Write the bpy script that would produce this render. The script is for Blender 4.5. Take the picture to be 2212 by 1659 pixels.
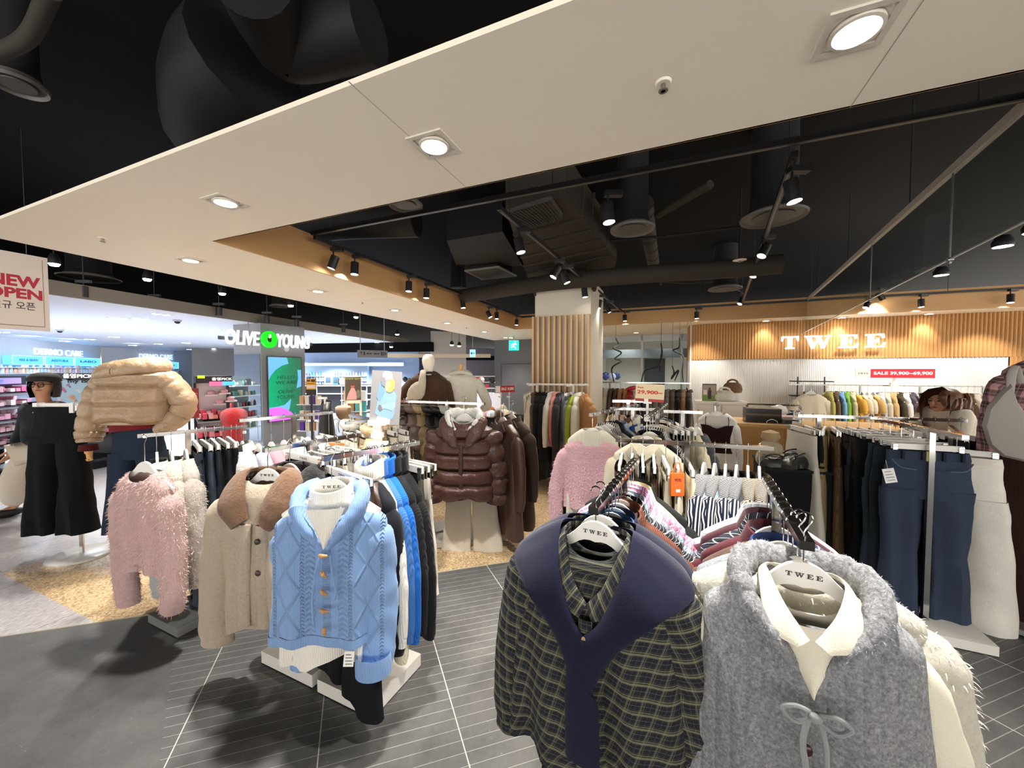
import bpy, bmesh, math, random
from mathutils import Vector, Matrix, noise
sc = bpy.context.scene
for _o in list(bpy.data.objects): bpy.data.objects.remove(_o)
COL = sc.collection
PI = math.pi
# ------------------------------------------------------------------ camera
F, CX, CY, CH = 820., 1106., 829.5, 1.6          # focal length in pixels of the 2212x1659 frame, eye height
PIT = math.atan(29/820.)
cam = bpy.data.objects.new('camera', bpy.data.cameras.new('camera')); COL.objects.link(cam)
cam.data.sensor_fit = 'HORIZONTAL'; cam.data.sensor_width = 36.; cam.data.lens = F/2212*36
cam.data.clip_start = .05; cam.data.clip_end = 120
cam.location = (0, 0, CH); cam.rotation_euler = (PI/2-PIT, 0, 0)
sc.camera = cam
# ------------------------------------------------------------------ world, exposure
w = bpy.data.worlds.new('world'); sc.world = w; w.use_nodes = True
w.node_tree.nodes['Background'].inputs[0].default_value = (1.0, .945, .87, 1)
w.node_tree.nodes['Background'].inputs[1].default_value = 1.35
vs = sc.view_settings
vs.view_transform = 'Standard'; vs.look = 'None'; vs.exposure = 1.8; vs.gamma = 1.0; vs.use_curve_mapping = False
cy = sc.cycles
cy.max_bounces = 6; cy.diffuse_bounces = 3; cy.glossy_bounces = 3; cy.transmission_bounces = 5; cy.transparent_max_bounces = 8
cy.caustics_reflective = False; cy.caustics_refractive = False; cy.sample_clamp_indirect = 4.
cy.use_denoising = True
# ------------------------------------------------------------------ frames of reference
A = math.radians(22.6)                            # the building is turned against the camera
U = Vector((math.sin(A), math.cos(A), 0)); V = Vector((-math.cos(A), math.sin(A), 0))
ROTB = PI/2-A                                     # object rotation that makes local x,y = u,v
def ray(px, py):
    dx = (px-CX)/F; dy = (CY-py)/F
    return Vector((dx, math.cos(PIT)+dy*math.sin(PIT), -math.sin(PIT)+dy*math.cos(PIT)))
def Pz(px, py, z):
    d = ray(px, py); t = (z-CH)/d.z; return Vector((d.x*t, d.y*t, z))
def Pd(px, py, Y):
    d = ray(px, py); t = Y/d.y; return Vector((d.x*t, Y, CH+d.z*t))
def Pv(px, py, v):                                # on the vertical plane v = const
    d = ray(px, py); t = v/(d.x*V.x+d.y*V.y); return Vector((d.x*t, d.y*t, CH+d.z*t))
def Pu(px, py, u):
    d = ray(px, py); t = u/(d.x*U.x+d.y*U.y); return Vector((d.x*t, d.y*t, CH+d.z*t))
def uv(p): return (p[0]*U.x+p[1]*U.y, p[0]*V.x+p[1]*V.y)
def W(u, v, z=0): return U*u+V*v+Vector((0, 0, z))
# ------------------------------------------------------------------ materials
def lin(c):
    c = c/255.; return c/12.92 if c <= .04045 else ((c+.055)/1.055)**2.4
def rgb(h):
    if isinstance(h, str): h = h.lstrip('#'); h = (int(h[0:2], 16), int(h[2:4], 16), int(h[4:6], 16))
    return (lin(h[0]), lin(h[1]), lin(h[2]), 1)
MATS = {}
def newmat(name):
    m = bpy.data.materials.new(name); m.use_nodes = True
    return m, m.node_tree.nodes, m.node_tree.links, m.node_tree.nodes['Principled BSDF']
def mat(col, rough=.6, metal=0., spec=.5, name=None, emit=0., alpha=1., trans=0.):
    key = (str(col), rough, metal, spec, emit, alpha, trans)
    if key in MATS: return MATS[key]
    m, N, L, b = newmat(name or 'plain_%s' % str(col).strip('#'))
    b.inputs['Base Color'].default_value = rgb(col); b.inputs['Roughness'].default_value = rough
    b.inputs['Metallic'].default_value = metal; b.inputs['Specular IOR Level'].default_value = spec
    if emit:
        b.inputs['Emission Color'].default_value = rgb(col); b.inputs['Emission Strength'].default_value = emit
    if trans:
        b.inputs['Transmission Weight'].default_value = trans; b.inputs['IOR'].default_value = 1.05
    b.inputs['Alpha'].default_value = alpha
    MATS[key] = m; return m
def coords(N, L, kind='Object'):
    t = N.new('ShaderNodeTexCoord'); return t.outputs[kind]
def ramp(N, stops, interp='LINEAR'):
    r = N.new('ShaderNodeValToRGB'); r.color_ramp.interpolation = interp
    while len(r.color_ramp.elements) < len(stops): r.color_ramp.elements.new(.5)
    for e, (p, c) in zip(r.color_ramp.elements, stops):
        e.position = p; e.color = c if len(c) == 4 else (*c, 1)
    return r
def math_(N, L, op, a, b=None, c=None):
    n = N.new('ShaderNodeMath'); n.operation = op
    for i, x in enumerate((a, b, c)):
        if x is None: continue
        if isinstance(x, (int, float)): n.inputs[i].default_value = x
        else: L.new(x, n.inputs[i])
    return n.outputs[0]
def noise_tex(N, L, vec, scale, detail=2., rough=.5):
    n = N.new('ShaderNodeTexNoise'); n.inputs['Scale'].default_value = scale; n.inputs['Detail'].default_value = detail
    n.inputs['Roughness'].default_value = rough; L.new(vec, n.inputs['Vector']); return n.outputs['Fac']
def bump(N, L, b, h, strength=.3, dist=.01):
    n = N.new('ShaderNodeBump'); n.inputs['Strength'].default_value = strength; n.inputs['Distance'].default_value = dist
    L.new(h, n.inputs['Height']); L.new(n.outputs[0], b.inputs['Normal'])
def mix(N, L, fac, c1, c2, kind='MIX'):
    n = N.new('ShaderNodeMix'); n.data_type = 'RGBA'; n.blend_type = kind
    if isinstance(fac, (int, float)): n.inputs[0].default_value = fac
    else: L.new(fac, n.inputs[0])
    for i, c in ((6, c1), (7, c2)):
        if isinstance(c, tuple): n.inputs[i].default_value = c
        else: L.new(c, n.inputs[i])
    return n.outputs[2]
def scaled(N, L, vec, s):
    n = N.new('ShaderNodeMapping'); n.inputs['Scale'].default_value = s; L.new(vec, n.inputs['Vector']); return n.outputs[0]
def sepxyz(N, L, vec):
    n = N.new('ShaderNodeSeparateXYZ'); L.new(vec, n.inputs[0]); return n.outputs
def shade(c, f):
    c = rgb(c); return (min(1, c[0]*f), min(1, c[1]*f), min(1, c[2]*f), 1)
def fabric(col, kind='cloth'):
    """cloth, knit, fuzz, denim, puffer, leather, cord, wool, sequin, fur: one colour with the weave of its kind"""
    key = ('f', str(col), kind)
    if key in MATS: return MATS[key]
    m, N, L, b = newmat('%s_%s' % (kind, str(col).strip('#')))
    v = coords(N, L)
    b.inputs['Roughness'].default_value = .85; b.inputs['Specular IOR Level'].default_value = .2
    if kind in ('cloth', 'wool'):
        f = noise_tex(N, L, v, 380 if kind == 'cloth' else 160, 3)
        L.new(mix(N, L, f, shade(col, .86), shade(col, 1.12)), b.inputs['Base Color']); bump(N, L, b, f, .25, .003)
        if kind == 'wool': b.inputs['Sheen Weight'].default_value = .15
    elif kind == 'knit':
        w_ = N.new('ShaderNodeTexWave'); w_.inputs['Scale'].default_value = 42; w_.inputs['Distortion'].default_value = 1.2
        w_.bands_direction = 'X'; L.new(v, w_.inputs['Vector']); f = noise_tex(N, L, v, 200, 2)
        L.new(mix(N, L, f, shade(col, .85), shade(col, 1.1)), b.inputs['Base Color']); bump(N, L, b, w_.outputs['Fac'], .35, .006)
        b.inputs['Sheen Weight'].default_value = .1
    elif kind in ('fuzz', 'fur', 'sequin'):
        f = noise_tex(N, L, v, 70 if kind != 'fur' else 45, 6, .7)
        L.new(mix(N, L, f, shade(col, .72), shade(col, 1.2)), b.inputs['Base Color']); bump(N, L, b, f, .9, .02)
        b.inputs['Sheen Weight'].default_value = .3; b.inputs['Sheen Roughness'].default_value = .4
        if kind == 'sequin':
            vo = N.new('ShaderNodeTexVoronoi'); vo.inputs['Scale'].default_value = 130; L.new(v, vo.inputs['Vector'])
            s = math_(N, L, 'LESS_THAN', vo.outputs['Distance'], .13)
            L.new(math_(N, L, 'MULTIPLY', s, .8), b.inputs['Metallic'])
            L.new(math_(N, L, 'SUBTRACT', .85, math_(N, L, 'MULTIPLY', s, .6)), b.inputs['Roughness'])
    elif kind == 'denim':
        f = noise_tex(N, L, v, 5, 4); g = noise_tex(N, L, scaled(N, L, v, (400, 400, 60)), 1, 2)
        c = mix(N, L, f, shade(col, .7), shade(col, 1.6)); L.new(mix(N, L, .35, c, mix(N, L, g, shade(col, .5), shade(col, 1.7))), b.inputs['Base Color'])
        bump(N, L, b, g, .2, .003)
    elif kind in ('puffer', 'leather'):
        f = noise_tex(N, L, v, 14 if kind == 'puffer' else 60, 5, .6)
        L.new(mix(N, L, f, shade(col, .85), shade(col, 1.15)), b.inputs['Base Color'])
        b.inputs['Roughness'].default_value = .36 if kind == 'puffer' else .42; b.inputs['Specular IOR Level'].default_value = .5
        bump(N, L, b, f, .55 if kind == 'puffer' else .25, .03 if kind == 'puffer' else .006)
    elif kind == 'cord':
        w_ = N.new('ShaderNodeTexWave'); w_.inputs['Scale'].default_value = 60; w_.bands_direction = 'X'; L.new(v, w_.inputs['Vector'])
        L.new(mix(N, L, w_.outputs['Fac'], shade(col, .65), shade(col, 1.15)), b.inputs['Base Color']); bump(N, L, b, w_.outputs['Fac'], .4, .006)
    MATS[key] = m; return m
def bands(N, L, x, period, spans, off=0.):
    """0..1 mask of the given (from, to) spans inside every period of coordinate x"""
    fr = math_(N, L, 'FRACT', math_(N, L, 'ADD', math_(N, L, 'DIVIDE', x, period), off))
    tot = None
    for a, b_ in spans:
        mm = math_(N, L, 'MULTIPLY', math_(N, L, 'GREATER_THAN', fr, a), math_(N, L, 'LESS_THAN', fr, b_))
        tot = mm if tot is None else math_(N, L, 'MAXIMUM', tot, mm)
    return tot
def plaid(name, ground, wide, line, period=.075, wide_span=((.0, .42),), line_span=((.2, .24), (.7, .73)), stripes=False, line_gain=.8, axg=(1., 1.)):
    if name in MATS: return MATS[name]
    m, N, L, b = newmat(name); t = N.new('ShaderNodeUVMap'); s = sepxyz(N, L, t.outputs[0])
    c = ground if isinstance(ground, tuple) and len(ground) == 4 else rgb(ground)
    col = c
    axes = (0,) if stripes else (0, 1)
    for ax in axes:
        col = mix(N, L, math_(N, L, 'MULTIPLY', bands(N, L, s[ax], period, wide_span), 1.0 if stripes else .62*axg[ax]), col, rgb(wide))
    if line:
        for ax in axes:
            col = mix(N, L, math_(N, L, 'MULTIPLY', bands(N, L, s[ax], period, line_span), line_gain*axg[ax]), col, rgb(line))
    f = noise_tex(N, L, coords(N, L), 300, 2)
    L.new(mix(N, L, .25, col, mix(N, L, f, (0, 0, 0, 1), (1, 1, 1, 1)), 'SOFT_LIGHT'), b.inputs['Base Color'])
    b.inputs['Roughness'].default_value = .85; b.inputs['Specular IOR Level'].default_value = .2
    bump(N, L, b, f, .2, .003); MATS[name] = m; return m
CHROME = mat('#c8c8c8', .12, 1., name='chrome')
DCHROME = mat('#6a6864', .12, 1., name='dark_chrome')
WHITE = mat('#e9e7e2', .35, name='white_plastic')
WHITEMAT = mat('#dedbd4', .6, name='white_paint')
BLACK = mat('#0b0b0c', .5, name='black_paint')
PAPER = mat('#f2f0ea', .7, name='paper')
# ------------------------------------------------------------------ mesh builder
class MB:
    def __init__(s): s.v = []; s.f = []; s.uv = []; s.mi = []
    def add(s, vs, fs, uvs=None, mi=0):
        o = len(s.v); s.v += [tuple(p) for p in vs]
        for k, f in enumerate(fs):
            s.f.append([i+o for i in f]); s.mi.append(mi)
            s.uv.append(uvs[k] if uvs else [(vs[i][0], vs[i][2]) for i in f])
        return s
    def box(s, a, b, mi=0):
        (x0, y0, z0), (x1, y1, z1) = [min(p, q) for p, q in zip(a, b)], [max(p, q) for p, q in zip(a, b)]
        p = [(x0, y0, z0), (x1, y0, z0), (x1, y1, z0), (x0, y1, z0), (x0, y0, z1), (x1, y0, z1), (x1, y1, z1), (x0, y1, z1)]
        return s.add(p, [(0, 3, 2, 1), (4, 5, 6, 7), (0, 1, 5, 4), (1, 2, 6, 5), (2, 3, 7, 6), (3, 0, 4, 7)], None, mi)
    def grid(s, rings, closed=True, mi=0, cap0=False, cap1=False, uvs=True):
        n = len(rings[0]); vs = [p for r in rings for p in r]; fs = []; uu = []
        lens = []; 
        for r in rings:
            l = [0.]
            for k in range(1, n+1 if closed else n): l.append(l[-1]+(Vector(r[k % n])-Vector(r[k-1])).length)
            lens.append(l)
        hh = [0.]
        for i in range(1, len(rings)): hh.append(hh[-1]+(Vector(rings[i][0])-Vector(rings[i-1][0])).length)
        for i in range(len(rings)-1):
            for k in range(n if closed else n-1):
                k2 = (k+1) % n
                fs.append((i*n+k, i*n+k2, (i+1)*n+k2, (i+1)*n+k))
                uu.append([(lens[i][k], -hh[i]), (lens[i][k+1], -hh[i]), (lens[i+1][k+1], -hh[i+1]), (lens[i+1][k], -hh[i+1])])
        s.add(vs, fs, uu, mi); o = len(s.v)-len(vs)
        if cap0: s.f.append([o+k for k in range(n)][::-1]); s.mi.append(mi); s.uv.append([(0, 0)]*n)
        if cap1: s.f.append([o+(len(rings)-1)*n+k for k in range(n)]); s.mi.append(mi); s.uv.append([(0, 0)]*n)
        return s
    def tube(s, pts, r, n=8, mi=0, closed=False, cap=True, flat=1.):
        pts = [Vector(p) for p in pts]; rings = []; up = Vector((0, 0, 1)); prev = None
        m = len(pts)
        for i, p in enumerate(pts):
            t = (pts[(i+1) % m]-pts[i-1]) if closed else (pts[min(i+1, m-1)]-pts[max(i-1, 0)])
            t.normalize()
            a = t.cross(up) if prev is None else prev-t*prev.dot(t)
            if a.length < 1e-4: a = t.cross(Vector((1, 0, 0)))
            a.normalize(); b = t.cross(a); prev = a
            rr = r[i] if isinstance(r, (list, tuple)) else r
            rings.append([p+a*math.cos(2*PI*k/n)*rr+b*math.sin(2*PI*k/n)*rr*flat for k in range(n)])
        if closed: rings.append(rings[0])
        return s.grid(rings, True, mi, cap and not closed, cap and not closed)
    def cyl(s, p0, p1, r, n=16, mi=0, r1=None): return s.tube([p0, p1], [r, r if r1 is None else r1], n, mi)
    def lathe(s, prof, c=(0, 0, 0), n=24, mi=0, sx=1., sy=1.):
        return s.grid([[(c[0]+r*sx*math.cos(2*PI*k/n), c[1]+r*sy*math.sin(2*PI*k/n), c[2]+z) for k in range(n)] for r, z in prof], True, mi, prof[0][0] > 1e-5, prof[-1][0] > 1e-5)
    def ball(s, c, r, n=14, m=8, mi=0):
        r = (r, r, r) if isinstance(r, (int, float)) else r
        return s.grid([[(c[0]+r[0]*math.sin(PI*i/m)*math.cos(2*PI*k/n), c[1]+r[1]*math.sin(PI*i/m)*math.sin(2*PI*k/n), c[2]-r[2]*math.cos(PI*i/m)) for k in range(n)] for i in range(m+1)], True, mi)
    def prism(s, poly, y0, y1, mi=0):
        """polygon in x,z pushed along y"""
        n = len(poly); vs = [(x, y0, z) for x, z in poly]+[(x, y1, z) for x, z in poly]
        fs = [tuple(range(n)), tuple(range(2*n-1, n-1, -1))]+[(i, i+n, (i+1) % n+n, (i+1) % n) for i in range(n)]
        return s.add(vs, fs, None, mi)
    def slab(s, poly, z0, z1, mi=0):
        n = len(poly); vs = [(p[0], p[1], z0) for p in poly]+[(p[0], p[1], z1) for p in poly]
        fs = [tuple(range(n))[::-1], tuple(range(n, 2*n))]+[(i, (i+1) % n, (i+1) % n+n, i+n) for i in range(n)]
        return s.add(vs, fs, [[(vs[i][0], vs[i][1]) for i in f] for f in fs], mi)
    def xform(s, M):
        s.v = [tuple(M @ Vector(p)) for p in s.v]; return s
    def mesh(s, name, mats, smooth=40):
        me = bpy.data.meshes.new(name); me.from_pydata(s.v, [], s.f)
        uvl = me.uv_layers.new(name='UVMap'); flat = [c for f in s.uv for p in f for c in p]
        if len(flat) == 2*len(me.loops): uvl.data.foreach_set('uv', flat)
        mats = mats if isinstance(mats, (list, tuple)) else [mats]
        for m in mats: me.materials.append(m)
        if len(mats) > 1: me.polygons.foreach_set('material_index', s.mi)
        bm = bmesh.new(); bm.from_mesh(me); bmesh.ops.recalc_face_normals(bm, faces=bm.faces); bm.to_mesh(me); bm.free()
        if smooth:
            me.shade_smooth()
            me.set_sharp_from_angle(angle=math.radians(smooth))
        return me
    def build(s, name, mats, parent=None, loc=None, rz=None, smooth=40):
        return put(name, s.mesh(name, mats, smooth), parent, loc, rz)
def put(name, me, parent=None, loc=None, rz=None):
    o = bpy.data.objects.new(name, me); COL.objects.link(o)
    if parent is not None: o.parent = parent
    if loc is not None: o.location = loc
    if rz is not None: o.rotation_euler = (0, 0, rz)
    return o
def tag(o, label=None, cat=None, group=None, kind=None):
    if label: o['label'] = label
    if cat: o['category'] = cat
    if group: o['group'] = group
    if kind: o['kind'] = kind
    return o
def thing(name, label, cat, loc=(0, 0, 0), rz=0., group=None):
    o = bpy.data.objects.new(name, None); COL.objects.link(o); o.empty_display_size = .1
    o.location = loc; o.rotation_euler = (0, 0, rz); return tag(o, label, cat, group)
def struct(name, mb, m, rz=ROTB, smooth=40, loc=(0, 0, 0), parent=None):
    o = mb.build(name, m, parent, loc, rz, smooth)
    if parent is None: o['kind'] = 'structure'
    return o
def copy_tree(o, parent=None):
    c = o.copy(); COL.objects.link(c)
    if parent is not None: c.parent = parent
    for ch in list(o.children): copy_tree(ch, c)
    return c
# writing: letters become meshes standing in x,z with the given height, thickness along y
_TX = {}
def text_mb(txt, size, depth=.004, bold=0., align='CENTER', sx=1., shear=0., space=1.):
    cu = bpy.data.curves.new('t', 'FONT'); cu.body = txt; cu.size = size; cu.extrude = depth/2; cu.offset = bold
    cu.align_x = align; cu.align_y = 'CENTER'; cu.shear = shear; cu.space_character = space; cu.resolution_u = 4
    ob = bpy.data.objects.new('t', cu); COL.objects.link(ob)
    dg = bpy.context.evaluated_depsgraph_get(); me = bpy.data.meshes.new_from_object(ob.evaluated_get(dg))
    mb = MB(); mb.add([(v.co.x*sx, -v.co.z, v.co.y) for v in me.vertices], [tuple(p.vertices) for p in me.polygons])
    bpy.data.objects.remove(ob); bpy.data.curves.remove(cu); bpy.data.meshes.remove(me); return mb
SERIF = {   # slab-serif capitals on a unit height
 'T': (1.25, [[(0, .62), (.07, .62), (.16, .9), (.46, .9), (.46, .1), (.3, .1), (.3, 0), (.95, 0), (.95, .1), (.79, .1), (.79, .9), (1.09, .9), (1.18, .62), (1.25, .62), (1.25, 1), (0, 1)]]),
 'W': (1.75, [[(0, 1), (0, .9), (.12, .9), (.47, 0), (.62, 0), (.88, .62), (1.12, 0), (1.27, 0), (1.62, .9), (1.75, .9), (1.75, 1), (1.3, 1), (1.3, .9), (1.46, .9), (1.25, .33), (1.06, .83), (1.14, .9), (1.14, 1), (.62, 1), (.62, .9), (.72, .9), (.79, .72), (.62, .33), (.42, .9), (.56, .9), (.56, 1)]]),
 'E': (1.2, [[(0, 1), (0, .9), (.17, .9), (.17, .1), (0, .1), (0, 0), (1.15, 0), (1.2, .36), (1.1, .36), (.98, .1), (.5, .1), (.5, .46), (.66, .46), (.72, .34), (.8, .34), (.8, .7), (.72, .7), (.66, .56), (.5, .56), (.5, .9), (.92, .9), (1.04, .68), (1.13, .68), (1.1, 1)]])}
def serif_word(word, h, depth, gap=.5):
    out = []; x = 0
    for ch in word:
        wd, polys = SERIF[ch]; mb = MB()
        for p in polys: mb.prism([((x+a)*h, b*h) for a, b in p], -depth/2, depth/2)
        out.append(mb); x += wd+gap
    tot = (x-gap)*h
    for mb in out: mb.v = [(a-tot/2, b, c) for a, b, c in mb.v]
    return out
# ================================================================== the setting
ZS = 2.6                                          # underside of the white soffit
def floor_dark():
    m, N, L, b = newmat('dark_grooved_tile'); v = coords(N, L); s = sepxyz(N, L, v)
    g = math_(N, L, 'ADD', math_(N, L, 'MULTIPLY', s[0], .77), math_(N, L, 'MULTIPLY', s[1], .64))
    j = math_(N, L, 'SUBTRACT', math_(N, L, 'MULTIPLY', s[0], .707), math_(N, L, 'MULTIPLY', s[1], .707))
    gm = bands(N, L, g, .0565, ((.0, .055),)); jm0 = bands(N, L, j, .57, ((.0, .0085),), off=-.707)
    # the plain tiles outside the joint at the shop's edge carry no grooves
    row = math_(N, L, 'FLOOR', math_(N, L, 'ADD', math_(N, L, 'DIVIDE', j, .57), -.707))
    has = math_(N, L, 'GREATER_THAN', row, -3.5)
    has2 = math_(N, L, 'GREATER_THAN', math_(N, L, 'ADD', s[0], math_(N, L, 'MULTIPLY', s[1], -.55)), -.22)
    gm = math_(N, L, 'MULTIPLY', gm, math_(N, L, 'MULTIPLY', has, has2)); jm = math_(N, L, 'MULTIPLY', jm0, has2)
    n1 = noise_tex(N, L, v, 3.2, 6, .65); n2 = noise_tex(N, L, v, 42, 5, .7)
    r1 = ramp(N, [(.3, (.05, .05, .052)), (.72, (.135, .134, .132))]); L.new(n1, r1.inputs[0])
    vo = N.new('ShaderNodeTexVoronoi'); vo.inputs['Scale'].default_value = 60; L.new(v, vo.inputs['Vector'])
    sp = math_(N, L, 'MULTIPLY', math_(N, L, 'LESS_THAN', vo.outputs['Distance'], .12), math_(N, L, 'GREATER_THAN', n2, .6))
    c = mix(N, L, .4, r1.outputs[0], mix(N, L, n2, (.01, .01, .01, 1), (.14, .14, .14, 1)))
    c = mix(N, L, math_(N, L, 'MULTIPLY', sp, .6), c, (.42, .41, .38, 1))
    c = mix(N, L, math_(N, L, 'MULTIPLY', gm, .62), c, (.36, .36, .33, 1)); c = mix(N, L, math_(N, L, 'MULTIPLY', jm, .85), c, (.55, .54, .5, 1))
    L.new(c, b.inputs['Base Color']); b.inputs['Roughness'].default_value = .5
    bump(N, L, b, n2, .25, .004); return m
def floor_tan():
    m, N, L, b = newmat('tan_terrazzo'); v = coords(N, L)
    vo = N.new('ShaderNodeTexVoronoi'); vo.inputs['Scale'].default_value = 95; L.new(v, vo.inputs['Vector'])
    r = ramp(N, [(0, rgb('#7d6244')), (.35, rgb('#ab8f6a')), (.7, rgb('#c4ab86')), (1, rgb('#dccbae'))])
    bw = N.new('ShaderNodeRGBToBW'); L.new(vo.outputs['Color'], bw.inputs[0]); L.new(bw.outputs[0], r.inputs[0])
    L.new(r.outputs[0], b.inputs['Base Color']); b.inputs['Roughness'].default_value = .45; return m
def floor_grey():
    m, N, L, b = newmat('grey_stone'); v = coords(N, L)
    n = noise_tex(N, L, scaled(N, L, v, (9, 26, 9)), 3, 5, .65)
    r = ramp(N, [(.3, rgb('#7e7b7c')), (.7, rgb('#bdb9ba'))]); L.new(n, r.inputs[0]); s = sepxyz(N, L, v)
    jm = math_(N, L, 'MAXIMUM', bands(N, L, s[0], .9, ((0, .006),), .7), bands(N, L, s[1], .9, ((0, .006),)))
    L.new(mix(N, L, jm, r.outputs[0], rgb('#6a6666')), b.inputs['Base Color']); b.inputs['Roughness'].default_value = .32; return m
def wood(c1='#b98d5b', c2='#c9a273', scale=1., name='oak'):
    m, N, L, b = newmat(name); v = coords(N, L)
    n = noise_tex(N, L, scaled(N, L, v, (4*scale, 4*scale, 90*scale)), 1.5, 4)
    L.new(mix(N, L, n, rgb(c1), rgb(c2)), b.inputs['Base Color']); b.inputs['Roughness'].default_value = .5
    b.inputs['Specular IOR Level'].default_value = .3; return m
M_SOFF = mat('#ebe4d4', .55, spec=.3, name='soffit_paint'); M_BLK = mat('#0d0d0f', .8, spec=.1, name='black_ceiling')
M_WOOD = wood(); M_WOODW = wood('#a37747', '#b48a58', 1., 'fluted_oak'); M_SLAT = wood('#c4a072', '#d4b48a', 1, 'slat_oak'); M_DESK = wood('#b98a4e', '#c4975c', .6, 'counter_oak')
C_, F_ = (.87, 3.7), (3.04, 1.01); dx_, dy_ = .63, -.78
S_ = (C_[0]-dx_*4, C_[1]-dy_*4); E_ = (C_[0]+dx_*9, C_[1]+dy_*9); B_ = (1.16, 3.345)
struct('floor', MB().slab([S_, (-4, S_[1]), (-4, -9), (E_[0], -9), E_], -.1, 0), floor_dark())
struct('floor', MB().slab([B_, E_, (E_[0], -9), (14, -9), (14, 4.87), (1.17, 4.87)], -.1, 0), floor_tan())
struct('floor', MB().slab([S_, B_, (1.17, 4.87), (14, 4.87), (14, -9), (40, -9), (40, 45), (-12, 45), (-12, S_[1])], -.1, 0), floor_grey())
eb = MB(); eb.tube([(S_[0], S_[1], .001), (E_[0], E_[1], .001)], .004, 6); struct('trim_1', eb, mat('#a39a88', .4))
# soffit ring
VE = uv(Pu(1490, 705, 9.18))[1]                   # where the curved end of the shop wall begins
struct('ceiling', MB().slab([(1.03, -9), (1.86, -9), (1.86, 3.29), (8.62, 3.52), (8.62, -9), (9.6, -9), (9.6, VE-.3), (11.45, VE-.3), (11.46, 5.42), (3.3, 4.91), (1.05, 4.69)], ZS, 2.62), M_SOFF)
struct('ceiling', MB().slab([(-12, -12), (42, -12), (42, 46), (-12, 46)], 3.75, 3.9), M_BLK)
tw = MB(); tw.add([(1.86, 3.285, ZS), (8.62, 3.515, ZS), (8.62, 3.515, 2.95), (1.86, 3.285, 2.95), (1.86, 3.265, ZS), (8.6, 3.495, ZS), (8.6, 3.495, 2.95), (1.86, 3.265, 2.95)],
    [(0, 1, 2, 3), (4, 7, 6, 5), (0, 4, 5, 1), (3, 2, 6, 7), (0, 3, 7, 4), (1, 5, 6, 2)])
struct('trim_2', tw, M_WOOD)
struct('trim_3', MB().box((8.6, 3.5, ZS), (8.62, -9, 2.95)), M_WOOD)
struct('trim_4', MB().box((1.85, 3.28, ZS), (1.862, -9, 2.94)), M_WOOD)
# seams of the soffit boards
def seam(a, b): return MB().box((min(a[0], b[0]), min(a[1], b[1]), ZS-.0008), (max(a[0], b[0]), max(a[1], b[1]), ZS+.002))
for vv in (-.62, 1.04):
    struct('trim_5', MB().box((1.03, vv, ZS-.0006), (1.86, vv+.0035, ZS+.002)), mat('#a8a298', .7))
for uu in (4.2, 6.4): struct('trim_5', MB().box((uu, 3.5, ZS-.0006), (uu+.004, 4.8, ZS+.002)), mat('#bdb7ab', .7))
# shop wall: fluted oak above, ribbed white panel below, oak to the floor at the far end
def fluted(v0, v1, z0, z1, u, period, amp, curve=True, n=8):
    pts = []; v = v1; ds = period/n; L_ = abs(v0-v1); k = 0; s = 0.
    R = .3
    def wave(s): return amp*abs(math.sin(PI*s/period))
    if curve:
        arc = R*PI/2; st = .5
        m_ = int((arc+st)/ds)
        for i in range(m_+1):
            s = i*ds
            if s < st: p = (u+R+st-s, v1); nn = (0, 1)
            else:
                a = (s-st)/R; p = (u+R-R*math.sin(a), v1-R+R*math.cos(a)); nn = (-math.sin(a), math.cos(a))
            pts.append((p[0]+nn[0]*wave(s), p[1]+nn[1]*wave(s)))
        off = s; vs_ = v1-R
    else: off = 0; vs_ = v1
    m_ = int((vs_-v0)/ds)
    for i in range(1, m_+1):
        s = off+i*ds; pts.append((u-wave(s), vs_-i*ds))
    mb = MB(); mb.grid([[(x, y, z1) for x, y in pts], [(x, y, z0) for x, y in pts]], False); return mb
ZW = Pu(1659, 775.5, 9.18).z; VR = uv(Pu(2181, 800, 9.15))[1]
struct('wall_back', fluted(-9, VE, ZW, ZS, 9.18, .052, .02), M_WOODW, smooth=0)
struct('wall_back', fluted(VR, VE, 0, ZW-.006, 9.19, .03, .009), mat('#d9d7d4', .35, name='ribbed_white'), smooth=0)
struct('wall_back', fluted(-9, VR, 0, ZW, 9.175, .052, .02, False), M_WOODW, smooth=0)
struct('wall_back', MB().box((9.3, VE-.02, 0), (9.35, -9, ZS)), WHITEMAT)
# glazed shopfront of the neighbour
M_GLASS = mat('#eaf2f0', .03, trans=1., name='clear_glass'); M_ALU = mat('#8f9290', .35, .8, name='aluminium')
VG0, VG1 = VE-.25, 4.0
struct('window_1', MB().box((11.40, VG0, .05), (11.412, 2.2, 2.5)), M_GLASS)
fr = MB()
for vv in (VG0, VG0+.32, VG0+1.35): fr.box((11.37, vv, 0), (11.44, vv+.05, 2.6))
fr.box((11.37, VG0, 2.42), (11.44, 2.2, 2.6)); fr.box((11.37, VG0, 0), (11.44, 2.2, .06))
struct('window_frame', fr, M_ALU, parent=None)
struct('wall_right', MB().box((17, -6, 0), (17.1, 6.4, 3.2)), mat('#c9c7c0', .7))
struct('wall_right', MB().box((14.2, 2.6, 0), (17, 2.7, 3.2)), mat('#b8b6b0', .7))
struct('ceiling', MB().slab([(11.5, -6), (17, -6), (17, 6.4), (11.5, 6.4)], 3.02, 3.1), mat('#d5d5d2', .7))
struct('wall_right', MB().box((16.9, .2, 0), (17, 1.0, 2.1)), mat('#33373b', .6))
struct('trim_6', MB().box((14.1, -.9, 2.05), (14.2, 2.4, 2.35)), mat('#50555a', .5))
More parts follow.
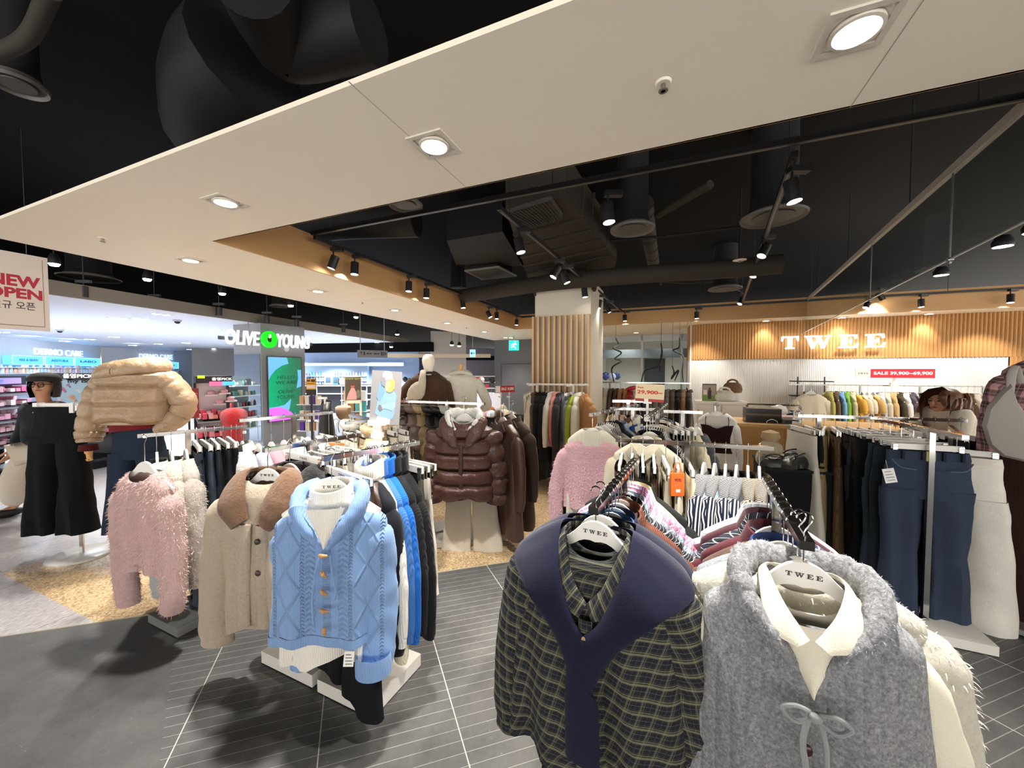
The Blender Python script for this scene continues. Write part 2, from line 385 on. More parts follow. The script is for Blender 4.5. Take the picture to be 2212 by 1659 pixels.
# dark grey partition with a service door
DWL = uv(Pu(1068, 800, 11.42))[1]
struct('wall_far', MB().box((11.42, DWL, 0), (11.6, 2.3, ZS)), mat('#57585b', .6, name='charcoal_wall'))
dv0, dv1 = uv(Pu(1084, 800, 11.41))[1], uv(Pu(1160, 800, 11.41))[1]; zd = Pu(1090, 787, 11.41).z
struct('door_1', MB().box((11.40, dv0, 0), (11.42, dv1, zd)), mat('#595a5d', .55, name='charcoal_door'))
struct('trim_7', MB().box((11.395, dv0+.02, 0), (11.42, dv0+.006, zd+.01)).box((11.395, dv0+.02, zd+.004), (11.42, dv1, zd+.012)), mat('#3f4043', .6))
# column clad with oak slats
UC = 5.5; cv1 = uv(Pu(1150, 900, UC))[1]; cv0 = uv(Pu(1273, 900, UC))[1]; cu1 = uv(Pv(1301, 900, cv0))[0]
ZC = Pu(1200, 682, UC).z
struct('wall_column', MB().box((UC+.06, cv0, 0), (cu1, cv1-.02, 2.95)), mat('#cfc8ba', .7, name='column_paint'))
nsl = 11
for k in range(nsl):
    vv = cv1-(cv1-cv0-.03)*k/(nsl-1)
    struct('slat', MB().box((UC-.03, vv-.028, .03), (UC+.07, vv, ZC)), M_SLAT)
    bpy.data.objects[-1] if False else None
struct('baseboard_column', MB().box((UC-.025, cv1, 0), (UC+.06, cv0, .05)), M_SLAT)
mu0, mu1 = uv(Pv(1281, 800, cv0-.01))[0], uv(Pv(1297, 800, cv0-.01))[0]
# ------------------------------------------------------------------ cosmetics store across the aisle
M_OYC = mat('#e6e9f2', .5, name='pale_ceiling'); M_OYG = mat('#8d8d90', .5, name='grey_panel'); M_OYW = mat('#c6cbd4', .6, name='blue_grey_wall')
oa, ob = (2.32, 7.59), (11.92, 9.26); od = ((ob[0]-oa[0]), (ob[1]-oa[1])); k = .9
P0 = (oa[0]-od[0]*.7, oa[1]-od[1]*.7); P1 = ob
struct('ceiling', MB().slab([P0, P1, (21, 16.5), (21, 40), (-12, 40), (-12, P0[1])], ZS, 2.72), M_OYC)
nb = MB(); nn = Vector((-od[1], od[0])).normalized()*-.0
q = MB(); q.add([(P0[0], P0[1]-.03, ZS+.005), (P1[0], P1[1]-.03, ZS+.005), (P1[0], P1[1], ZS+.005), (P0[0], P0[1], ZS+.005), (P0[0], P0[1]-.03, 2.8), (P1[0], P1[1]-.03, 2.8), (P1[0], P1[1], 2.8), (P0[0], P0[1], 2.8)],
      [(0, 3, 2, 1), (4, 5, 6, 7), (0, 1, 5, 4), (1, 2, 6, 5), (2, 3, 7, 6), (3, 0, 4, 7)]); struct('trim_8', q, mat('#7d766c', .6))
# column of the store
VO = 7.94; ou0 = uv(Pv(566, 850, VO))[0]; ou1 = uv(Pv(660, 850, VO))[0]; ov1 = uv(Pu(507.5, 850, ou0))[1]
struct('wall_store_column', MB().box((ou0, VO, 0), (ou1, ov1, ZS)), M_OYG)
struct('wall_store_column', MB().box((ou0-.012, VO+.03, .1), (ou0, ov1-.02, 1.95)), mat('#9aa3ad', .06, .9, name='mirror_panel'))
# back walls of the store: world coordinates
def wall_px(name, a, b, z1, m, z0=0., t=.1):
    mb = MB(); a, b = Vector(a[:2]), Vector(b[:2]); d = (b-a).normalized(); n = Vector((-d.y, d.x))*t
    mb.slab([tuple(a), tuple(b), tuple(b+n), tuple(a+n)], z0, z1); return struct(name, mb, m, rz=0)
WA, WB = Pz(-60, 722, ZS), Pz(216, 748, ZS); wd = (WB-WA).normalized()
wall_px('wall_left', WA-wd*6, WB, ZS, M_OYW)
WC, WD = Pz(222, 749.5, ZS), Pz(375, 757, ZS)
wall_px('wall_left', WC, WD, ZS, M_OYW); wall_px('wall_left', WD, WD+Vector((3.5, 2.5, 0)), ZS, mat('#7f8590', .6))
wall_px('wall_left', Pd(415, 800, 17), Pd(515, 800, 17.5), ZS, mat('#7d7a76', .6))
wall_px('wall_far', Pd(380, 800, 22), Pd(1000, 800, 22), ZS, mat('#8da3c4', .6))
wall_px('wall_far', Pd(640, 800, 15.6), Pd(905, 800, 15.6), 2.6, mat('#a9c0e0', .6, name='pale_blue_wall'))
wall_px('wall_far', Pd(960, 800, 15), Pd(1150, 800, 20), 2.6, mat('#9a98a8', .6))
wall_px('wall_far', Pd(932, 800, 13.5), Pd(1007, 800, 14.0), 3.0, mat('#a9a49c', .7, name='concrete_column'))
wall_px('wall_far', Pd(1010, 800, 19), Pd(1160, 800, 19), ZS, mat('#b5b2c6', .6))
# dark ceiling bands far down the aisle
def bar_world(a, b, w_, z0, z1, m, name='trim_9'):
    mb = MB(); a, b = Vector(a[:2]), Vector(b[:2]); d = (b-a).normalized(); n = Vector((-d.y, d.x))*w_
    mb.slab([tuple(a), tuple(b), tuple(b+n), tuple(a+n)], z0, z1); return struct(name, mb, m, rz=0)
bar_world(Pd(655, 760, 14.2), Pd(930, 775, 13.2), .3, 2.27, 2.6, M_BLK, 'trim_9')
bar_world(Pd(830, 770, 12.6), Pd(1060, 780, 12.9), .12, 2.04, 2.16, mat('#c9b9a2', .6), 'trim_9')
bar_world(Pd(1000, 770, 14.5), Pd(1075, 780, 14.5), .3, 2.0, 2.16, M_BLK, 'trim_9')
# ================================================================== lamps
WARM = (1, .91, .79); NEUT = (1, .955, .89); COOL = (.80, .89, 1)
M_LAMP = mat('#fff6e8', .5, emit=14., name='lamp_face'); M_LAMPC = mat('#f4f7ff', .5, emit=9., name='cool_lamp_face')
M_TRIM = mat('#cfc9bd', .4, name='lamp_trim'); M_CAN = mat('#17171a', .45, name='black_can')
def spot(loc, direction, power, size=80, blend=.7, col=WARM, radius=.05, parent=None):
    l = bpy.data.lights.new('spot', 'SPOT'); l.energy = power; l.spot_size = math.radians(size); l.spot_blend = blend; l.color = col; l.shadow_soft_size = radius
    o = bpy.data.objects.new('spot_light', l); COL.objects.link(o)
    o.rotation_mode = 'QUATERNION'; o.rotation_quaternion = Vector(direction).to_track_quat('-Z', 'Y')
    o.location = loc
    if parent is not None:
        o.parent = parent; o.matrix_parent_inverse = Matrix.Rotation(-parent.rotation_euler.z, 4, 'Z') @ Matrix.Translation(-parent.location)
    return o
ORD = ['first', 'second', 'third', 'fourth', 'fifth', 'sixth', 'seventh', 'eighth', 'ninth', 'tenth', 'eleventh', 'twelfth', 'thirteenth', 'fourteenth', 'fifteenth', 'sixteenth', 'seventeenth', 'eighteenth', 'nineteenth', 'twentieth', 'twenty-first', 'twenty-second', 'twenty-third', 'twenty-fourth', 'twenty-fifth', 'twenty-sixth', 'twenty-seventh', 'twenty-eighth']
_dl = None
def downlight(loc, label, power, col=NEUT, size=95, aim=(0, 0, -1), group='square recessed downlights in the soffit'):
    global _dl
    if _dl is None:
        t = thing('downlight', label, 'ceiling light', loc, ROTB, group)
        f = MB(); a, b_ = .088, .068
        for s in ((-a, -a, a, -b_), (-a, b_, a, a), (-a, -b_, -b_, b_), (b_, -b_, a, b_)): f.box((s[0], s[1], -.006), (s[2], s[3], .004))
        f.build('trim_frame', M_TRIM, t)
        MB().box((-b_, -b_, .002), (b_, b_, .006)).build('recess_plate', M_CAN, t)
        MB().lathe([(.066, -.001), (.066, -.012), (.056, -.014), (.054, -.004)], n=32).build('lamp_ring', M_TRIM, t)
        MB().lathe([(0, -.0045), (.053, -.005), (.053, -.003)], n=32).build('lamp_face', M_LAMP, t); _dl = t
    else:
        t = copy_tree(_dl); t.location = loc; t['label'] = label; t['group'] = group
    spot(Vector(loc)+Vector((0, 0, -.03)), aim, power, size, .8, col); return t
# each lamp of the near panel, then along the panel over the aisle
for i, (px, py, lab, pw) in enumerate([(1850, 62, 'big square downlight at the corner where the panel passes overhead', 150), (938, 312, 'square downlight in the middle of the near white panel', 150), (487, 435, 'square downlight above the hooded blue cardigan side of the panel', 150),
        (412, 561, 'square downlight on the aisle panel above the beige puffer mannequin', 110), (687, 628, 'square downlight on the aisle panel behind the first track head', 110), (853, 669, 'square downlight on the aisle panel below the middle track heads', 110),
        (966, 697, 'square downlight on the aisle panel above the white form head', 110), (1046, 716, 'small downlight at the far end of the aisle panel', 110), (1374, 718, 'downlight in the soffit before the glazed shopfront', 90)]):
    downlight(Pz(px, py, ZS-.001), lab, pw*.6)
for px, py in ((1092, 729), (1104, 729)):
    downlight(Pz(px, py, ZS-.001), 'one of a pair of downlights before the green exit sign', 30, group='pair of downlights by the exit sign')
for i, px in enumerate((1655, 1818, 2006)):
    p = Pu(px, 690, 8.98); downlight((p.x, p.y, ZS-.001), 'downlight grazing the fluted oak wall, %s from its curved end' % ORD[i], 13, WARM, 70, U*.42+Vector((0, 0, -1)), 'downlights grazing the fluted oak wall')
# lamps in the dark ceiling behind the glass screen
for i, (px, py) in enumerate(((2033, 595), (2166, 533), (2235, 502))):
    p = Pz(px, py, 2.95); t = thing('disc_lamp', 'round lamp in the black ceiling beyond the glass screen, %s from the oak wall' % ORD[i], 'ceiling light', p, 0, 'round lamps beyond the glass screen')
    MB().lathe([(.0, 0), (.075, 0), (.075, .02)]).build('lamp_face', M_LAMP, t); MB().lathe([(.08, .0), (.085, .05), (.05, .12)]).build('lamp_housing', M_CAN, t)
    spot(p+Vector((0, 0, -.02)), (0, 0, -1), 55, 100)
# tracks and their heads
def track(label, a, b, z):
    a, b = Vector((a.x, a.y, z)), Vector((b.x, b.y, z)); d = b-a; t = thing('lighting_track', label, 'lighting track', a, math.atan2(d.y, d.x))
    MB().box((0, -.018, 0), (d.length, .018, .035)).build('rail', M_CAN, t)
    MB().box((.05, -.006, -.001), (d.length-.05, .006, .002)).build('conductor_slot', mat('#6d7076', .3, .7), t)
    for k in range(max(2, int(d.length/1.6))):
        x = .2+(d.length-.4)*k/max(1, int(d.length/1.6)-1); MB().cyl((x, 0, .03), (x, 0, 3.75-z), .004, 6).build('hanger_rod', M_CAN, t)
    return t
ZT = 2.86
track('black lighting track running along the oak fascia over the aisle side', W(2.68, 3.17), W(8.5, 3.3), ZT)
track('black lighting track running crosswise behind the near white panel', W(2.68, 3.2), W(2.68, -6), ZT+.04)
track('black lighting track running down the middle of the open ceiling', W(2.75, 1.26), W(8.4, .98), ZT)
track('black lighting track nearest the glass screen', W(2.75, -.66), W(8.47, -1.25), ZT)
track('black lighting track along the oak fascia in front of the shop wall', W(8.5, 3.3), W(8.5, -8), ZT)
_th = {}
def track_head(px, py, plane, val, tilt, label, power=45, group=None, aim=None, on=True, z=None):
    """tilt: lean of the can in the picture plane, radians"""
    p = (Pv if plane == 'v' else Pu)(px, py, val) if z is None else Pz(px, py, z)
    key = round(tilt, 2)
    if key not in _th:
        t = thing('track_spotlight', label, 'spotlight', p, 0, group)
        d = Vector((math.sin(tilt), -.12, -math.cos(tilt))).normalized()
        R = Vector((0, 0, -1)).rotation_difference(d).to_matrix().to_4x4()
        MB().lathe([(.03, .07), (.042, .066), (.042, -.068), (.040, -.07), (.038, -.06)], n=22).xform(R).build('can', M_CAN, t)
        MB().lathe([(0, -.062), (.038, -.062), (.038, -.055)], n=22).xform(R).build('lamp_face', M_LAMP, t)
        st = MB(); st.tube([(0, 0, .03), (0, .005, .09), (0, .005, .13)], .008, 8).build('stem', M_CAN, t)
        MB().box((-.022, -.02, .115), (.1, .03, .15)).build('adaptor', M_CAN, t); _th[key] = t
    else:
        t = copy_tree(_th[key]); t.location = p; t['label'] = label
        if group: t['group'] = group
    d = Vector(aim) if aim else Vector((math.sin(tilt)*.8, -.15, -1)); spot(p+d.normalized()*.075, d, power, 78, .6, WARM); return t
G1 = 'spotlights on the aisle-side track'
PW = 26
for i, (px, py, tl) in enumerate([(720, 567, -.3), (766, 580, .0), (883, 619, .0), (921, 634, .0), (1000, 657, .1), (1056, 679, .5), (1073, 682, .0), (1116, 696, -.05)]):
    track_head(px, py, 'v', 3.19+i*.012, tl, 'black spotlight on the track along the aisle fascia, %s from its near end' % ORD[i], PW, G1, aim=(-.1-.5*(i % 2), -.2, -1))
for i, (px, py, tl) in enumerate([(1122, 530, .2), (1201, 588, -.5), (1221, 600, .35), (1263, 632, .1), (1294, 657, -.25), (1313, 668, .45)]):
    track_head(px, py, 'v', 1.26-.045*i, tl, 'black spotlight on the middle track, %s from its near end' % ORD[i], PW*1.1, 'spotlights on the middle track', aim=(.3*math.sin(3*i), -.5, -1))
for i, (px, py, tl) in enumerate([(1712, 413, .12), (1651, 541, -.5), (1630, 588, -.4), (1601, 650, -.5)]):
    track_head(px, py, 'v', -.68-.17*i, tl, 'black spotlight on the track by the glass screen, %s from its near end' % ORD[i], PW*1.2, 'spotlights on the track by the glass screen', aim=(-.25, -.4, -1))
track_head(1313, 460, 'u', 2.7, .1, 'black spotlight glowing on the crosswise track', PW*1.3, aim=(-.3, -.55, -1))
for i, (px, py, tl) in enumerate([(1350, 687, 0), (1505, 681, 0), (1873, 658, -.5), (1902, 640, .5), (1990, 655, -.05), (2183, 645, -.15)]):
    track_head(px, py, 'u', 8.46, tl, 'black spotlight on the back track before the shop wall, %s from the slatted column' % ORD[i], PW*1.5, 'spotlights on the back track', aim=(.16, .38, -1))
# lamps over the mall aisle
for i, (px, py, d) in enumerate([(117, 570, 4.6), (318, 603, 5.6), (480, 634, 6.4), (628, 660, 7.4), (769, 685, 9.0), (858, 722, 11.5), (845, 749, 12.2), (976, 745, 11.5), (992, 747, 11.7)]):
    p = Pd(px, py, d); r = .05 if i < 5 else .055
    t = thing('aisle_lamp', 'glowing lamp in the black ceiling over the mall aisle, %s along it' % ORD[i], 'ceiling light', p, 0, 'lamps over the mall aisle')
    MB().lathe([(0, -.03), (r*.7, -.025), (r, 0), (r, .02)], n=16).build('lamp_face', M_LAMP, t); MB().lathe([(r*1.05, 0), (r*1.1, .05), (.03, .12)], n=16).build('lamp_housing', M_CAN, t)
    MB().cyl((0, 0, .1), (0, 0, 3.75-p.z), .006, 6).build('stem', M_CAN, t)
    if i < 7: spot(p+Vector((0, 0, -.05)), (.15, -.1, -1), 60, 95, .8, NEUT)
for i, (px, py, d) in enumerate([(181, 630, 5.4), (334, 656, 6.6), (473, 673, 7.2), (577, 690, 8.0), (641, 698, 8.4), (742, 712, 10)]):
    p = Pd(px, py, d); t = thing('unlit_spotlight', 'unlit black spotlight over the aisle before the store ceiling, %s along it' % ORD[i], 'spotlight', p, 0, 'unlit spotlights over the aisle')
    MB().lathe([(.03, .08), (.05, .07), (.05, -.08), (.045, -.08)], n=16).build('can', mat('#26262a', .5), t); MB().cyl((0, 0, .06), (0, 0, 3.75-p.z), .008, 6).build('stem', M_CAN, t)
    MB().box((-.1, -.02, .12), (.1, .02, .16)).build('adaptor', mat('#3b3e44', .4), t)
# paired lamps in the store ceiling
for i, (px, py) in enumerate([(180, 697), (255, 687), (305, 688), (348, 679), (246, 728), (342, 743), (116, 706), (194, 733), (287, 746), (463, 712), (402, 741), (465, 753), (561, 707), (708, 725), (731, 743), (816, 740), (410, 755), (5, 718), (140, 737), (550, 716)]):
    p = Pz(px, py, ZS-.002); t = thing('twin_downlight', 'twin downlight in the pale store ceiling, %s of the scattered pairs' % ORD[i], 'ceiling light', p, ROTB, 'twin downlights in the store ceiling')
    MB().box((-.15, -.08, -.004), (.15, .08, .003)).build('trim_frame', mat('#e4e8f0', .4), t)
    for s in (-1, 1): MB().lathe([(0, -.006), (.055, -.006), (.055, .0)], (s*.07, 0, 0), 16).build('lamp_face', M_LAMPC, t)
for px, py, d, pw in ((120, 700, 0, 170), (300, 715, 0, 170), (420, 745, 0, 130), (30, 712, 0, 170), (600, 712, 0, 60), (720, 735, 0, 130), (560, 745, 0, 130), (255, 690, 0, 120)):  # extra cool spots just under the store ceiling, without fittings of their own
    p = Pz(px, py, ZS-.05); spot(p, (0, 0, -1), pw*1.9, 150, .8, COOL, .2)
for px, py in ((60, 733), (150, 739), (290, 748)):  # spots added to brighten the store's back wall, no fittings there
    p = Pz(px, py, ZS-.05)*.93; p.z = ZS-.06; spot(p, (p.x*.35, p.y*.35, -2.2), 30, 120, .9, (.86, .93, 1), .2)
for px, py, d, pw in ((700, 775, 14, 330), (800, 775, 14, 330), (960, 775, 12, 120), (1040, 780, 13.5, 120), (1350, 740, 13, 80), (1440, 740, 13, 80)):  # added spots without fittings: far store wall, aisle end, neighbouring shop
    p = Pd(px, py, d); p.z = 2.0 if d != 13 else 2.9; spot(p, (0, .3, -1), pw, 120, .8, COOL if px < 1000 else NEUT, .1)
# ================================================================== clothes
def cs(a, p): c = math.cos(a); return math.copysign(abs(c)**p, c)
def sn(a, p): c = math.sin(a); return math.copysign(abs(c)**p, c)
def nz(x, y, z): return noise.noise(Vector((x, y, z)))
def torso(w=.44, Ln=.62, t=.045, neck=.085, slope=.085, hem=None, fold=.012, seed=0, puff=None, dip=.04, backdip=.0, N=44, M=24, waist=0., gape=0., hemwave=.012, lift=0.):
    """body of a hung top; x across, front at -y, z down from the hanger's hub"""
    hem = hem or w*1.06; rings = []; q = seed*7.3
    def ring(rx, ry, z, f, nf, y0=0.):
        r = []
        for k in range(N):
            a = 2*PI*k/N+PI/2
            x = rx*cs(a, .72); y = ry*sn(a, .75)
            fr = max(0., -math.sin(a)); zz = z-dip*nf*fr**2-backdip*nf*max(0, math.sin(a))
            A = fold*f**.7
            ph = q+(2.1 if y > 0 else 0.)
            u_ = x/max(rx, .01)
            y += A*(math.sin(u_*7+ph+z*1.5)+.7*math.sin(u_*13-ph*1.7+z*2.5))*min(1, abs(math.sin(a))*1.5)*(.6+.4*f)
            y += A*1.1*nz(x*9+q, z*4, q)
            x *= 1+.05*f*nz(z*6, q, (1 if x > 0 else 5))
            if fr and gape: y -= gape*(1-f)*fr*math.exp(-(x/.09)**2)
            if f > .9: zz += hemwave*math.sin(u_*4+ph)
            r.append((x, y+y0, zz))
        return r
    S = 6
    for i in range(S):
        f = i/S; e = f**.9
        rings.append(ring(neck+(w/2-neck)*e, .05+(t*.95-.05)*f, lift*(1-f)-slope*f**1.15, 0, (1-f)**1.5))
    for j in range(M+1):
        f = j/M; z = -slope-(Ln-slope)*f
        rx = (w/2)*(1-f)+(hem/2)*f - waist*math.sin(PI*f); ry = t*(.95+.35*min(1, f*2))
        if j == 0: rx *= .985
        if puff:
            b = min(1., abs(math.sin(PI*(-z-slope*.4)/puff[0]))*1.9)**.6; ry += puff[1]*(b-.35); rx += puff[1]*.55*(b-.5)
            ry *= 1+.12*nz(z*12+q, q, 3)
        rings.append(ring(rx, ry, z, f, 0))
    mb = MB(); mb.grid(rings, True)
    return mb
def sleeve(sd, w=.44, slope=.085, Ls=.56, splay=.2, r0=.075, r1=.05, fold=.06, seed=0, puff=None, fwd=0., cuff=.03, bend=.15, flat=.62, N=20, M=22):
    q = seed*3.1+sd; rings = []
    p = Vector((sd*(w/2-.035), 0, -slope-.03)); st = Ls/M; mbx = MB()
    pts = [p.copy()]
    for i in range(M):
        f = i/M; a = splay*(1-min(1, f*1.6))*1.6+splay*.55-bend*max(0, f-.45)*2
        d = Vector((sd*math.sin(a), fwd*f, -math.cos(a))).normalized(); p = p+d*st; pts.append(p.copy())
    for i, p in enumerate(pts):
        f = i/M; d = (pts[min(i+1, M)]-pts[max(i-1, 0)]).normalized(); b = d.cross(Vector((0, 1, 0))).normalized(); yv = b.cross(d)
        r = r0*(1-f)+r1*f
        if i < 4: r *= (.45, .8, .95, 1)[i]
        fl = flat
        if puff:
            bb = min(1., abs(math.sin(PI*f*Ls/puff[0]+.5))*1.9)**.6; r += puff[1]*(bb-.45); fl = .8
        if f > 1-cuff/Ls: r *= .9
        rg = []
        for k in range(N):
            a = 2*PI*k/N
            rr = r*(1+fold*nz(math.cos(a)*1.5+q, f*Ls*11, math.sin(a)*1.5)+fold*.8*nz(q, f*Ls*26, a if a < PI else 2*PI-a))
            rg.append(p+b*math.cos(a)*rr+yv*math.sin(a)*rr*fl)
        rings.append(rg)
    mbx.grid(rings, True, 0, True, False)
    # the cuff's inside, a short way up
    e = rings[-1]; c = sum(e, Vector())/N; mbx.grid([e, [c+(q_-c)*.85+Vector((0, 0, .03)) for q_ in e]], True, 0, False, True)
    return mbx
def collar_mb(r=.078, h=.055, open_=.05, drop=.045, back=.012):
    """folded shirt collar round the neck"""
    N = 26; rings = [[], [], [], []]
    for k in range(N+1):
        a = PI/2+.0+(2*PI)*k/N+PI        # starts and ends at the front (-y)
        f = abs(k/N*2-1); x, y = math.cos(a), math.sin(a)
        zd = -.035*f**3
        rings[0].append((x*r, y*r*.62, zd-.015)); rings[1].append((x*r*1.02, y*r*.66, h*(1-.5*f**2)+zd))
        rings[2].append((x*r*1.1, y*r*.74-.004, h*.95*(1-.5*f**2)+zd)); e = 1+f**4*.55
        rings[3].append((x*r*(1.28+.1*f), y*r*.95*(1+.18*f**4), h*.9*(1-.5*f**2)+zd-(drop+.035*f**6)))
    return MB().grid(rings, False)
def turtleneck_mb(r=.085, h=.085, fold=True):
    pr = [(r*1.15, -.03), (r*1.02, 0), (r*.98, h*.5), (r*.97, h), (r*1.0, h*1.07), (r*1.08, h*1.0), (r*1.1, h*.5), (r*1.12, h*.12), (r*1.04, h*.06)]
    N = 30; return MB().grid([[(a*math.cos(2*PI*k/N), a*.62*math.sin(2*PI*k/N)-.004, z+.012*math.sin(2*PI*k/N+.5)-.02*max(0, -math.sin(2*PI*k/N))) for k in range(N)] for a, z in pr], True)
def path_tube(pts, rad, n=14, flat=1., sub=6, wob=0., seed=0):
    """smooth tube through the points (Catmull-Rom)"""
    P = [Vector(p) for p in pts]; P = [P[0]*2-P[1]]+P+[P[-1]*2-P[-2]]; out = []; rr = []
    R = [rad]*len(pts) if isinstance(rad, (int, float)) else rad; R = [R[0]]+list(R)+[R[-1]]
    for i in range(1, len(P)-2):
        for j in range(sub):
            t = j/sub
            out.append(.5*((2*P[i])+(P[i+1]-P[i-1])*t+(2*P[i-1]-5*P[i]+4*P[i+1]-P[i+2])*t*t+(3*P[i]-P[i-1]-3*P[i+1]+P[i+2])*t**3)); rr.append(R[i]*(1-t)+R[i+1]*t)
    out.append(P[-2]); rr.append(R[-2])
    if wob: rr = [r*(1+wob*nz(i*.6, seed, 0)) for i, r in enumerate(rr)]
    return MB().tube(out, rr, n, flat=flat)
def hood_mb(w=.3, r=.045, depth=.075, vz=-.17, seed=0):
    """hood lying folded round the neck: two fronts meeting in a V and a bag behind"""
    return path_tube([(0.004, -.062, vz), (-.06, -.082, vz*.55), (-w*.42, -.06, -.045), (-w*.5, .0, .012), (-w*.34, .06, .02), (0, .085, .0), (w*.34, .06, .02), (w*.5, .0, .012), (w*.42, -.06, -.045), (.06, -.082, vz*.55), (-.004, -.062, vz)],
        [r*.35, r*.75, r, r*1.05, r*1.2, r*1.4, r*1.2, r*1.05, r, r*.75, r*.35], 16, .62, 7, .22, seed)
def fuzz(mb, n, ln=.02, wd=.0012, seed=0, down=.6, spread=.7):
    """single fibres standing off the cloth"""
    rnd = random.Random(seed); out = MB(); faces = [f for f in mb.f if len(f) == 4]; V_ = [Vector(v) for v in mb.v]
    areas = [((V_[f[2]]-V_[f[0]]).cross(V_[f[3]]-V_[f[1]])).length for f in faces]
    for f in rnd.choices(faces, areas, k=n):
        a, b = rnd.random(), rnd.random(); p = (V_[f[0]]*(1-a)+V_[f[1]]*a)*(1-b)+(V_[f[3]]*(1-a)+V_[f[2]]*a)*b
        nn = (V_[f[2]]-V_[f[0]]).cross(V_[f[3]]-V_[f[1]])
        if nn.length < 1e-9: continue
        nn.normalize(); c = Vector((p.x, p.y, 0)); 
        if nn.dot(Vector((p.x-.0, p.y, 0))-Vector((math.copysign(min(abs(p.x), .2), p.x), 0, 0))) < 0: nn = -nn
        d = (nn+Vector((rnd.uniform(-1, 1), rnd.uniform(-1, 1), rnd.uniform(-1, 1)))*spread+Vector((0, 0, -down))).normalized()
        t = d.cross(Vector((rnd.uniform(-1, 1), rnd.uniform(-1, 1), rnd.uniform(-1, 1)))).normalized()*wd*rnd.uniform(.7, 1.3)
        l = ln*rnd.uniform(.5, 1.3); e = p+d*l+Vector((0, 0, -l*.25)); m_ = p+d*l*.55
        o = len(out.v); out.v += [tuple(p-t), tuple(p+t), tuple(m_+t*.7), tuple(m_-t*.7), tuple(e)]
        out.f += [[o, o+1, o+2, o+3], [o+3, o+2, o+4]]; out.uv += [[(0, 0)]*4, [(0, 0)]*3]; out.mi += [0, 0]
    return out
def trousers_mb(w=.36, Ln=.98, rise=.27, flare=.13, t=.028, fold=.01, seed=0, knee=None, cuffs=0., N=26, M=22):
    """flat-hung trousers; waistband at z=0"""
    mb = MB(); q = seed*5.7; rings = []
    def rg(cx, rx, ry, z, f, ph):
        r = []
        for k in range(N):
            a = 2*PI*k/N+PI/2; x = rx*cs(a, .75); y = ry*sn(a, .8)
            y += fold*(.25+.75*f)*(math.sin(x/rx*5+ph+z*3)+.8*nz(x*12+q, z*5, ph))*min(1, abs(math.sin(a))*1.5)
            x += .012*nz(z*4, q+ph, 0)+fold*.6*nz(z*11, q, ph)
            r.append((cx+x, y, z))
        return r
    for i in range(9):
        f = i/8; rings.append(rg(0, w/2*(1+.16*f)+(.004 if i < 2 else 0), t*(.7+.5*f), -rise*f, .3*f, q))
    mb.grid(rings, True)
    for sd in (-1, 1):
        rings = []
        for j in range(M+1):
            f = j/M; z = -rise+.05-(Ln-rise+.05)*f
            top = w*.295; kn = knee or (top*.5+flare*.5)
            rx = top*(1-f*2)+kn*f*2 if f < .5 else kn*(2-f*2)+flare*(f*2-1)
            if cuffs and f > .95: rx += .006
            cx = sd*(w*.29*(1+f*.14)+max(0, flare-top)*.95*f)
            rings.append(rg(cx, rx, t*(1.1+.5*f), z, f, q+sd))
        mb.grid(rings, True)
    return mb
def skirt_mb(w=.34, Ln=.6, hem=.5, t=.03, fold=.02, seed=0, pleat=9):
    N, M = 60, 14; rings = []; q = seed*2.3
    for j in range(M+1):
        f = j/M; rx = w/2*(1-f)+hem/2*f; r = []
        for k in range(N):
            a = 2*PI*k/N; s = 1+fold*2*f*math.sin(a*pleat+q); r.append((rx*cs(a, .8)*s, t*(1+f)*sn(a, .8)*s+fold*f*math.sin(a*pleat+q), -Ln*f))
        rings.append(r)
    return MB().grid(rings, True)
# ------------------------------------------------------------------ hangers
_hg = {}
def hook_mb(drop, r=.016):
    mb = MB(); pts = [(0, 0, -.005), (0, 0, drop-.045), (.004, 0, drop-.036)]+[(math.cos(a)*r, 0, drop-.012+math.sin(a)*r) for a in [-.6+(PI*1.2)*k/10 for k in range(11)]]
    return mb.tube(pts, .0021, 6)
def hanger(kind, drop, loc, rz, label, group, logo=False, parts=True):
    key = (kind, round(drop, 3), logo, parts)
    if key not in _hg:
        t = thing('clip_hanger' if kind == 'clip' else 'clothes_hanger', label, 'hanger', loc, rz, group)
        if kind == 'wide':
            top = []; bot = []
            for k in range(25):
                x = -.2+.4*k/24; u_ = abs(x)/.2; ax_ = abs(x); z = .002-.048*(ax_/.072)**2 if ax_ < .072 else -.046-.092*(ax_-.072)/.128; hw = .05*max(0., 1-u_*1.5)+.013
                top.append((x, z)); bot.append((x, z-hw))
            MB().prism(top+bot[::-1], -.006, .006).build('hanger_bar', WHITE, t, smooth=50)
            if logo:
                lm = MB(); x0 = 0
                for m_ in serif_word('TWEE', .011, .0012, .45): lm.add(m_.v, m_.f)
                lm.v = [(a+.0, b-.0068, c-.036) for a, b, c in lm.v]; lm.build('lettering', mat('#3a3a3c', .6), t)
        else:
            MB().box((-.17, -.007, -.042), (.17, .007, -.008)).build('hanger_bar', WHITE, t)
            for s in (-1, 1):
                c = MB(); c.box((s*.155-.012, -.013, -.075), (s*.155+.012, -.009, -.012)).box((s*.155-.012, .009, -.075), (s*.155+.012, .013, -.012)).cyl((s*.155-.014, -.0, -.022), (s*.155+.014, 0, -.022), .014, 10)
                c.build('clip', CHROME, t)
            if logo:
                lm = MB()
                for m_ in serif_word('TWEE', .010, .0012, .45): lm.add(m_.v, m_.f)
                lm.v = [(a+.0, b-.0078, c-.03) for a, b, c in lm.v]; lm.build('lettering', mat('#77767a', .6), t)
        hook_mb(drop).build('hook', CHROME, t)
        _hg[key] = t; return t
    t = copy_tree(_hg[key]); t.location = loc; t.rotation_euler = (0, 0, rz); t['label'] = label
    if group: t['group'] = group
    return t
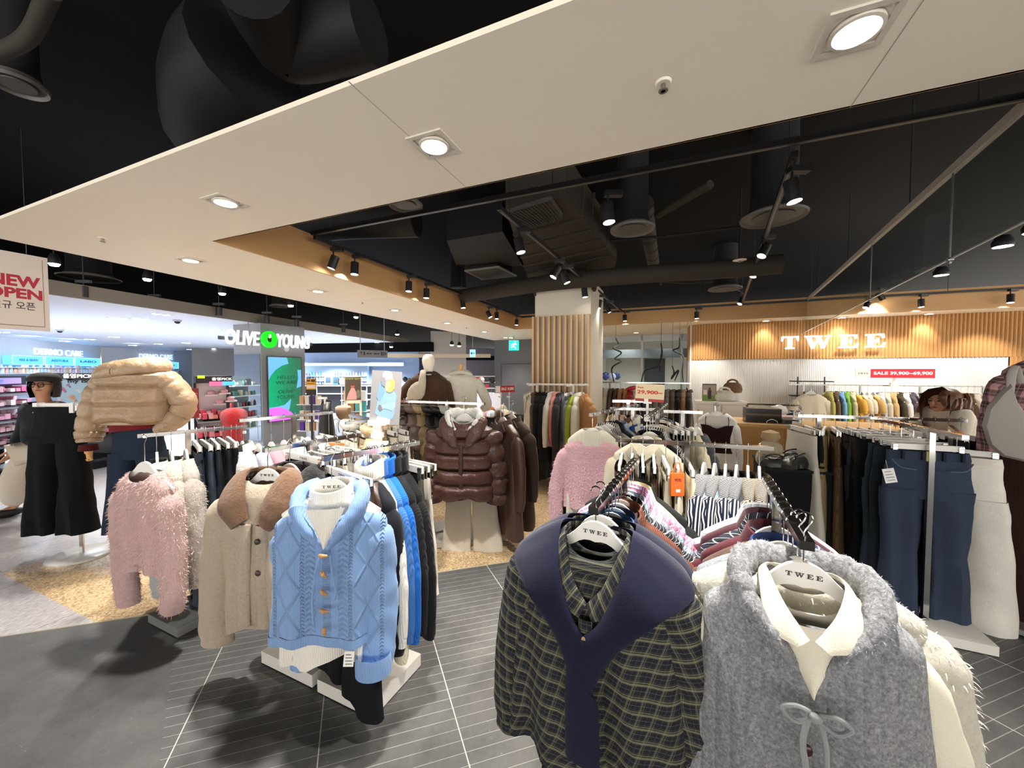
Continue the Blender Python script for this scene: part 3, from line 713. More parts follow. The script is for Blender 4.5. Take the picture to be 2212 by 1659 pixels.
# ------------------------------------------------------------------ one garment by its kind
_gm = {}
def gmesh(key, fn):
    if key not in _gm: _gm[key] = fn()
    return _gm[key]
def part(name, key, fn, m, parent):
    """mesh data shared between garments of one cut; the cloth belongs to the object"""
    me = gmesh(key, lambda: fn().mesh(name, m))
    o = put(name, me, parent); o.material_slots[0].link = 'OBJECT'; o.material_slots[0].material = m; return o
CUT = {  # cut: torso args, sleeve args, neck
 'sweater': (dict(w=.44, Ln=.56, t=.05, fold=.012, dip=.035), dict(Ls=.55, splay=.16, r0=.078, r1=.052), None),
 'turtle': (dict(w=.40, Ln=.58, t=.045, fold=.01, dip=.01), dict(Ls=.57, splay=.15, r0=.066, r1=.045), 'turtle'),
 'shirt': (dict(w=.45, Ln=.70, t=.04, fold=.014, dip=.03), dict(Ls=.58, splay=.14, r0=.075, r1=.055), 'collar'),
 'blouse': (dict(w=.40, Ln=.56, t=.035, fold=.012, dip=.03), dict(Ls=.5, splay=.12, r0=.06, r1=.05), 'collar'),
 'coat': (dict(w=.45, Ln=1.0, t=.06, fold=.02, dip=.03, hem=.52), dict(Ls=.62, splay=.12, r0=.085, r1=.062), 'lapel'),
 'blazer': (dict(w=.44, Ln=.72, t=.055, fold=.012, dip=.03), dict(Ls=.6, splay=.12, r0=.08, r1=.06), 'lapel'),
 'puffer': (dict(w=.50, Ln=.62, t=.085, fold=.008, dip=.02, puff=(.13, .03), hem=.5), dict(Ls=.58, splay=.22, r0=.10, r1=.072, puff=(.14, .02), fold=.14), 'puffcollar'),
 'vest': (dict(w=.40, Ln=.55, t=.045, fold=.012, dip=.04), None, None),
 'tee': (dict(w=.42, Ln=.56, t=.035, fold=.014, dip=.02), dict(Ls=.22, splay=.5, r0=.085, r1=.075), None),
}
NAME = {'sweater': 'sweater', 'turtle': 'turtleneck_sweater', 'shirt': 'shirt', 'blouse': 'blouse', 'coat': 'coat', 'blazer': 'blazer', 'puffer': 'puffer_jacket', 'vest': 'vest', 'tee': 't_shirt', 'trousers': 'trousers', 'jeans': 'jeans', 'skirt': 'skirt', 'wide': 'trousers', 'cargo': 'trousers'}
CATN = {'sweater': 'sweater', 'turtle': 'sweater', 'shirt': 'shirt', 'blouse': 'blouse', 'coat': 'coat', 'blazer': 'jacket', 'puffer': 'jacket', 'vest': 'vest', 'tee': 't-shirt', 'trousers': 'trousers', 'jeans': 'jeans', 'skirt': 'skirt', 'wide': 'trousers', 'cargo': 'trousers'}
BTN = mat('#2a2220', .4)
def garment(kind, cloth, loc, rz, label, group=None, seed=0, trim=None, name=None, scale=1., detail=True, cut=None, slv=None, neck='-'):
    """a hung garment; returns the Empty that holds its parts"""
    sd = seed % 4; t = thing(name or NAME[kind], label, CATN[kind], loc, rz, group)
    if scale != 1.: t.scale = (scale,)*3
    m = cloth
    if kind in ('trousers', 'jeans', 'wide', 'cargo'):
        a = {'trousers': dict(flare=.108, knee=.095), 'jeans': dict(flare=.104, knee=.084, fold=.016), 'wide': dict(flare=.15), 'cargo': dict(flare=.13)}[kind]
        part('trouser_legs', (kind, sd), lambda: trousers_mb(seed=sd, **a), m, t)
        wb = part('waistband', ('wb', kind), lambda: MB().grid([[(.184*cs(2*PI*k/30, .75), .0245*sn(2*PI*k/30, .8), z) for k in range(30)] for z in (.006, .004, -.034, -.038)], True), trim or m, t)
        if kind == 'cargo':
            for s in (-1, 1): part('pocket', ('pk', s), lambda: MB().box((s*.13-.06, -.052, -.58), (s*.13+.06, -.026, -.40)).box((s*.13-.064, -.056, -.45), (s*.13+.064, -.03, -.40)), m, t)
        return t
    if kind == 'skirt':
        part('skirt_body', (kind, sd), lambda: skirt_mb(seed=sd), m, t)
        part('waistband', ('wb', 'skirt'), lambda: MB().grid([[(.174*cs(2*PI*k/30, .8), .034*sn(2*PI*k/30, .8), z) for k in range(30)] for z in (.004, .002, -.034, -.036)], True), trim or m, t)
        return t
    ta, sa, nk = CUT[kind]; ta = dict(ta); ta.update(cut or {}); sa = None if sa is None else dict(sa)
    if sa is not None and slv: sa.update(slv)
    if neck != '-': nk = neck
    ck = (kind, sd, str(cut), str(slv))
    part('body', ('b',)+ck, lambda: torso(seed=sd, **ta), m, t)
    if sa is not None:
        for s in (-1, 1): part('sleeve', ('s', s)+ck, lambda: sleeve(s, ta['w'], ta.get('slope', .085), seed=sd, **sa), m, t)
    tm = trim or m
    if nk == 'turtle': part('roll_neck', ('turtle',), turtleneck_mb, tm, t)
    elif nk == 'collar': part('collar', ('collar',), collar_mb, tm, t)
    elif nk == 'lapel':
        def lap():
            mb = collar_mb(.085, .045, drop=.05)
            for s in (-1, 1): mb.prism([(s*.085, -.0), (s*.13, -.06), (s*.1, -.09), (s*.012, -.27), (s*.004, -.26), (s*.05, -.05)], -.075, -.062)
            return mb
        part('lapel', ('lapel',), lap, tm, t)
    elif nk == 'puffcollar': part('collar', ('puffc',), lambda: path_tube([(.035, -.075, -.03), (.09, -.04, .03), (.075, .035, .05), (0, .06, .055), (-.075, .035, .05), (-.09, -.04, .03), (-.035, -.075, -.03)], [.03, .04, .045, .045, .045, .04, .03], 14, .8, 6, .2), tm, t)
    if detail and nk in ('collar', 'lapel') and kind != 'tee':
        for i in range(4 if nk == 'collar' else 2):
            z = -.16-.11*i if nk == 'collar' else -.34-.12*i
            part('button', ('btn', i, nk, kind), lambda: MB().lathe([(0, 0), (.007, 0), (.007, .003), (0, .003)], n=10).xform(Matrix.Translation((.004, -(ta['t']*1.32+.012), z)) @ Matrix.Rotation(PI/2, 4, 'X')), BTN, t)
    return t
def dirs(p0, p1):
    d = Vector((p1[0]-p0[0], p1[1]-p0[1], 0)); L_ = d.length; d.normalize(); return d, L_, math.atan2(d.y, d.x)-PI/2
def hung(kind, cloth, pos, rz, label, group, drop=.105, seed=0, logo=False, hgroup=None, **kw):
    """a garment and the hanger that carries it; pos lies on the rail"""
    clip = kind in ('trousers', 'jeans', 'wide', 'cargo', 'skirt')
    hub = Vector(pos)+Vector((0, 0, -drop))
    hl = ('white clip hanger holding the ' if clip else 'white hanger carrying the ')+label
    hl = ' '.join(hl.split()[:16])
    hanger('clip' if clip else 'wide', drop, hub, rz, hl, hgroup or 'white shop hangers', logo)
    return garment(kind, cloth, hub+Vector((0, 0, -.055 if clip else -.047)), rz, label, group, seed, **kw)
def row(p0, p1, items, group, drop=.105, seed0=0, jit=.06, spread=None, turn=0.):
    """hang items along the rail from p0 (seen first) to p1"""
    d, L_, rz = dirs(p0, p1); n = len(items); rnd = random.Random(seed0); out = []
    for i, it in enumerate(items):
        kind, cloth, label = it[:3]; kw = dict(it[3]) if len(it) > 3 else {}
        f = kw.pop('at', (i/(max(1, n-1)))); dr = kw.pop('drop', drop)
        p = Vector(p0)+d*(L_*f); p.z = p0[2]*(1-f)+p1[2]*f
        out.append(hung(kind, cloth, p, rz+turn+kw.pop('turn', 0)+rnd.uniform(-jit, jit), label, group, dr, seed0+i, **kw))
    return out
# ------------------------------------------------------------------ racks
BASEW = mat('#d9d6d0', .45, name='base_white'); BASEG = mat('#6f706e', .5, name='base_grey')
def t_rack(label, p0, p1, post, base=(.42, .42), bh=.06, basecol=None, baserot=None, chrome=CHROME, group='chrome rail racks on square bases', sleeve_=True):
    """single rail on one square post and a slab base"""
    d, L_, rz = dirs(p0, p1); z = p0[2]; t = thing('clothing_rack', label, 'clothing rack', (post[0], post[1], 0), rz, group)
    c = Vector(((Vector(p0)+Vector(p1))/2-Vector((post[0], post[1], 0)))); M_ = Matrix.Rotation(-rz, 4, 'Z')
    a = M_ @ (Vector(p0)-Vector((post[0], post[1], 0))); b = M_ @ (Vector(p1)-Vector((post[0], post[1], 0)))
    MB().box((a.x-.015, a.y-.03, z-.028), (a.x+.015, b.y+.03, z-.006)).build('rail', chrome, t)
    MB().box((a.x-.014, -.014, bh), (a.x+.014, .014, z-.028)).build('post', chrome, t)
    if base:
        br = 0 if baserot is None else baserot-rz
        MB().box((-base[0]/2, -base[1]/2, .006), (base[0]/2, base[1]/2, bh)).build('base', basecol or BASEW, t, rz=br)
        MB().box((-.035, -.035, bh), (.035, .035, bh+.006)).build('foot_plate', chrome, t, rz=br)
    return t

def strip(Lp, Rp, th, sub=6, n=12, wob=0., seed=0):
    """padded band between two edge lines"""
    def cr(P):
        P = [Vector(p) for p in P]; P = [P[0]*2-P[1]]+P+[P[-1]*2-P[-2]]; out = []
        for i in range(1, len(P)-2):
            for j in range(sub):
                t = j/sub; out.append(.5*((2*P[i])+(P[i+1]-P[i-1])*t+(2*P[i-1]-5*P[i]+4*P[i+1]-P[i+2])*t*t+(3*P[i]-P[i-1]-3*P[i+1]+P[i+2])*t**3))
        out.append(P[-2]); return out
    a, b = cr(Lp), cr(Rp); rings = []
    for i in range(len(a)):
        c = (a[i]+b[i])/2; h = (b[i]-a[i])/2; t = ((a[min(i+1, len(a)-1)]+b[min(i+1, len(a)-1)])-(a[max(i-1, 0)]+b[max(i-1, 0)])); nn = h.cross(t)
        nn = nn.normalized() if nn.length > 1e-9 else Vector((0, -1, 0)); k_ = 1+wob*nz(i*.5, seed, 1)
        rings.append([c+h*math.cos(2*PI*k/n)+nn*th*k_*math.sin(2*PI*k/n) for k in range(n)])
    return MB().grid(rings, True, 0, True, True)
# ================================================================== the racks and what hangs on them
FB = fabric
def child(mb, name, m, parent, label=None, **k):
    o = mb.build(name, m, parent, **k)
    if label: o['label'] = label
    return o
def clothhub(pos, drop): return Vector(pos)+Vector((0, 0, -drop))
def bib(parent, m, hw, z0, z1, y0, y1):
    child(MB().grid([[((hw*(1-j/8)+.003)*(-1+2*k/8), y0+(y1-y0)*j/8-.012*(1-(-1+2*k/8)**2), z0+(z1-z0)*j/8) for k in range(9)] for j in range(9)], False), 'front', m, parent)
def lerp(a, b, f): return Vector(a)*(1-f)+Vector(b)*f
def swing_tag(parent, x, y, z, col='#f0eee8', wd=.04, h=.065, tilt=.1, name='price_tag'):
    mb = MB(); mb.box((-wd/2, -.0008, -h), (wd/2, .0008, 0)); mb.tube([(0, 0, 0), (.004, .004, .05)], .0008, 5)
    tg = child(mb.xform(Matrix.Translation((x, y, z)) @ Matrix.Rotation(tilt, 4, 'Y')), name, mat(col, .6), parent, 'paper swing tag')
    ln = MB()
    for k, (a, b) in enumerate(((-.35, .2), (-.35, .3), (-.35, .35), (-.3, .35))):
        zz = -h*(.2+.2*k); ln.box((a*wd, -.0016, zz-.003), (b*wd, -.0009, zz))
    child(ln.xform(Matrix.Translation((x, y, z)) @ Matrix.Rotation(tilt, 4, 'Y')), 'tag_print', mat('#5a5a5c', .7), tg)
# ---------------------------------------------------------------- rack A: blue cardigan in front
RA0, RA1 = Vector((-.834, 1.72, 1.22)), Vector((-.538, 2.06, 1.22))
t_rack('chrome rack behind the blue hooded cardigan, on the nearer white square base', RA0, RA1, (-.73, 1.915), (.36, .35), .07, baserot=math.radians(-24.4), group='low rail racks on square bases')
gA = 'clothes on the rack with the blue cardigan'
def cable_mat(col):
    m, N, L, b = newmat('cable_knit'); v = coords(N, L); s = sepxyz(N, L, v)
    ax = math_(N, L, 'ABSOLUTE', s[0])
    def diamond(cx, hw, per):
        dx = math_(N, L, 'DIVIDE', math_(N, L, 'ABSOLUTE', math_(N, L, 'SUBTRACT', ax, cx)), hw)
        tri = math_(N, L, 'ABSOLUTE', math_(N, L, 'SUBTRACT', math_(N, L, 'MULTIPLY', math_(N, L, 'FRACT', math_(N, L, 'DIVIDE', s[2], per)), 2.), 1.))
        dd = math_(N, L, 'ABSOLUTE', math_(N, L, 'SUBTRACT', dx, tri))
        inside = math_(N, L, 'LESS_THAN', dx, 1.08)
        return math_(N, L, 'MULTIPLY', math_(N, L, 'MAXIMUM', math_(N, L, 'SUBTRACT', 1, math_(N, L, 'DIVIDE', dd, .2)), 0), inside)
    def braid(cx, hw, per):
        dx = math_(N, L, 'DIVIDE', math_(N, L, 'SUBTRACT', ax, cx), hw)
        ph = math_(N, L, 'ADD', math_(N, L, 'DIVIDE', s[2], per), math_(N, L, 'MULTIPLY', math_(N, L, 'ABSOLUTE', dx), .55))
        wv = math_(N, L, 'ABSOLUTE', math_(N, L, 'SINE', math_(N, L, 'MULTIPLY', ph, PI)))
        return math_(N, L, 'MULTIPLY', wv, math_(N, L, 'LESS_THAN', math_(N, L, 'ABSOLUTE', dx), 1.))
    h = math_(N, L, 'MAXIMUM', diamond(.155, .05, .17), math_(N, L, 'MAXIMUM', braid(.065, .02, .022), braid(.095, .008, .014)))
    h = math_(N, L, 'MAXIMUM', h, braid(.215, .008, .014))
    w_ = N.new('ShaderNodeTexWave'); w_.inputs['Scale'].default_value = 55; w_.inputs['Distortion'].default_value = .6; L.new(v, w_.inputs['Vector'])
    rib = math_(N, L, 'LESS_THAN', ax, .016)
    ribw = math_(N, L, 'MULTIPLY', math_(N, L, 'ABSOLUTE', math_(N, L, 'SINE', math_(N, L, 'MULTIPLY', s[2], 420.))), rib)
    hh = math_(N, L, 'ADD', math_(N, L, 'ADD', h, math_(N, L, 'MULTIPLY', ribw, .5)), math_(N, L, 'MULTIPLY', w_.outputs['Fac'], .12))
    f = noise_tex(N, L, v, 240, 3)
    c = mix(N, L, f, shade(col, .88), shade(col, 1.1)); L.new(c, b.inputs['Base Color'])
    b.inputs['Roughness'].default_value = .9; b.inputs['Specular IOR Level'].default_value = .15; b.inputs['Sheen Weight'].default_value = .2
    bump(N, L, b, hh, .9, .008); return m
BLUE = '#7f9fce'; M_CAB = cable_mat(BLUE); M_BLUK = FB(BLUE, 'knit')
def blue_cardigan(hub, rz):
    t = thing('hooded_cardigan', 'sky blue cable-knit hooded cardigan with wooden toggles over an ivory roll neck', 'cardigan', hub, rz, None)
    b = torso(w=.45, Ln=.54, t=.07, fold=.012, seed=3, dip=.06, hem=.50, N=60, M=34, neck=.09); child(b, 'body', M_CAB, t)
    child(MB().grid([[(x*1.012, y*1.03, z) for x, y, z in b.v[-60:]], [(x*1.02, y*1.06, z-.035) for x, y, z in b.v[-60:]], [(x*.97, y*.97, z-.045) for x, y, z in b.v[-60:]]], True), 'hem_rib', M_BLUK, t)
    for s in (-1, 1):
        sl = child(sleeve(s, .41 if s > 0 else .40, .085, .62, .05 if s > 0 else -.02, .085, .07, .09, 4, None, -.17 if s > 0 else .12, .03, .12, .75, 26, 30), 'sleeve', M_CAB, t)
    child(sleeve(1, .45, .085, .60, .14, .09, .076, .05, 4, None, -.1, .03, .12, .75, 26, 30).xform(Matrix.Scale(1, 4)) if False else MB().lathe([(.062, .0), (.07, .03), (.074, .0), (.073, -.055), (.062, -.06)], (.178, -.075, -.665), 26, 0, 1, .8), 'turned_cuff', M_BLUK, t)
    child(hood_mb(.25, .05, .08, -.19, 5), 'hood', M_BLUK, t)
    for s in (-1, 1):
        child(path_tube([(s*.02, -.10, -.19), (s*.035, -.115, -.27), (s*.045, -.118, -.36+.03*s), (s*.04, -.115, -.42+.05*s)], .0045, 8), 'drawstring', M_BLUK, t)
    for i, (z, a) in enumerate(((-.185, .2), (-.26, .9), (-.335, .7), (-.41, .3), (-.495, 1.45))):
        child(MB().tube([(-.016*math.cos(a), -.118, z+.016*math.sin(a)), (.0, -.124, z), (.016*math.cos(a), -.118, z-.016*math.sin(a))], [.006, .009, .005], 10), 'toggle', mat('#b58a5c', .5, name='toggle_wood'), t, 'wooden toggle button')
    swing_tag(t, .09, -.1, -.6)
    return t
hubA = clothhub(RA0+Vector((.062, -.11, 0)), .13); rzA = math.radians(8)
blue_cardigan(hubA+Vector((0, 0, -.045)), rzA)
iv = thing('turtleneck_sweater', 'ivory roll neck sweater worn inside the blue cardigan', 'sweater', hubA+Vector((0, 0, -.02)), rzA)
child(torso(w=.40, Ln=.70, t=.05, fold=.016, seed=1, dip=.01, hem=.44, hemwave=.02), 'body', FB('#e8e4da', 'knit'), iv); child(turtleneck_mb(.08, .05), 'roll_neck', FB('#efece4', 'knit'), iv); bib(iv, FB('#e8e4da', 'knit'), .075, -.03, -.185, -.088, -.106)
hanger('wide', .13, hubA+Vector((0, 0, .045)), rzA, 'white hanger inside the ivory roll neck sweater', None, True)
row(RA0+Vector((.03, .035, 0)), RA1, [
  ('wide', FB('#0c0d12'), 'black wide trousers behind the blue cardigan', dict(logo=True, drop=.085, at=.04)),
  ('skirt', FB('#3d261b', 'leather'), 'brown suede skirt beside the blue cardigan', dict(turn=.05, at=.14)),
  ('sweater', FB('#14161d', 'wool'), 'black-navy knit with a long sleeve behind the brown suede', dict(slv=dict(Ls=.66, splay=.1), at=.34)),
  ('turtle', FB('#e3dcc2', 'knit'), 'cream cable roll neck behind the black-navy knit', dict(cut=dict(w=.42), slv=dict(Ls=.72, splay=.1), at=.42)),
  ('turtle', FB('#ece9df', 'knit'), 'white roll neck next to the cream cable one', dict(cut=dict(w=.43), slv=dict(Ls=.62))),
  ('turtle', FB('#3f6fb4', 'knit'), 'muted blue roll neck between the white and the cobalt one', dict(cut=dict(w=.43), slv=dict(Ls=.62))),
  ('turtle', FB('#1763bd', 'knit'), 'cobalt blue roll neck, the brightest on its rack', dict(cut=dict(w=.43), slv=dict(Ls=.64))),
  ('turtle', FB('#15161a', 'knit'), 'black roll neck just after the cobalt one', dict(cut=dict(w=.43), slv=dict(Ls=.62))),
  ('turtle', FB('#101114', 'knit'), 'second black roll neck after the cobalt one', dict(cut=dict(w=.44), slv=dict(Ls=.66))),
  ('cargo', FB('#0e0e10'), 'black cargo trousers beside the olive pair', dict(logo=False, scale=.72, turn=.05)),
  ('cargo', FB('#6d6a58'), 'olive cargo trousers clipped between black and white pairs', dict(scale=.66, turn=.1)),
  ('cargo', FB('#dcd7ca'), 'white cargo trousers at the end of the rack', dict(scale=.66, turn=.12))], gA, .10, 11, .03)
ct = thing('suede_sleeve_jacket', 'dark brown suede jacket sleeve with strap hanging by the blue cardigan', 'jacket', clothhub(lerp(RA0, RA1, .24), .15)+Vector((.045, .03, 0)), math.radians(-40))
child(torso(w=.34, Ln=.4, t=.05, seed=2, fold=.012), 'body', FB('#3a241a', 'leather'), ct)
for s in (1,):
    child(sleeve(1, .34, .085, .42, .06, .058, .045, .12, 2), 'sleeve', FB('#47291b', 'leather'), ct)
    for z in (-.30, -.36): child(MB().lathe([(.05, -.012), (.056, -.01), (.056, .01), (.05, .012)], (.185, -.0, z), 20, 0, 1, .7), 'cuff_strap', FB('#3a2015', 'leather'), ct)
# ---------------------------------------------------------------- rack B: shearling coat in front
RB0, RB1 = Vector((-1.22, 1.90, 1.22)), Vector((-.964, 2.31, 1.22))
t_rack('chrome rack behind the beige shearling coat, on the farther white square base', RB0, RB1, (-1.112, 2.10), (.40, .36), .07, baserot=math.radians(-24.4), group='low rail racks on square bases')
def open_coat(name, label, hub, rz, col, fur, kind='fuzz', Ln=.66, w=.5):
    t = thing(name, label, 'coat', hub, rz); m = FB(col, kind)
    child(torso(w=w, Ln=Ln, t=.085, fold=.022, seed=2, hem=w*1.12, dip=.02, N=52, M=28), 'body', m, t)
    for s in (-1, 1): child(sleeve(s, w, .085, Ln+.02, .13, .105, .088, .07, 2, None, -.05, .03, .1, .75, 24, 26), 'sleeve', m, t)
    for s in (-1, 1):
        child(strip([(s*.01, .05, .045), (s*.085, .03, .04), (s*.09, -.03, .03), (s*.055, -.085, -.06), (s*.025, -.105, -.17)], [(s*.01, .1, -.05), (s*.14, .07, -.03), (s*.19, -.02, -.035), (s*.185, -.1, -.13), (s*.10, -.115, -.22)], .022, 7, 16, .25, s), 'fur_collar', FB(fur, 'fur'), t, 'fur collar')
        child(strip([(s*.012, -.10, -.2), (s*.015, -.108, -.4), (s*.02, -.112, -Ln+.03)], [(s*.075, -.098, -.2), (s*.08, -.105, -.4), (s*.085, -.11, -Ln+.03)], .012, 5), 'front_facing', m, t)
    for z in (-.27, -.42): child(MB().ball((.035, -.122, z), (.014, .006, .014)), 'button', mat('#3a2a22', .4), t)
    return t
rzB = math.radians(-6); hubB = clothhub(RB0+Vector((.0, -.02, 0)), .11)
open_coat('shearling_coat', 'beige shearling coat with a brown fur collar hanging open', hubB+Vector((0, 0, -.045)), rzB, '#d0bea6', '#7d5d45', 'fuzz', .72, .46)
inn = thing('blouse', 'dark lining blouse showing inside the beige shearling coat', 'blouse', hubB+Vector((0, 0, -.02)), rzB)
child(torso(w=.3, Ln=.3, t=.03, seed=1, dip=.08), 'body', FB('#3b2c26'), inn)
hanger('wide', .11, hubB, rzB, 'white hanger inside the beige shearling coat', None, True)
hB2 = clothhub(lerp(RB0, RB1, .2), .11); open_coat('fur_coat', 'white coat with a black fur collar behind the shearling coat', hB2+Vector((.03, 0, -.045)), math.radians(-20), '#e6e1d4', '#0e0d0d', 'fuzz', .62, .44)
hanger('wide', .11, hB2, math.radians(-20), 'white hanger inside the white coat with black collar', None, True)
row(lerp(RB0, RB1, .36), RB1, [
  ('skirt', FB('#2c1a20', 'wool'), 'plum skirt on a logo clip hanger', dict(logo=True, drop=.07)), ('skirt', FB('#231a1a', 'wool'), 'dark brown skirt behind the plum one', dict(logo=True)),
  ('trousers', FB('#cdbfa6'), 'beige trousers on the shearling coat rack'), ('trousers', FB('#d8d2c4'), 'off-white trousers on the shearling coat rack'), ('trousers', FB('#8d7a66'), 'taupe trousers on the shearling coat rack'), ('trousers', FB('#c9bda8'), 'sand trousers at the end of the shearling coat rack')], 'clothes on the shearling coat rack', .09, 5, .04)
# ---------------------------------------------------------------- rack C: pink fluffy sweater in front
RC0, RC1 = Vector((-2.28, 2.34, 1.215)), Vector((-1.93, 2.70, 1.215))
t_rack('chrome rack on a dark grey base holding the pink fluffy sweater', RC0, RC1, (-2.08, 2.435), (.34, .34), .06, BASEG, math.radians(-24.4), group='low rail racks on square bases')
rzC = math.radians(2); hC = clothhub(RC0*.915+Vector((0, 0, .12)), .15); pk_ = RC0*.915
fa = thing('faceout_arm', 'short chrome arm reaching forward from the dark-based rack', 'rack arm', RC0+Vector((0, 0, -.006)), 0); child(MB().tube([(0, 0, -.01), (pk_.x-RC0.x, pk_.y-RC0.y, .016)], .008, 8), 'arm', CHROME, fa)
def fluffy(name, label, cat, hub, rz, col, n, w=.44, Ln=.6, neckc=None, fl=.016, sequin=False, slv=None, seed=1, dip=.05):
    t = thing(name, label, cat, hub, rz); m = FB(col, 'fuzz'); fm = mat(col, .9, spec=.1, name='fibre_%s' % col.strip('#'))
    b = torso(w=w, Ln=Ln, t=.06, fold=.014, seed=seed, dip=dip, hem=w*1.02, N=48, M=26); a = dict(Ls=.66, splay=.15, r0=.085, r1=.064, fold=.1, flat=.75); a.update(slv or {})
    child(b, 'body', m, t)
    if n: child(fuzz(b, n, fl, seed=seed), 'fuzz', fm, t).__setitem__('kind', 'stuff')
    for s in (-1, 1):
        sl = sleeve(s, w, .085, seed=seed, **a); o = child(sl, 'sleeve', m, t)
        if n: child(fuzz(sl, n//3, fl, seed=seed+s), 'fuzz', fm, o).__setitem__('kind', 'stuff')
        if sequin:
            q = MB(); rnd = random.Random(s)
            for _ in range(46):
                p = Vector(rnd.choice(sl.v)); q.ball(p, .0022, 5, 3)
            child(q, 'sequins', mat('#f4f0ee', .1, 1.), o).__setitem__('kind', 'stuff')
    return t
fluffy('fluffy_sweater', 'dusty pink fluffy sweater with sequins at the front of its rack', 'sweater', hC+Vector((0, 0, -.055)), math.radians(-12), '#e6c2be', 5200, .37, .55, sequin=True, slv=dict(Ls=.68, splay=.05))
hanger('wide', .15, hC, math.radians(-12), 'white hanger carrying the dusty pink fluffy sweater', None)
dC = (RC1-RC0).normalized()
for i, (col, lab, n) in enumerate((('#bfc8c8', 'pale mint fluffy sweater behind the dusty pink one', 1200), ('#ddd6c6', 'cream fluffy sweater behind the pale mint one', 2600), ('#d3c8bf', 'beige sequinned fluffy sweater behind the cream one', 2600))):
    p = RC0+dC*(.055+.058*i)+Vector((.015*i, 0, 0)); hub = clothhub(p, .13)
    fluffy('fluffy_sweater', lab, 'sweater', hub+Vector((0, 0, -.05)), math.radians(-46+2*i), col, n, .43, .56, seed=i+2, sequin=(i == 2), slv=dict(Ls=.64, splay=.17))
    hanger('wide', .13, hub, math.radians(-46+2*i), 'white hanger carrying the '+lab, None)
row(RC0+dC*.25, RC0+dC*.44, [('jeans', FB('#2b333d', 'denim'), 'flared blue-grey jeans next to the beige sequinned sweater', dict(cut=None)), ('jeans', FB('#333d49', 'denim'), 'flared washed jeans, second of the four dark pairs'), ('jeans', FB('#20252d', 'denim'), 'flared dark jeans, third of the four dark pairs'), ('jeans', FB('#17181c', 'denim'), 'flared black jeans, last of the four dark pairs'), ('trousers', FB('#0e0f11'), 'black trousers beside the boucle jacket')], 'jeans on the pink sweater rack', .09, 8, .03)
row(RC0+dC*.47, RC1, [('blazer', FB('#dedbd3', 'fuzz'), 'white boucle jacket with black tweed hem', dict(trim=FB('#2a2a2c', 'fuzz'))), ('blazer', FB('#ece6d2', 'wool'), 'cream wool jacket behind the boucle one')], 'jackets on the pink sweater rack', .12, 4, .03)
# ---------------------------------------------------------------- rack K: pastel knits behind
RK0, RK1 = Vector((-1.93, 2.72, 1.26)), Vector((-1.55, 3.2, 1.26))
t_rack('chrome rack with pastel knits between the pink and the shearling racks', RK0, RK1, (-1.72, 2.98), (.4, .4), .06, group='low rail racks on square bases')
row(RK0, RK1, [('sweater', FB('#e8e2c6', 'wool'), 'pale yellow wool top at the front of the pastel rack', dict(cut=dict(Ln=.6))), ('sweater', FB('#c3c4dc', 'fuzz'), 'lavender fluffy sweater on the pastel rack'), ('sweater', FB('#dea5b4', 'fuzz'), 'rose pink fluffy sweater on the pastel rack'), ('sweater', FB('#e6dfd0', 'fuzz'), 'ivory fluffy sweater behind the rose pink one'), ('blouse', FB('#e9e4da'), 'white blouse at the back of the pastel rack'), ('vest', FB('#141315', 'fuzz'), 'black furry vest on the pastel rack'), ('sweater', FB('#d5dae6', 'wool'), 'icy blue sweater behind the black furry vest'), ('trousers', FB('#d9d4bd'), 'cream trousers on the pastel rack')], 'knits on the pastel rack', .2, 21, .05)
bagc = thing('logo_sweater', 'cream sweater with a black hand-drawn motif beside the shearling rack', 'sweater', (-1.33, 2.86, 1.02), math.radians(-4))
child(torso(w=.46, Ln=.5, t=.05, seed=1), 'body', FB('#e7e0d2', 'knit'), bagc)
for s in (-1, 1): child(sleeve(s, .46, .085, .5, .2, seed=1), 'sleeve', FB('#e7e0d2', 'knit'), bagc)
child(path_tube([(-.14, -.075, -.1), (-.1, -.085, -.17), (0, -.09, -.2), (.1, -.085, -.17), (.14, -.075, -.1)], .007, 8), 'motif', BLACK, bagc, 'black curved motif'); child(MB().tube([(-.01, -.088, -.11), (0, -.094, -.2)], .007, 8).tube([(.05, -.088, -.12), (.02, -.094, -.2)], .007, 8), 'motif', BLACK, bagc)
hanger('wide', .2, (-1.33, 2.86, 1.032), math.radians(-4), 'white hanger carrying the cream motif sweater', None)
# bar with empty hooks over the clip hangers
RL0, RL1 = Vector((-1.30, 3.02, 1.2)), Vector((-.98, 3.3, 1.2))
t_rack('low chrome rack whose clip hangers stand between pastel knits and puffers', RL0, RL1, (-1.14, 3.16), (.36, .36), .05, group='low rail racks on square bases')
row(RL0, RL1, [('trousers', FB('#d2cbbb'), 'pale trousers in front of the puffer rack'), ('trousers', FB('#b9a78e'), 'tan trousers in front of the puffer rack'), ('wide', FB('#33292a'), 'dark plum trousers in front of the puffer rack'), ('skirt', FB('#c8beb0'), 'stone skirt in front of the puffer rack'), ('trousers', FB('#e0dbd0'), 'white trousers in front of the puffer rack')], 'trousers in front of the puffer rack', .1, 31, .05)
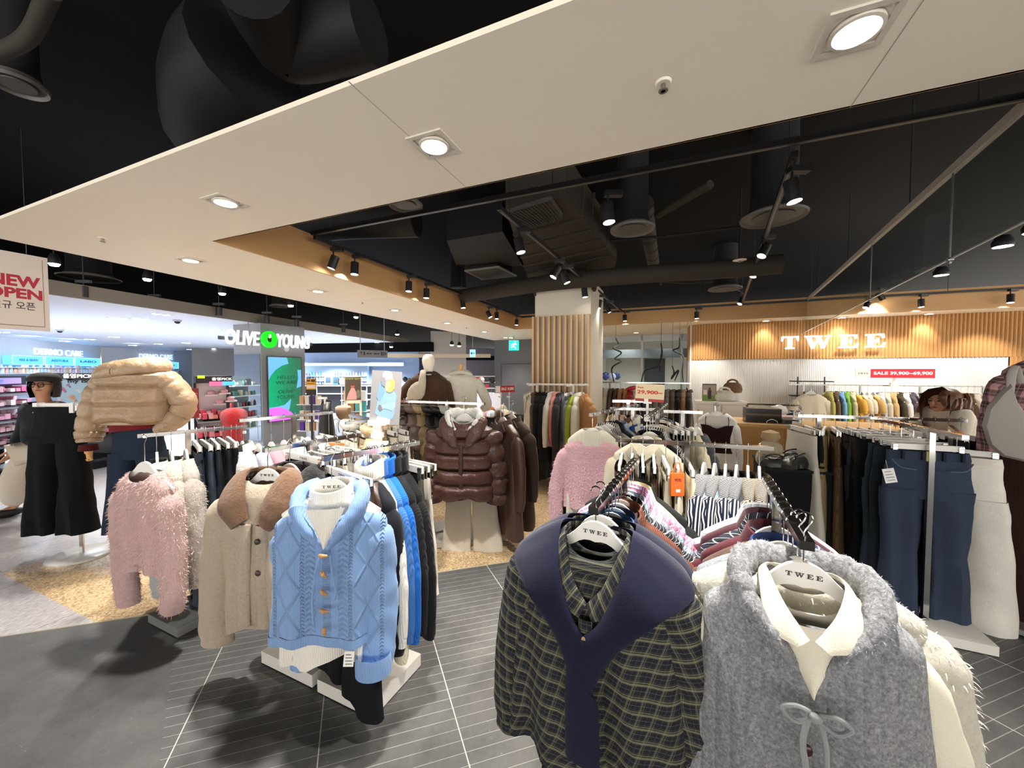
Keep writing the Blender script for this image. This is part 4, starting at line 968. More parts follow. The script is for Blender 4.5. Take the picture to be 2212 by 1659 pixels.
# ---------------------------------------------------------------- rack D: puffers
RD0, RD1 = Vector((-.28, 3.5, 1.31)), Vector((-1.3, 3.86, 1.31))
t_rack('chrome rack of puffer jackets on a square grey base', RD0, RD1, (-.62, 3.62), (.5, .5), .06, mat('#b9b7b2', .5), 0.2, group='low rail racks on square bases')
gD = 'puffer jackets on their rack'
row(RD0+Vector((-.36, .24, 0)), RD1+Vector((0, .1, 0)), [('puffer', FB('#c5c9c2', 'puffer'), 'pale grey-green puffer behind the brown one'), ('puffer', FB('#17181b', 'puffer'), 'glossy black puffer beside the grey-green one'), ('puffer', FB('#1d1e22', 'puffer'), 'black puffer, second of the two black ones'), ('puffer', FB('#b39a76', 'puffer'), 'tan puffer between black and mauve ones'), ('puffer', FB('#7d6962', 'puffer'), 'mauve-brown puffer beside the tan one'), ('puffer', FB('#4a3633', 'puffer'), 'dark chocolate puffer behind the model poster'), ('puffer', FB('#d8d3c4', 'puffer'), 'ivory puffer at the far end of its rack'), ('puffer', FB('#cdb48e', 'puffer'), 'sand puffer at the far end of its rack')], gD, .1, 41, .04, turn=.7)
hub = Vector((-.40, 3.16, 1.20)); hz = math.radians(-4)
def brown_puffer():
    t = thing('puffer_jacket', 'glossy brown puffer jacket facing the aisle at the end of its rack', 'jacket', hub, hz); m = FB('#4b2f29', 'puffer')
    child(torso(w=.45, Ln=.66, t=.10, seed=1, puff=(.125, .045), hem=.5, N=56, M=48, fold=.014), 'body', m, t)
    for s in (-1, 1): child(sleeve(s, .46, .085, .6, .14, .095, .07, .14, 1, (.135, .03), 0, .03, .1, .8, 24, 40), 'sleeve', m, t)
    for s in (-1, 1): child(strip([(s*.01, .06, .04), (s*.09, .03, .045), (s*.1, -.05, .02), (s*.05, -.115, -.09), (s*.02, -.135, -.22)], [(s*.01, .11, -.04), (s*.15, .06, -.02), (s*.2, -.04, -.03), (s*.16, -.125, -.13), (s*.10, -.14, -.2)], .025, 7, 14, .2, s), 'collar', m, t)
    child(strip([(-.018, -.14, -.2), (-.018, -.155, -.42), (-.018, -.15, -.64)], [(.018, -.14, -.2), (.018, -.155, -.42), (.018, -.15, -.64)], .01, 6), 'zip_placket', FB('#3b2420', 'puffer'), t)
    return t
brown_puffer(); hanger('wide', .14, hub+Vector((0, 0, .04)), hz, 'white hanger inside the glossy brown puffer', None)
hd = thing('hooded_sweatshirt', 'light grey hooded sweatshirt inside the glossy brown puffer', 'sweatshirt', hub+Vector((0, .0, .005)), hz)
child(torso(w=.42, Ln=.6, t=.05, seed=2), 'body', FB('#c9cbc8', 'cloth'), hd); child(hood_mb(.26, .05, .08, -.19, 2), 'hood', FB('#d3d5d2', 'cloth'), hd)
for i, (x, y, lab, c, k, kd) in enumerate(((-.06, 3.42, 'long brown leather coat hanging beside the brown puffer', '#4c342b', 'leather', 'coat'), (.02, 3.62, 'dark taupe coat behind the brown leather one', '#443631', 'wool', 'coat'))):
    hung(kd, FB(c, k), (x-.02, y, 1.3), math.radians(-55+12*i), lab, 'long coats beside the puffers', .12, i)
hung('wide', FB('#cfcabd'), (-.36, 3.34, .82), hz, 'stone trousers below the brown puffer', None, .05, 1)
hung('sweater', FB('#c9cfd3'), (.0, 4.0, 1.28), math.radians(-60), 'pale grey coat by the accessory table', None, .12, 1)
# second, nearer puffers at the side of the poster
RD2, RD3 = Vector((-1.12, 3.05, 1.22)), Vector((-1.42, 3.35, 1.22))
row(RD2, RD3, [('puffer', FB('#c9b08a', 'puffer'), 'beige puffer below the model poster'), ('puffer', FB('#d9d8d0', 'puffer'), 'off-white puffer beside the beige one below the poster')], gD, .1, 51, .03, turn=1.1)
t_rack('short chrome arm holding the beige and off-white puffers', RD2, RD3, (-1.27, 3.2), (.34, .34), .05, group='low rail racks on square bases')
# ---------------------------------------------------------------- rack E: plaid shirt in front
RE0, RE1 = Vector((.255, 1.14, 1.2)), Vector((.565, 1.73, 1.2))
t_rack('chrome arm rack carrying the plaid shirt with the navy knit', RE0, RE1, (.45, 1.5), (.4, .4), .06, chrome=DCHROME, group='chrome arm racks in front')
P_OLIVE = plaid('olive_navy_plaid', '#33352f', '#13162a', '#85826a', .039, ((.48, .98),), ((.06, .2), (.28, .33), (.73, .75)), line_gain=.55, axg=(.5, 1.))
P_GREYPL = plaid('grey_black_plaid', '#3a3938', '#101010', '#b6b2aa', .09, ((.45, .95),), ((.2, .23),), line_gain=.5)
dE, lE, rzE = dirs(RE0, RE1)
def plaid_shirt(hub, rz, label, hero, seed):
    t = thing('plaid_shirt', label, 'shirt', hub, rz)
    child(torso(w=.46, Ln=.68, t=.075, fold=.022, seed=seed, hem=.56, dip=.05, N=64, M=40, neck=.088), 'body', P_OLIVE, t)
    for s in (-1, 1): child(sleeve(s, .46, .085, .62, .16, .085, .06, .1, seed, None, 0, .05, .05, .7, 28, 34), 'sleeve', P_OLIVE, t)
    child(strip([(.055, .052, .02), (.09, .02, .02), (.085, -.035, -.0), (.045, -.078, -.1), (.0, -.09, -.16)][::1], [(.06, .075, -.03), (.115, .03, -.03), (.125, -.05, -.06), (.09, -.098, -.16), (.02, -.105, -.2)], .006, 6), 'collar', P_OLIVE, t)
    child(strip([(-.055, .052, .02), (-.09, .02, .02), (-.085, -.035, -.0), (-.045, -.078, -.1), (.0, -.09, -.16)], [(-.06, .075, -.03), (-.115, .03, -.03), (-.125, -.05, -.06), (-.09, -.098, -.16), (-.02, -.105, -.2)], .006, 6), 'collar', P_OLIVE, t)
    if hero:
        child(strip([(-.02, -.102, -.2), (-.02, -.115, -.4), (-.02, -.112, -.66)], [(.02, -.102, -.2), (.02, -.115, -.4), (.02, -.112, -.66)], .004, 6), 'button_placket', P_OLIVE, t)
        for z in (-.245, -.34, -.43, -.52, -.61): child(MB().lathe([(0, 0), (.006, 0), (.006, .003), (0, .003)], n=12).xform(Matrix.Translation((0, -.118, z)) @ Matrix.Rotation(PI/2, 4, 'X')), 'button', mat('#a58a5c', .4), t)
        MB_ = MB(); MB_.box((-.012, -.0, -.16), (.018, .002, -.11)); child(MB_.xform(Matrix.Translation((.02, -.05, .0))), 'size_label', mat('#d9c98c', .7), t, 'yellow size label')
    return t
def shawl(hub, rz, label, seed=0):
    t = thing('navy_sweater', label, 'sweater', hub, rz); m = FB('#0d0f2a', 'wool')
    for s in (-1, 1):
        Lp = [(0, .055, .02), (s*.09, .04, .025), (s*.108, -.01, .018), (s*.085, -.085, -.085), (s*.035, -.108, -.2), (-s*.03, -.12, -.27)]
        Rp = [(0, .095, -.10), (s*.2, .085, -.06), (s*.275, -.0, -.105), (s*.19, -.105, -.155), (s*.09, -.118, -.26), (s*.03, -.126, -.38)]
        if s > 0: Lp += [(-.05, -.126, -.38), (-.05, -.122, -.6)]; Rp += [(.045, -.126, -.42), (.05, -.122, -.61)]
        child(strip(Lp, Rp, .010, 6, 14, .5, seed), 'draped_sleeve', m, t)
    return t
hubE = clothhub(RE0, .105)
plaid_shirt(hubE, rzE, 'olive and navy plaid shirt at the very front with a navy knit tied on', True, 1)
shawl(hubE+Vector((0, 0, -.0)), rzE, 'navy knit draped over the shoulders of the front plaid shirt')
hanger('wide', .105, hubE+Vector((0, 0, .045)), rzE, 'white logo hanger inside the front plaid shirt', None, True)
sk = thing('plaid_skirt', 'black and grey plaid skirt hanging below the front plaid shirt', 'skirt', hubE+Vector((.0, .01, -.6)), rzE); child(skirt_mb(.3, .34, .36, .05, .03, 1, 7), 'skirt_body', P_GREYPL, sk)
h2 = hubE+dE*.055; plaid_shirt(h2, rzE+.03, 'second olive plaid shirt right behind the front one', False, 2); shawl(h2, rzE+.03, 'navy knit draped over the second plaid shirt', 2)
hanger('wide', .105, h2+Vector((0, 0, .045)), rzE+.03, 'white logo hanger inside the second plaid shirt', None, True)
P_PINK = plaid('pink_plaid', '#c98aa8', '#5c2340', '#e9c9d8', .07); P_LAV = plaid('lavender_stripe', '#c3b6d2', '#8e6a92', '#e4dcea', .05, stripes=True)
P_BW = plaid('black_white_plaid', '#2c2e33', '#101114', '#dfe3e6', .06); P_BLUEPL = plaid('blue_brown_plaid', '#8fa3b5', '#4b2f35', '#dce4ea', .07)
row(RE0+dE*.115, RE1-dE*.04, [('shirt', FB('#101013'), 'black shirt behind the two navy-draped plaid shirts', dict(logo=True)), ('shirt', FB('#3a5578', 'denim'), 'mid-blue denim shirt in the plaid shirt row'), ('shirt', FB('#0f1230', 'wool'), 'navy sailor-collar top in the plaid shirt row', dict(trim=FB('#0d1030', 'wool'))), ('blazer', FB('#5a3b2e', 'cord'), 'brown corduroy jacket in the plaid shirt row'), ('shirt', FB('#6b4134', 'cord'), 'rust brown corduroy shirt behind the jacket'), ('shirt', P_BW, 'black and white plaid shirt in the middle of its row'), ('shirt', P_BLUEPL, 'pale blue and brown plaid shirt toward the far end'), ('shirt', P_PINK, 'pink plaid shirt toward the far end of its row'), ('shirt', P_LAV, 'lavender striped shirt behind the pink plaid one'), ('blouse', FB('#e6dca0'), 'pale yellow blouse behind the lavender shirt'), ('shirt', FB('#1b1f1d'), 'blackish green shirt at the far end of the plaid row')], 'shirts behind the front plaid one', .105, 61, .04, )
# ---------------------------------------------------------------- rack G: grey hooded vest in front
RG0, RG1 = Vector((.715, .915, 1.2)), Vector((.96, 1.41, 1.2))
t_rack('chrome arm rack carrying the grey hooded vest', RG0, RG1, (.88, 1.25), (.4, .4), .06, chrome=DCHROME, group='chrome arm racks in front')
dG, lG, rzG = dirs(RG0, RG1); hubG = clothhub(RG0, .12)
def heather():
    m, N, L, b = newmat('grey_mohair_knit'); v = coords(N, L); s = sepxyz(N, L, v)
    f = noise_tex(N, L, v, 120, 6, .7); r = ramp(N, [(.3, rgb('#6d6e71')), (.5, rgb('#9c9da1')), (.7, rgb('#c9cbd0'))]); L.new(f, r.inputs[0]); L.new(r.outputs[0], b.inputs['Base Color'])
    rib = math_(N, L, 'ABSOLUTE', math_(N, L, 'SINE', math_(N, L, 'MULTIPLY', s[0], 2*PI/.062)))
    tw = math_(N, L, 'ABSOLUTE', math_(N, L, 'SINE', math_(N, L, 'ADD', math_(N, L, 'MULTIPLY', s[2], 95.), math_(N, L, 'MULTIPLY', rib, 1.8))))
    h = math_(N, L, 'ADD', math_(N, L, 'ADD', math_(N, L, 'MULTIPLY', rib, .9), math_(N, L, 'MULTIPLY', tw, .35)), math_(N, L, 'MULTIPLY', f, .9))
    bump(N, L, b, h, 1., .012); b.inputs['Roughness'].default_value = .95; b.inputs['Specular IOR Level'].default_value = .1; b.inputs['Sheen Weight'].default_value = .2; return m
M_HEA = heather()
def grey_vest():
    t = thing('hooded_vest', 'heather grey mohair knit hooded vest with drawstring, nearest of all', 'vest', hubG+Vector((0, 0, -.012)), rzG)
    t['label'] = 'heather grey mohair knit hooded vest with a tied drawstring over a cream shirt'
    b = torso(w=.43, Ln=.74, t=.08, fold=.016, seed=2, hem=.56, dip=.07, N=64, M=40, neck=.1, slope=.075); child(b, 'body', M_HEA, t)
    child(fuzz(b, 9000, .008, .0004, 7, .3, .9), 'fuzz', mat('#b4b5b9', .95, spec=.1), t).__setitem__('kind', 'stuff')
    hm = hood_mb(.27, .044, .09, -.19, 9); ho = child(hm, 'hood', M_HEA, t); child(fuzz(hm, 3600, .008, .0004, 8, .3, .9), 'fuzz', mat('#b9bbc0', .95, spec=.1), ho).__setitem__('kind', 'stuff')
    for s in (-1, 1):
        child(path_tube([(s*.006, -.125, -.215), (s*.02, -.135, -.28), (s*.016+.004, -.14, -.36), (s*.022, -.138, -.43+.03*s), (s*.016, -.135, -.5+.05*s)], .006, 8), 'drawstring', FB('#8b8c8e', 'wool'), t)
        child(path_tube([(0, -.128, -.215), (s*.035, -.14, -.2), (s*.06, -.14, -.215), (s*.035, -.14, -.235), (0, -.132, -.22)], .005, 8), 'bow_loop', FB('#8b8c8e', 'wool'), t)
    child(MB().ball((0, -.135, -.217), (.014, .01, .011)), 'bow_knot', FB('#8b8c8e', 'wool'), t)
    for z in (-.3, -.43, -.57): child(MB().ball((-.012, -.130, z), (.011, .006, .014)), 'button', mat('#2e1616', .3), t, 'dark red-brown button')
    return t
grey_vest()
cr = FB('#dcd6c4', 'cloth'); sh = thing('collared_shirt', 'cream collared shirt under the heather grey vest', 'shirt', hubG+Vector((0, 0, -.0)), rzG)
child(torso(w=.38, Ln=.8, t=.035, fold=.01, seed=3, hem=.5, dip=.05), 'body', cr, sh)
for s in (-1, 1): child(sleeve(s, .41, .085, .62, .2, .06, .05, .08, 3), 'sleeve', cr, sh)
for s in (-1, 1): child(strip([(s*.02, .05, .015), (s*.07, .03, .02), (s*.072, -.03, .02), (s*.045, -.075, -.03), (s*.004, -.095, -.085)], [(s*.025, .06, -.005), (s*.085, .035, .0), (s*.095, -.045, -.01), (s*.085, -.1, -.075), (s*.03, -.11, -.1)], .004, 6), 'collar', FB('#e9e3d2', 'cloth'), sh)
bib(sh, cr, .062, -.06, -.2, -.078, -.112)
hanger('wide', .12, hubG+Vector((0, 0, .05)), rzG, 'white logo hanger inside the grey hooded vest', None, True)
for i, (c, lab, n) in enumerate((('#e9e3d3', 'cream mohair sweater right behind the grey vest', 1800),)):
    fluffy('fluffy_sweater', lab, 'sweater', hubG+dG*.065+Vector((0, 0, .015)), rzG+.04, c, n, .5, .62, slv=dict(Ls=.6), seed=3); hanger('wide', .12, hubG+dG*.065+Vector((0, 0, .035)), rzG+.04, 'white logo hanger inside the cream mohair sweater', None, True)
P_NW = plaid('navy_white_plaid', '#2b2f3a', '#12141b', '#cfd5da', .07)
row(RG0+dG*.12, RG1, [('sweater', FB('#b9323a', 'knit'), 'red ribbed sweater behind the cream mohair one', dict(logo=True, cut=dict(w=.47))), ('sweater', FB('#4a2f22', 'fuzz'), 'dark brown fuzzy sweater behind the red one', dict(logo=True, cut=dict(w=.47))), ('sweater', FB('#9aa3a8', 'fuzz'), 'grey fuzzy sweater with a navy collar', dict(trim=FB('#2d3a66'), neck='collar', cut=dict(w=.47))), ('sweater', FB('#5b3a2a', 'fuzz'), 'copper brown sweater behind the grey fuzzy one', dict(logo=True)), ('shirt', FB('#47151f', 'wool'), 'burgundy shirt in the middle of the grey vest row', dict(cut=dict(Ln=.8))), ('shirt', P_NW, 'navy and white plaid shirt near the end of the row', dict(logo=True)), ('shirt', FB('#3c1820', 'wool'), 'dark wine shirt behind the navy plaid one'), ('shirt', plaid('cream_check', '#d6d6d4', '#8a93a0', '#f4f4f2', .05), 'pale checked shirt at the end of the grey vest row')], 'knits behind the grey vest', .12, 71, .03)
# ---------------------------------------------------------------- rack F: crossbar with trousers and striped tops
RF0, RF1 = Vector((.655, 2.27, 1.2)), Vector((1.37, 2.03, 1.2))
t_rack('dark chrome crossbar rack with trousers and striped tops', RF0, RF1, (1.0, 2.16), (.4, .4), .06, chrome=DCHROME, group='chrome arm racks in front')
P_ST = plaid('navy_stripe', '#bdbcb8', '#10172a', None, .018, ((.0, .58),), stripes=True); P_BST = plaid('brown_stripe', '#c4b8a8', '#2c1c15', None, .018, ((.0, .55),), stripes=True)
gF = 'clothes on the crossbar rack'
row(RF0, RF0*.5+RF1*.5, [('skirt', FB('#4c3022', 'leather'), 'brown pleated skirt at the end of the crossbar'), ('trousers', FB('#101012'), 'black trousers on the crossbar, first pair', dict(scale=.85)), ('trousers', FB('#0c0c0e'), 'black trousers on the crossbar, second pair', dict(scale=.85)), ('trousers', FB('#4a3424', 'cord'), 'brown corduroy trousers on the crossbar', dict(scale=.85)), ('wide', FB('#ddd3bd'), 'cream trousers before the orange bag', dict(scale=.9)), ('wide', FB('#e3dac6'), 'cream trousers behind the orange bag', dict(scale=.95)), ('wide', FB('#dfd2b6'), 'ivory drawstring trousers beside the post', dict(scale=.95))], gF, .12, 81, .06)
row(RF0*.40+RF1*.60, RF1-Vector((.03, -.01, 0)), [('tee', P_ST, 'navy striped tee with a blue denim layer, first of the striped row', dict(slv=dict(Ls=.3, splay=.4))), ('tee', P_ST, 'navy striped tee, second of the striped row', dict(slv=dict(Ls=.3, splay=.4))), ('tee', P_ST, 'navy striped tee, third of the striped row', dict(slv=dict(Ls=.3, splay=.4))), ('tee', P_ST, 'navy striped tee, last of the navy ones', dict(slv=dict(Ls=.3, splay=.4))), ('tee', P_BST, 'brown striped tee beside the navy ones', dict(slv=dict(Ls=.3, splay=.4))), ('tee', P_BST, 'brown striped tee at the end of the crossbar', dict(slv=dict(Ls=.3, splay=.4)))], gF, .12, 91, .05, turn=-.25)
for i, f in enumerate((.60, .68, .76, .84)):
    t = thing('denim_vest', '%s under the striped tee, %s along the crossbar' % (('pale blue denim vest', 'blue denim vest', 'black denim vest', 'grey denim vest')[i], ORD[i]), 'vest', clothhub(lerp(RF0, RF1, f+.02), .2), dirs(RF0, RF1)[2]-.25)
    child(torso(w=.5, Ln=.55, t=.05, seed=i, slope=.12), 'body', FB(('#8fa2bb', '#7f94b2', '#23252b', '#3b3f48')[i], 'denim'), t)
bg = thing('orange_tote', 'bright orange tote bag hanging among the cream trousers', 'bag', Pd(1463, 1022, 2.0), 0); child(MB().box((-.035, -.01, -.12), (.035, .01, 0)), 'bag_body', mat('#e8641c', .5), bg); child(text_mb('90%', .022, .001, .0005).xform(Matrix.Translation((0, -.0108, -.035))), 'lettering', mat('#8a2a08', .6), bg)
child(MB().box((-.01, -.0115, -.1), (.012, -.0102, -.085)), 'sticker', PAPER, bg); child(path_tube([(-.02, 0, 0), (-.01, 0, .05), (.01, 0, .05), (.02, 0, 0)], .003, 6), 'handle', mat('#d85a18', .5), bg)
# ================================================================== racks in the middle and along the walls
# rack H: pink mohair sweater in front
RH0, RH1 = Vector((.58, 2.72, 1.3)), Vector((1.12, 3.42, 1.3))
t_rack('chrome arm rack carrying the bright pink mohair sweater', RH0, RH1, (.86, 3.08), (.4, .4), .06, group='chrome arm racks in the middle')
hH = clothhub(RH0, .115)
fluffy('mohair_sweater', 'baby pink mohair sweater with a wide neck at the end of its arm', 'sweater', hH+Vector((0, 0, -.05)), math.radians(-17), '#e9bcc6', 2600, .40, .52, seed=2, dip=.1, slv=dict(Ls=.56, splay=.2, r0=.07, r1=.05))
tp = thing('openwork_blouse', 'ivory openwork top inside the baby pink mohair sweater', 'top', hH+Vector((0, 0, -.005)), math.radians(-17))
child(torso(w=.36, Ln=.66, t=.04, seed=1, dip=.01, neck=.07), 'body', FB('#dcd8c8', 'knit'), tp)
hanger('wide', .115, hH, math.radians(-17), 'white hanger inside the baby pink mohair sweater', None)
P_BWS = plaid('black_white_stripe', '#d9d7d2', '#17171a', None, .018, ((.0, .5),), stripes=True)
row(lerp(RH0, RH1, .1), RH1, [('sweater', FB('#26211f', 'wool'), 'dark sleeve sweater right behind the pink mohair one', dict(cut=dict(Ln=.66), slv=dict(Ls=.6))), ('sweater', FB('#ddd8c8', 'fuzz'), 'cream fur-trim sweater behind the pink mohair row start'), ('shirt', P_BWS, 'black and white raglan top in the pink mohair row'), ('shirt', FB('#1a1c20'), 'black shirt in the pink mohair row'), ('blouse', FB('#93a6bd', 'denim'), 'light denim blouse in the pink mohair row'), ('blouse', FB('#dcd3a0'), 'butter yellow blouse in the pink mohair row'), ('blouse', FB('#35302a'), 'dark olive blouse beside the butter yellow one'), ('blouse', FB('#b8848c'), 'dusty rose patterned blouse toward the far end'), ('blouse', FB('#ded9ce'), 'white blouse toward the far end of the pink mohair row'), ('blouse', FB('#3f8a66'), 'green blouse at the far end of the pink mohair row')], 'tops behind the pink mohair sweater', .115, 101, .05)
# rack I: cream jacket in front
RI0, RI1 = Vector((.90, 2.52, 1.3)), Vector((1.44, 3.55, 1.3))
t_rack('chrome arm rack carrying the cream cotton jacket', RI0, RI1, (1.16, 3.02), (.4, .4), .06, chrome=DCHROME, group='chrome arm racks in the middle')
row(RI0, RI1, [('blazer', FB('#ddd6bf'), 'cream cotton jacket with flap pockets facing the crossbar', dict(logo=True, drop=.14, cut=dict(w=.43, Ln=.6))), ('blouse', FB('#121214'), 'black blouse behind the cream cotton jacket'), ('blouse', P_BWS, 'striped black and white blouse behind the cream jacket'), ('blouse', FB('#d8d2c6'), 'white piped blouse in the cream jacket row'), ('blouse', FB('#4a1822'), 'burgundy blouse in the cream jacket row'), ('blouse', FB('#e2ddd2'), 'off-white blouse in the cream jacket row'), ('shirt', FB('#5a6068', 'denim'), 'grey denim jacket in the cream jacket row', dict(cut=dict(w=.5))), ('blouse', FB('#201a1c'), 'black velvet blouse in the cream jacket row'), ('sweater', FB('#d9cfb4', 'knit'), 'cream striped sweater at the far end of the cream jacket row')], 'tops behind the cream jacket', .13, 111, .05)
# small cross rails
RJ0, RJ1 = Pz(1326, 878, 1.3), Pz(1408, 880, 1.3)
t_rack('chrome cross rail with white and blue tops', RJ0, RJ1, tuple(lerp(RJ0, RJ1, .5))[:2], (.35, .35), .05, group='chrome arm racks in the middle')
row(RJ0, RJ1, [('blouse', FB('#e9e8e4'), 'white top, first on the cross rail'), ('blouse', FB('#20284a'), 'navy top on the cross rail'), ('blouse', FB('#e4e3df'), 'white top beside the navy one on the cross rail'), ('blouse', FB('#2e4f9b'), 'royal blue top on the cross rail'), ('blouse', FB('#ecebe6'), 'white top between blue tops on the cross rail'), ('blouse', FB('#3a68c4'), 'bright blue top on the cross rail'), ('blouse', FB('#efeee9'), 'white top beside the red one on the cross rail'), ('blouse', FB('#b3343a'), 'red top at the end of the cross rail')], 'tops on the cross rail', .14, 121, .03, turn=.3)
RJ2, RJ3 = Pz(1442, 884, 1.3), Pz(1508, 886, 1.3)
t_rack('chrome cross rail with black and cream trousers', RJ2, RJ3, tuple(lerp(RJ2, RJ3, .5))[:2], (.35, .35), .05, group='chrome arm racks in the middle')
row(RJ2, RJ3, [('trousers', FB('#131316'), 'black trousers, first on the short cross rail', dict(scale=.8)), ('trousers', FB('#1d1c20'), 'charcoal trousers on the short cross rail', dict(scale=.8)), ('trousers', FB('#ddd2b4'), 'cream trousers on the short cross rail', dict(scale=.8)), ('trousers', FB('#e4dcc4'), 'pale cream trousers on the short cross rail', dict(scale=.8)), ('sweater', FB('#ddd3b8', 'knit'), 'cream knit at the end of the short cross rail'), ('sweater', FB('#3b4046', 'wool'), 'grey wool top at the end of the short cross rail')], 'clothes on the short cross rail', .13, 131, .03, turn=.3)
RJ4, RJ5 = Pz(1330, 862, 1.36), Pz(1382, 862, 1.36)
t_rack('far chrome cross rail half hidden by the price board', RJ4, RJ5, tuple(lerp(RJ4, RJ5, .5))[:2], (.35, .35), .05, group='chrome arm racks in the middle')
row(RJ4, RJ5, [('blouse', FB('#c9a98a'), 'tan blouse on the far cross rail'), ('blouse', FB('#6a4b3c'), 'brown blouse on the far cross rail'), ('blouse', FB('#d8d4cc'), 'white blouse on the far cross rail'), ('blouse', FB('#2a2c33'), 'black blouse on the far cross rail')], 'tops on the far cross rail', .14, 141, .03, turn=.3)
# rack along the glazed shopfront
RK2, RK3 = Pu(1296, 824, 7.9), Pu(1488, 827, 7.9); RK3.z = RK2.z
t_rack('long thin rail of jackets before the glazed shopfront', RK2, RK3, tuple(lerp(RK2, RK3, .12))[:2], (.3, .5), .04, group='long rails along the walls')
row(RK2+Vector((.03, 0, 0)), RK3, [(k_, FB(c, f_), l_+' before the glazed shopfront') for k_, c, f_, l_ in (('blazer', '#b9b59b', 'cloth', 'sage jacket'), ('blazer', '#c6c3ac', 'cloth', 'pale sage jacket'), ('blazer', '#54382e', 'leather', 'dark brown jacket'), ('blazer', '#4a332b', 'leather', 'chocolate jacket'), ('blazer', '#a9764d', 'leather', 'caramel jacket'), ('blazer', '#b28658', 'wool', 'camel jacket'), ('puffer', '#b01722', 'puffer', 'bright red padded jacket'), ('blazer', '#d8d3c8', 'cloth', 'cream jacket behind the price board'), ('blazer', '#2a2523', 'wool', 'black jacket behind the price board'), ('blazer', '#3b4a6a', 'wool', 'navy jacket behind the price board'), ('coat', '#6a655f', 'wool', 'dark grey coat'), ('coat', '#8a8681', 'wool', 'mid grey coat'), ('coat', '#6f6b68', 'wool', 'charcoal grey coat'), ('coat', '#77736d', 'wool', 'stone grey coat'), ('coat', '#5a4a3f', 'wool', 'taupe coat'), ('coat', '#1b191a', 'wool', 'black coat'), ('coat', '#8c6a50', 'wool', 'tan wool coat'), ('coat', '#3a3532', 'wool', 'blackish brown coat'))], 'jackets before the glazed shopfront', .13, 151, .05)
# rail fixed to the slatted column
RS0, RS1 = Pu(1141, 827, 5.14), Pu(1268, 829, 5.14); RS1.z = RS0.z
rs = thing('column_rail', 'white rail with coats fixed to the oak-slatted column', 'clothing rail', (RS0.x, RS0.y, 0), dirs(RS0, RS1)[2])
ls = (RS1-RS0).length
child(MB().box((-.014, -.02, RS0.z-.03), (.014, ls+.02, RS0.z-.004)), 'rail', WHITEMAT, rs)
for f in (.16, .78): child(MB().box((-.012, ls*f-.012, RS0.z-.03), (.33, ls*f+.012, RS0.z-.006)).box((-.012, ls*f-.012, .02), (.012, ls*f+.012, RS0.z-.03)), 'support', WHITEMAT, rs)
items = [('coat', '#d6cfbf', 'wool', 'long cream coat at the aisle end', dict(turn=.5, cut=dict(Ln=1.12))), ('coat', '#5b4a3f', 'wool', 'long brown coat beside the cream one', dict(turn=.3, cut=dict(Ln=1.1))), ('coat', '#1c1c1f', 'wool', 'long black coat', dict(turn=.2, cut=dict(Ln=1.05))), ('coat', '#121214', 'wool', 'black wool coat next to the long black one', dict(cut=dict(Ln=1.05))), ('coat', '#18181b', 'wool', 'black dress coat in the middle', dict(cut=dict(Ln=1.15))), ('shirt', '#e5e0da', 'cloth', 'white shirt beside the coral blouse', {}), ('blouse', '#e39a8e', 'cloth', 'coral pink blouse', dict(cut=dict(Ln=.7))), ('blazer', '#3b343d', 'wool', 'plum-grey jacket', dict(cut=dict(Ln=.95))), ('blazer', '#7f838a', 'wool', 'grey blazer', dict(turn=.35)), ('skirt', '#5d6168', 'wool', 'grey skirt behind the grey blazer', {}), ('sweater', '#a3b03a', 'knit', 'lime green long top', dict(cut=dict(Ln=.85))), ('shirt', '#dfdccf', 'cloth', 'ivory shirt next to the lime top', dict(cut=dict(Ln=.75))), ('blazer', '#bd8a5c', 'wool', 'camel blazer with flap pockets', dict(turn=.85, cut=dict(Ln=.78)))]
row(RS0+Vector((.02, 0, 0)), lerp(RS0, RS1, .93), [(k_, FB(c, f_), l_+' on the column rail', kw) for k_, c, f_, l_, kw in items], 'coats on the column rail', .12, 161, .04)
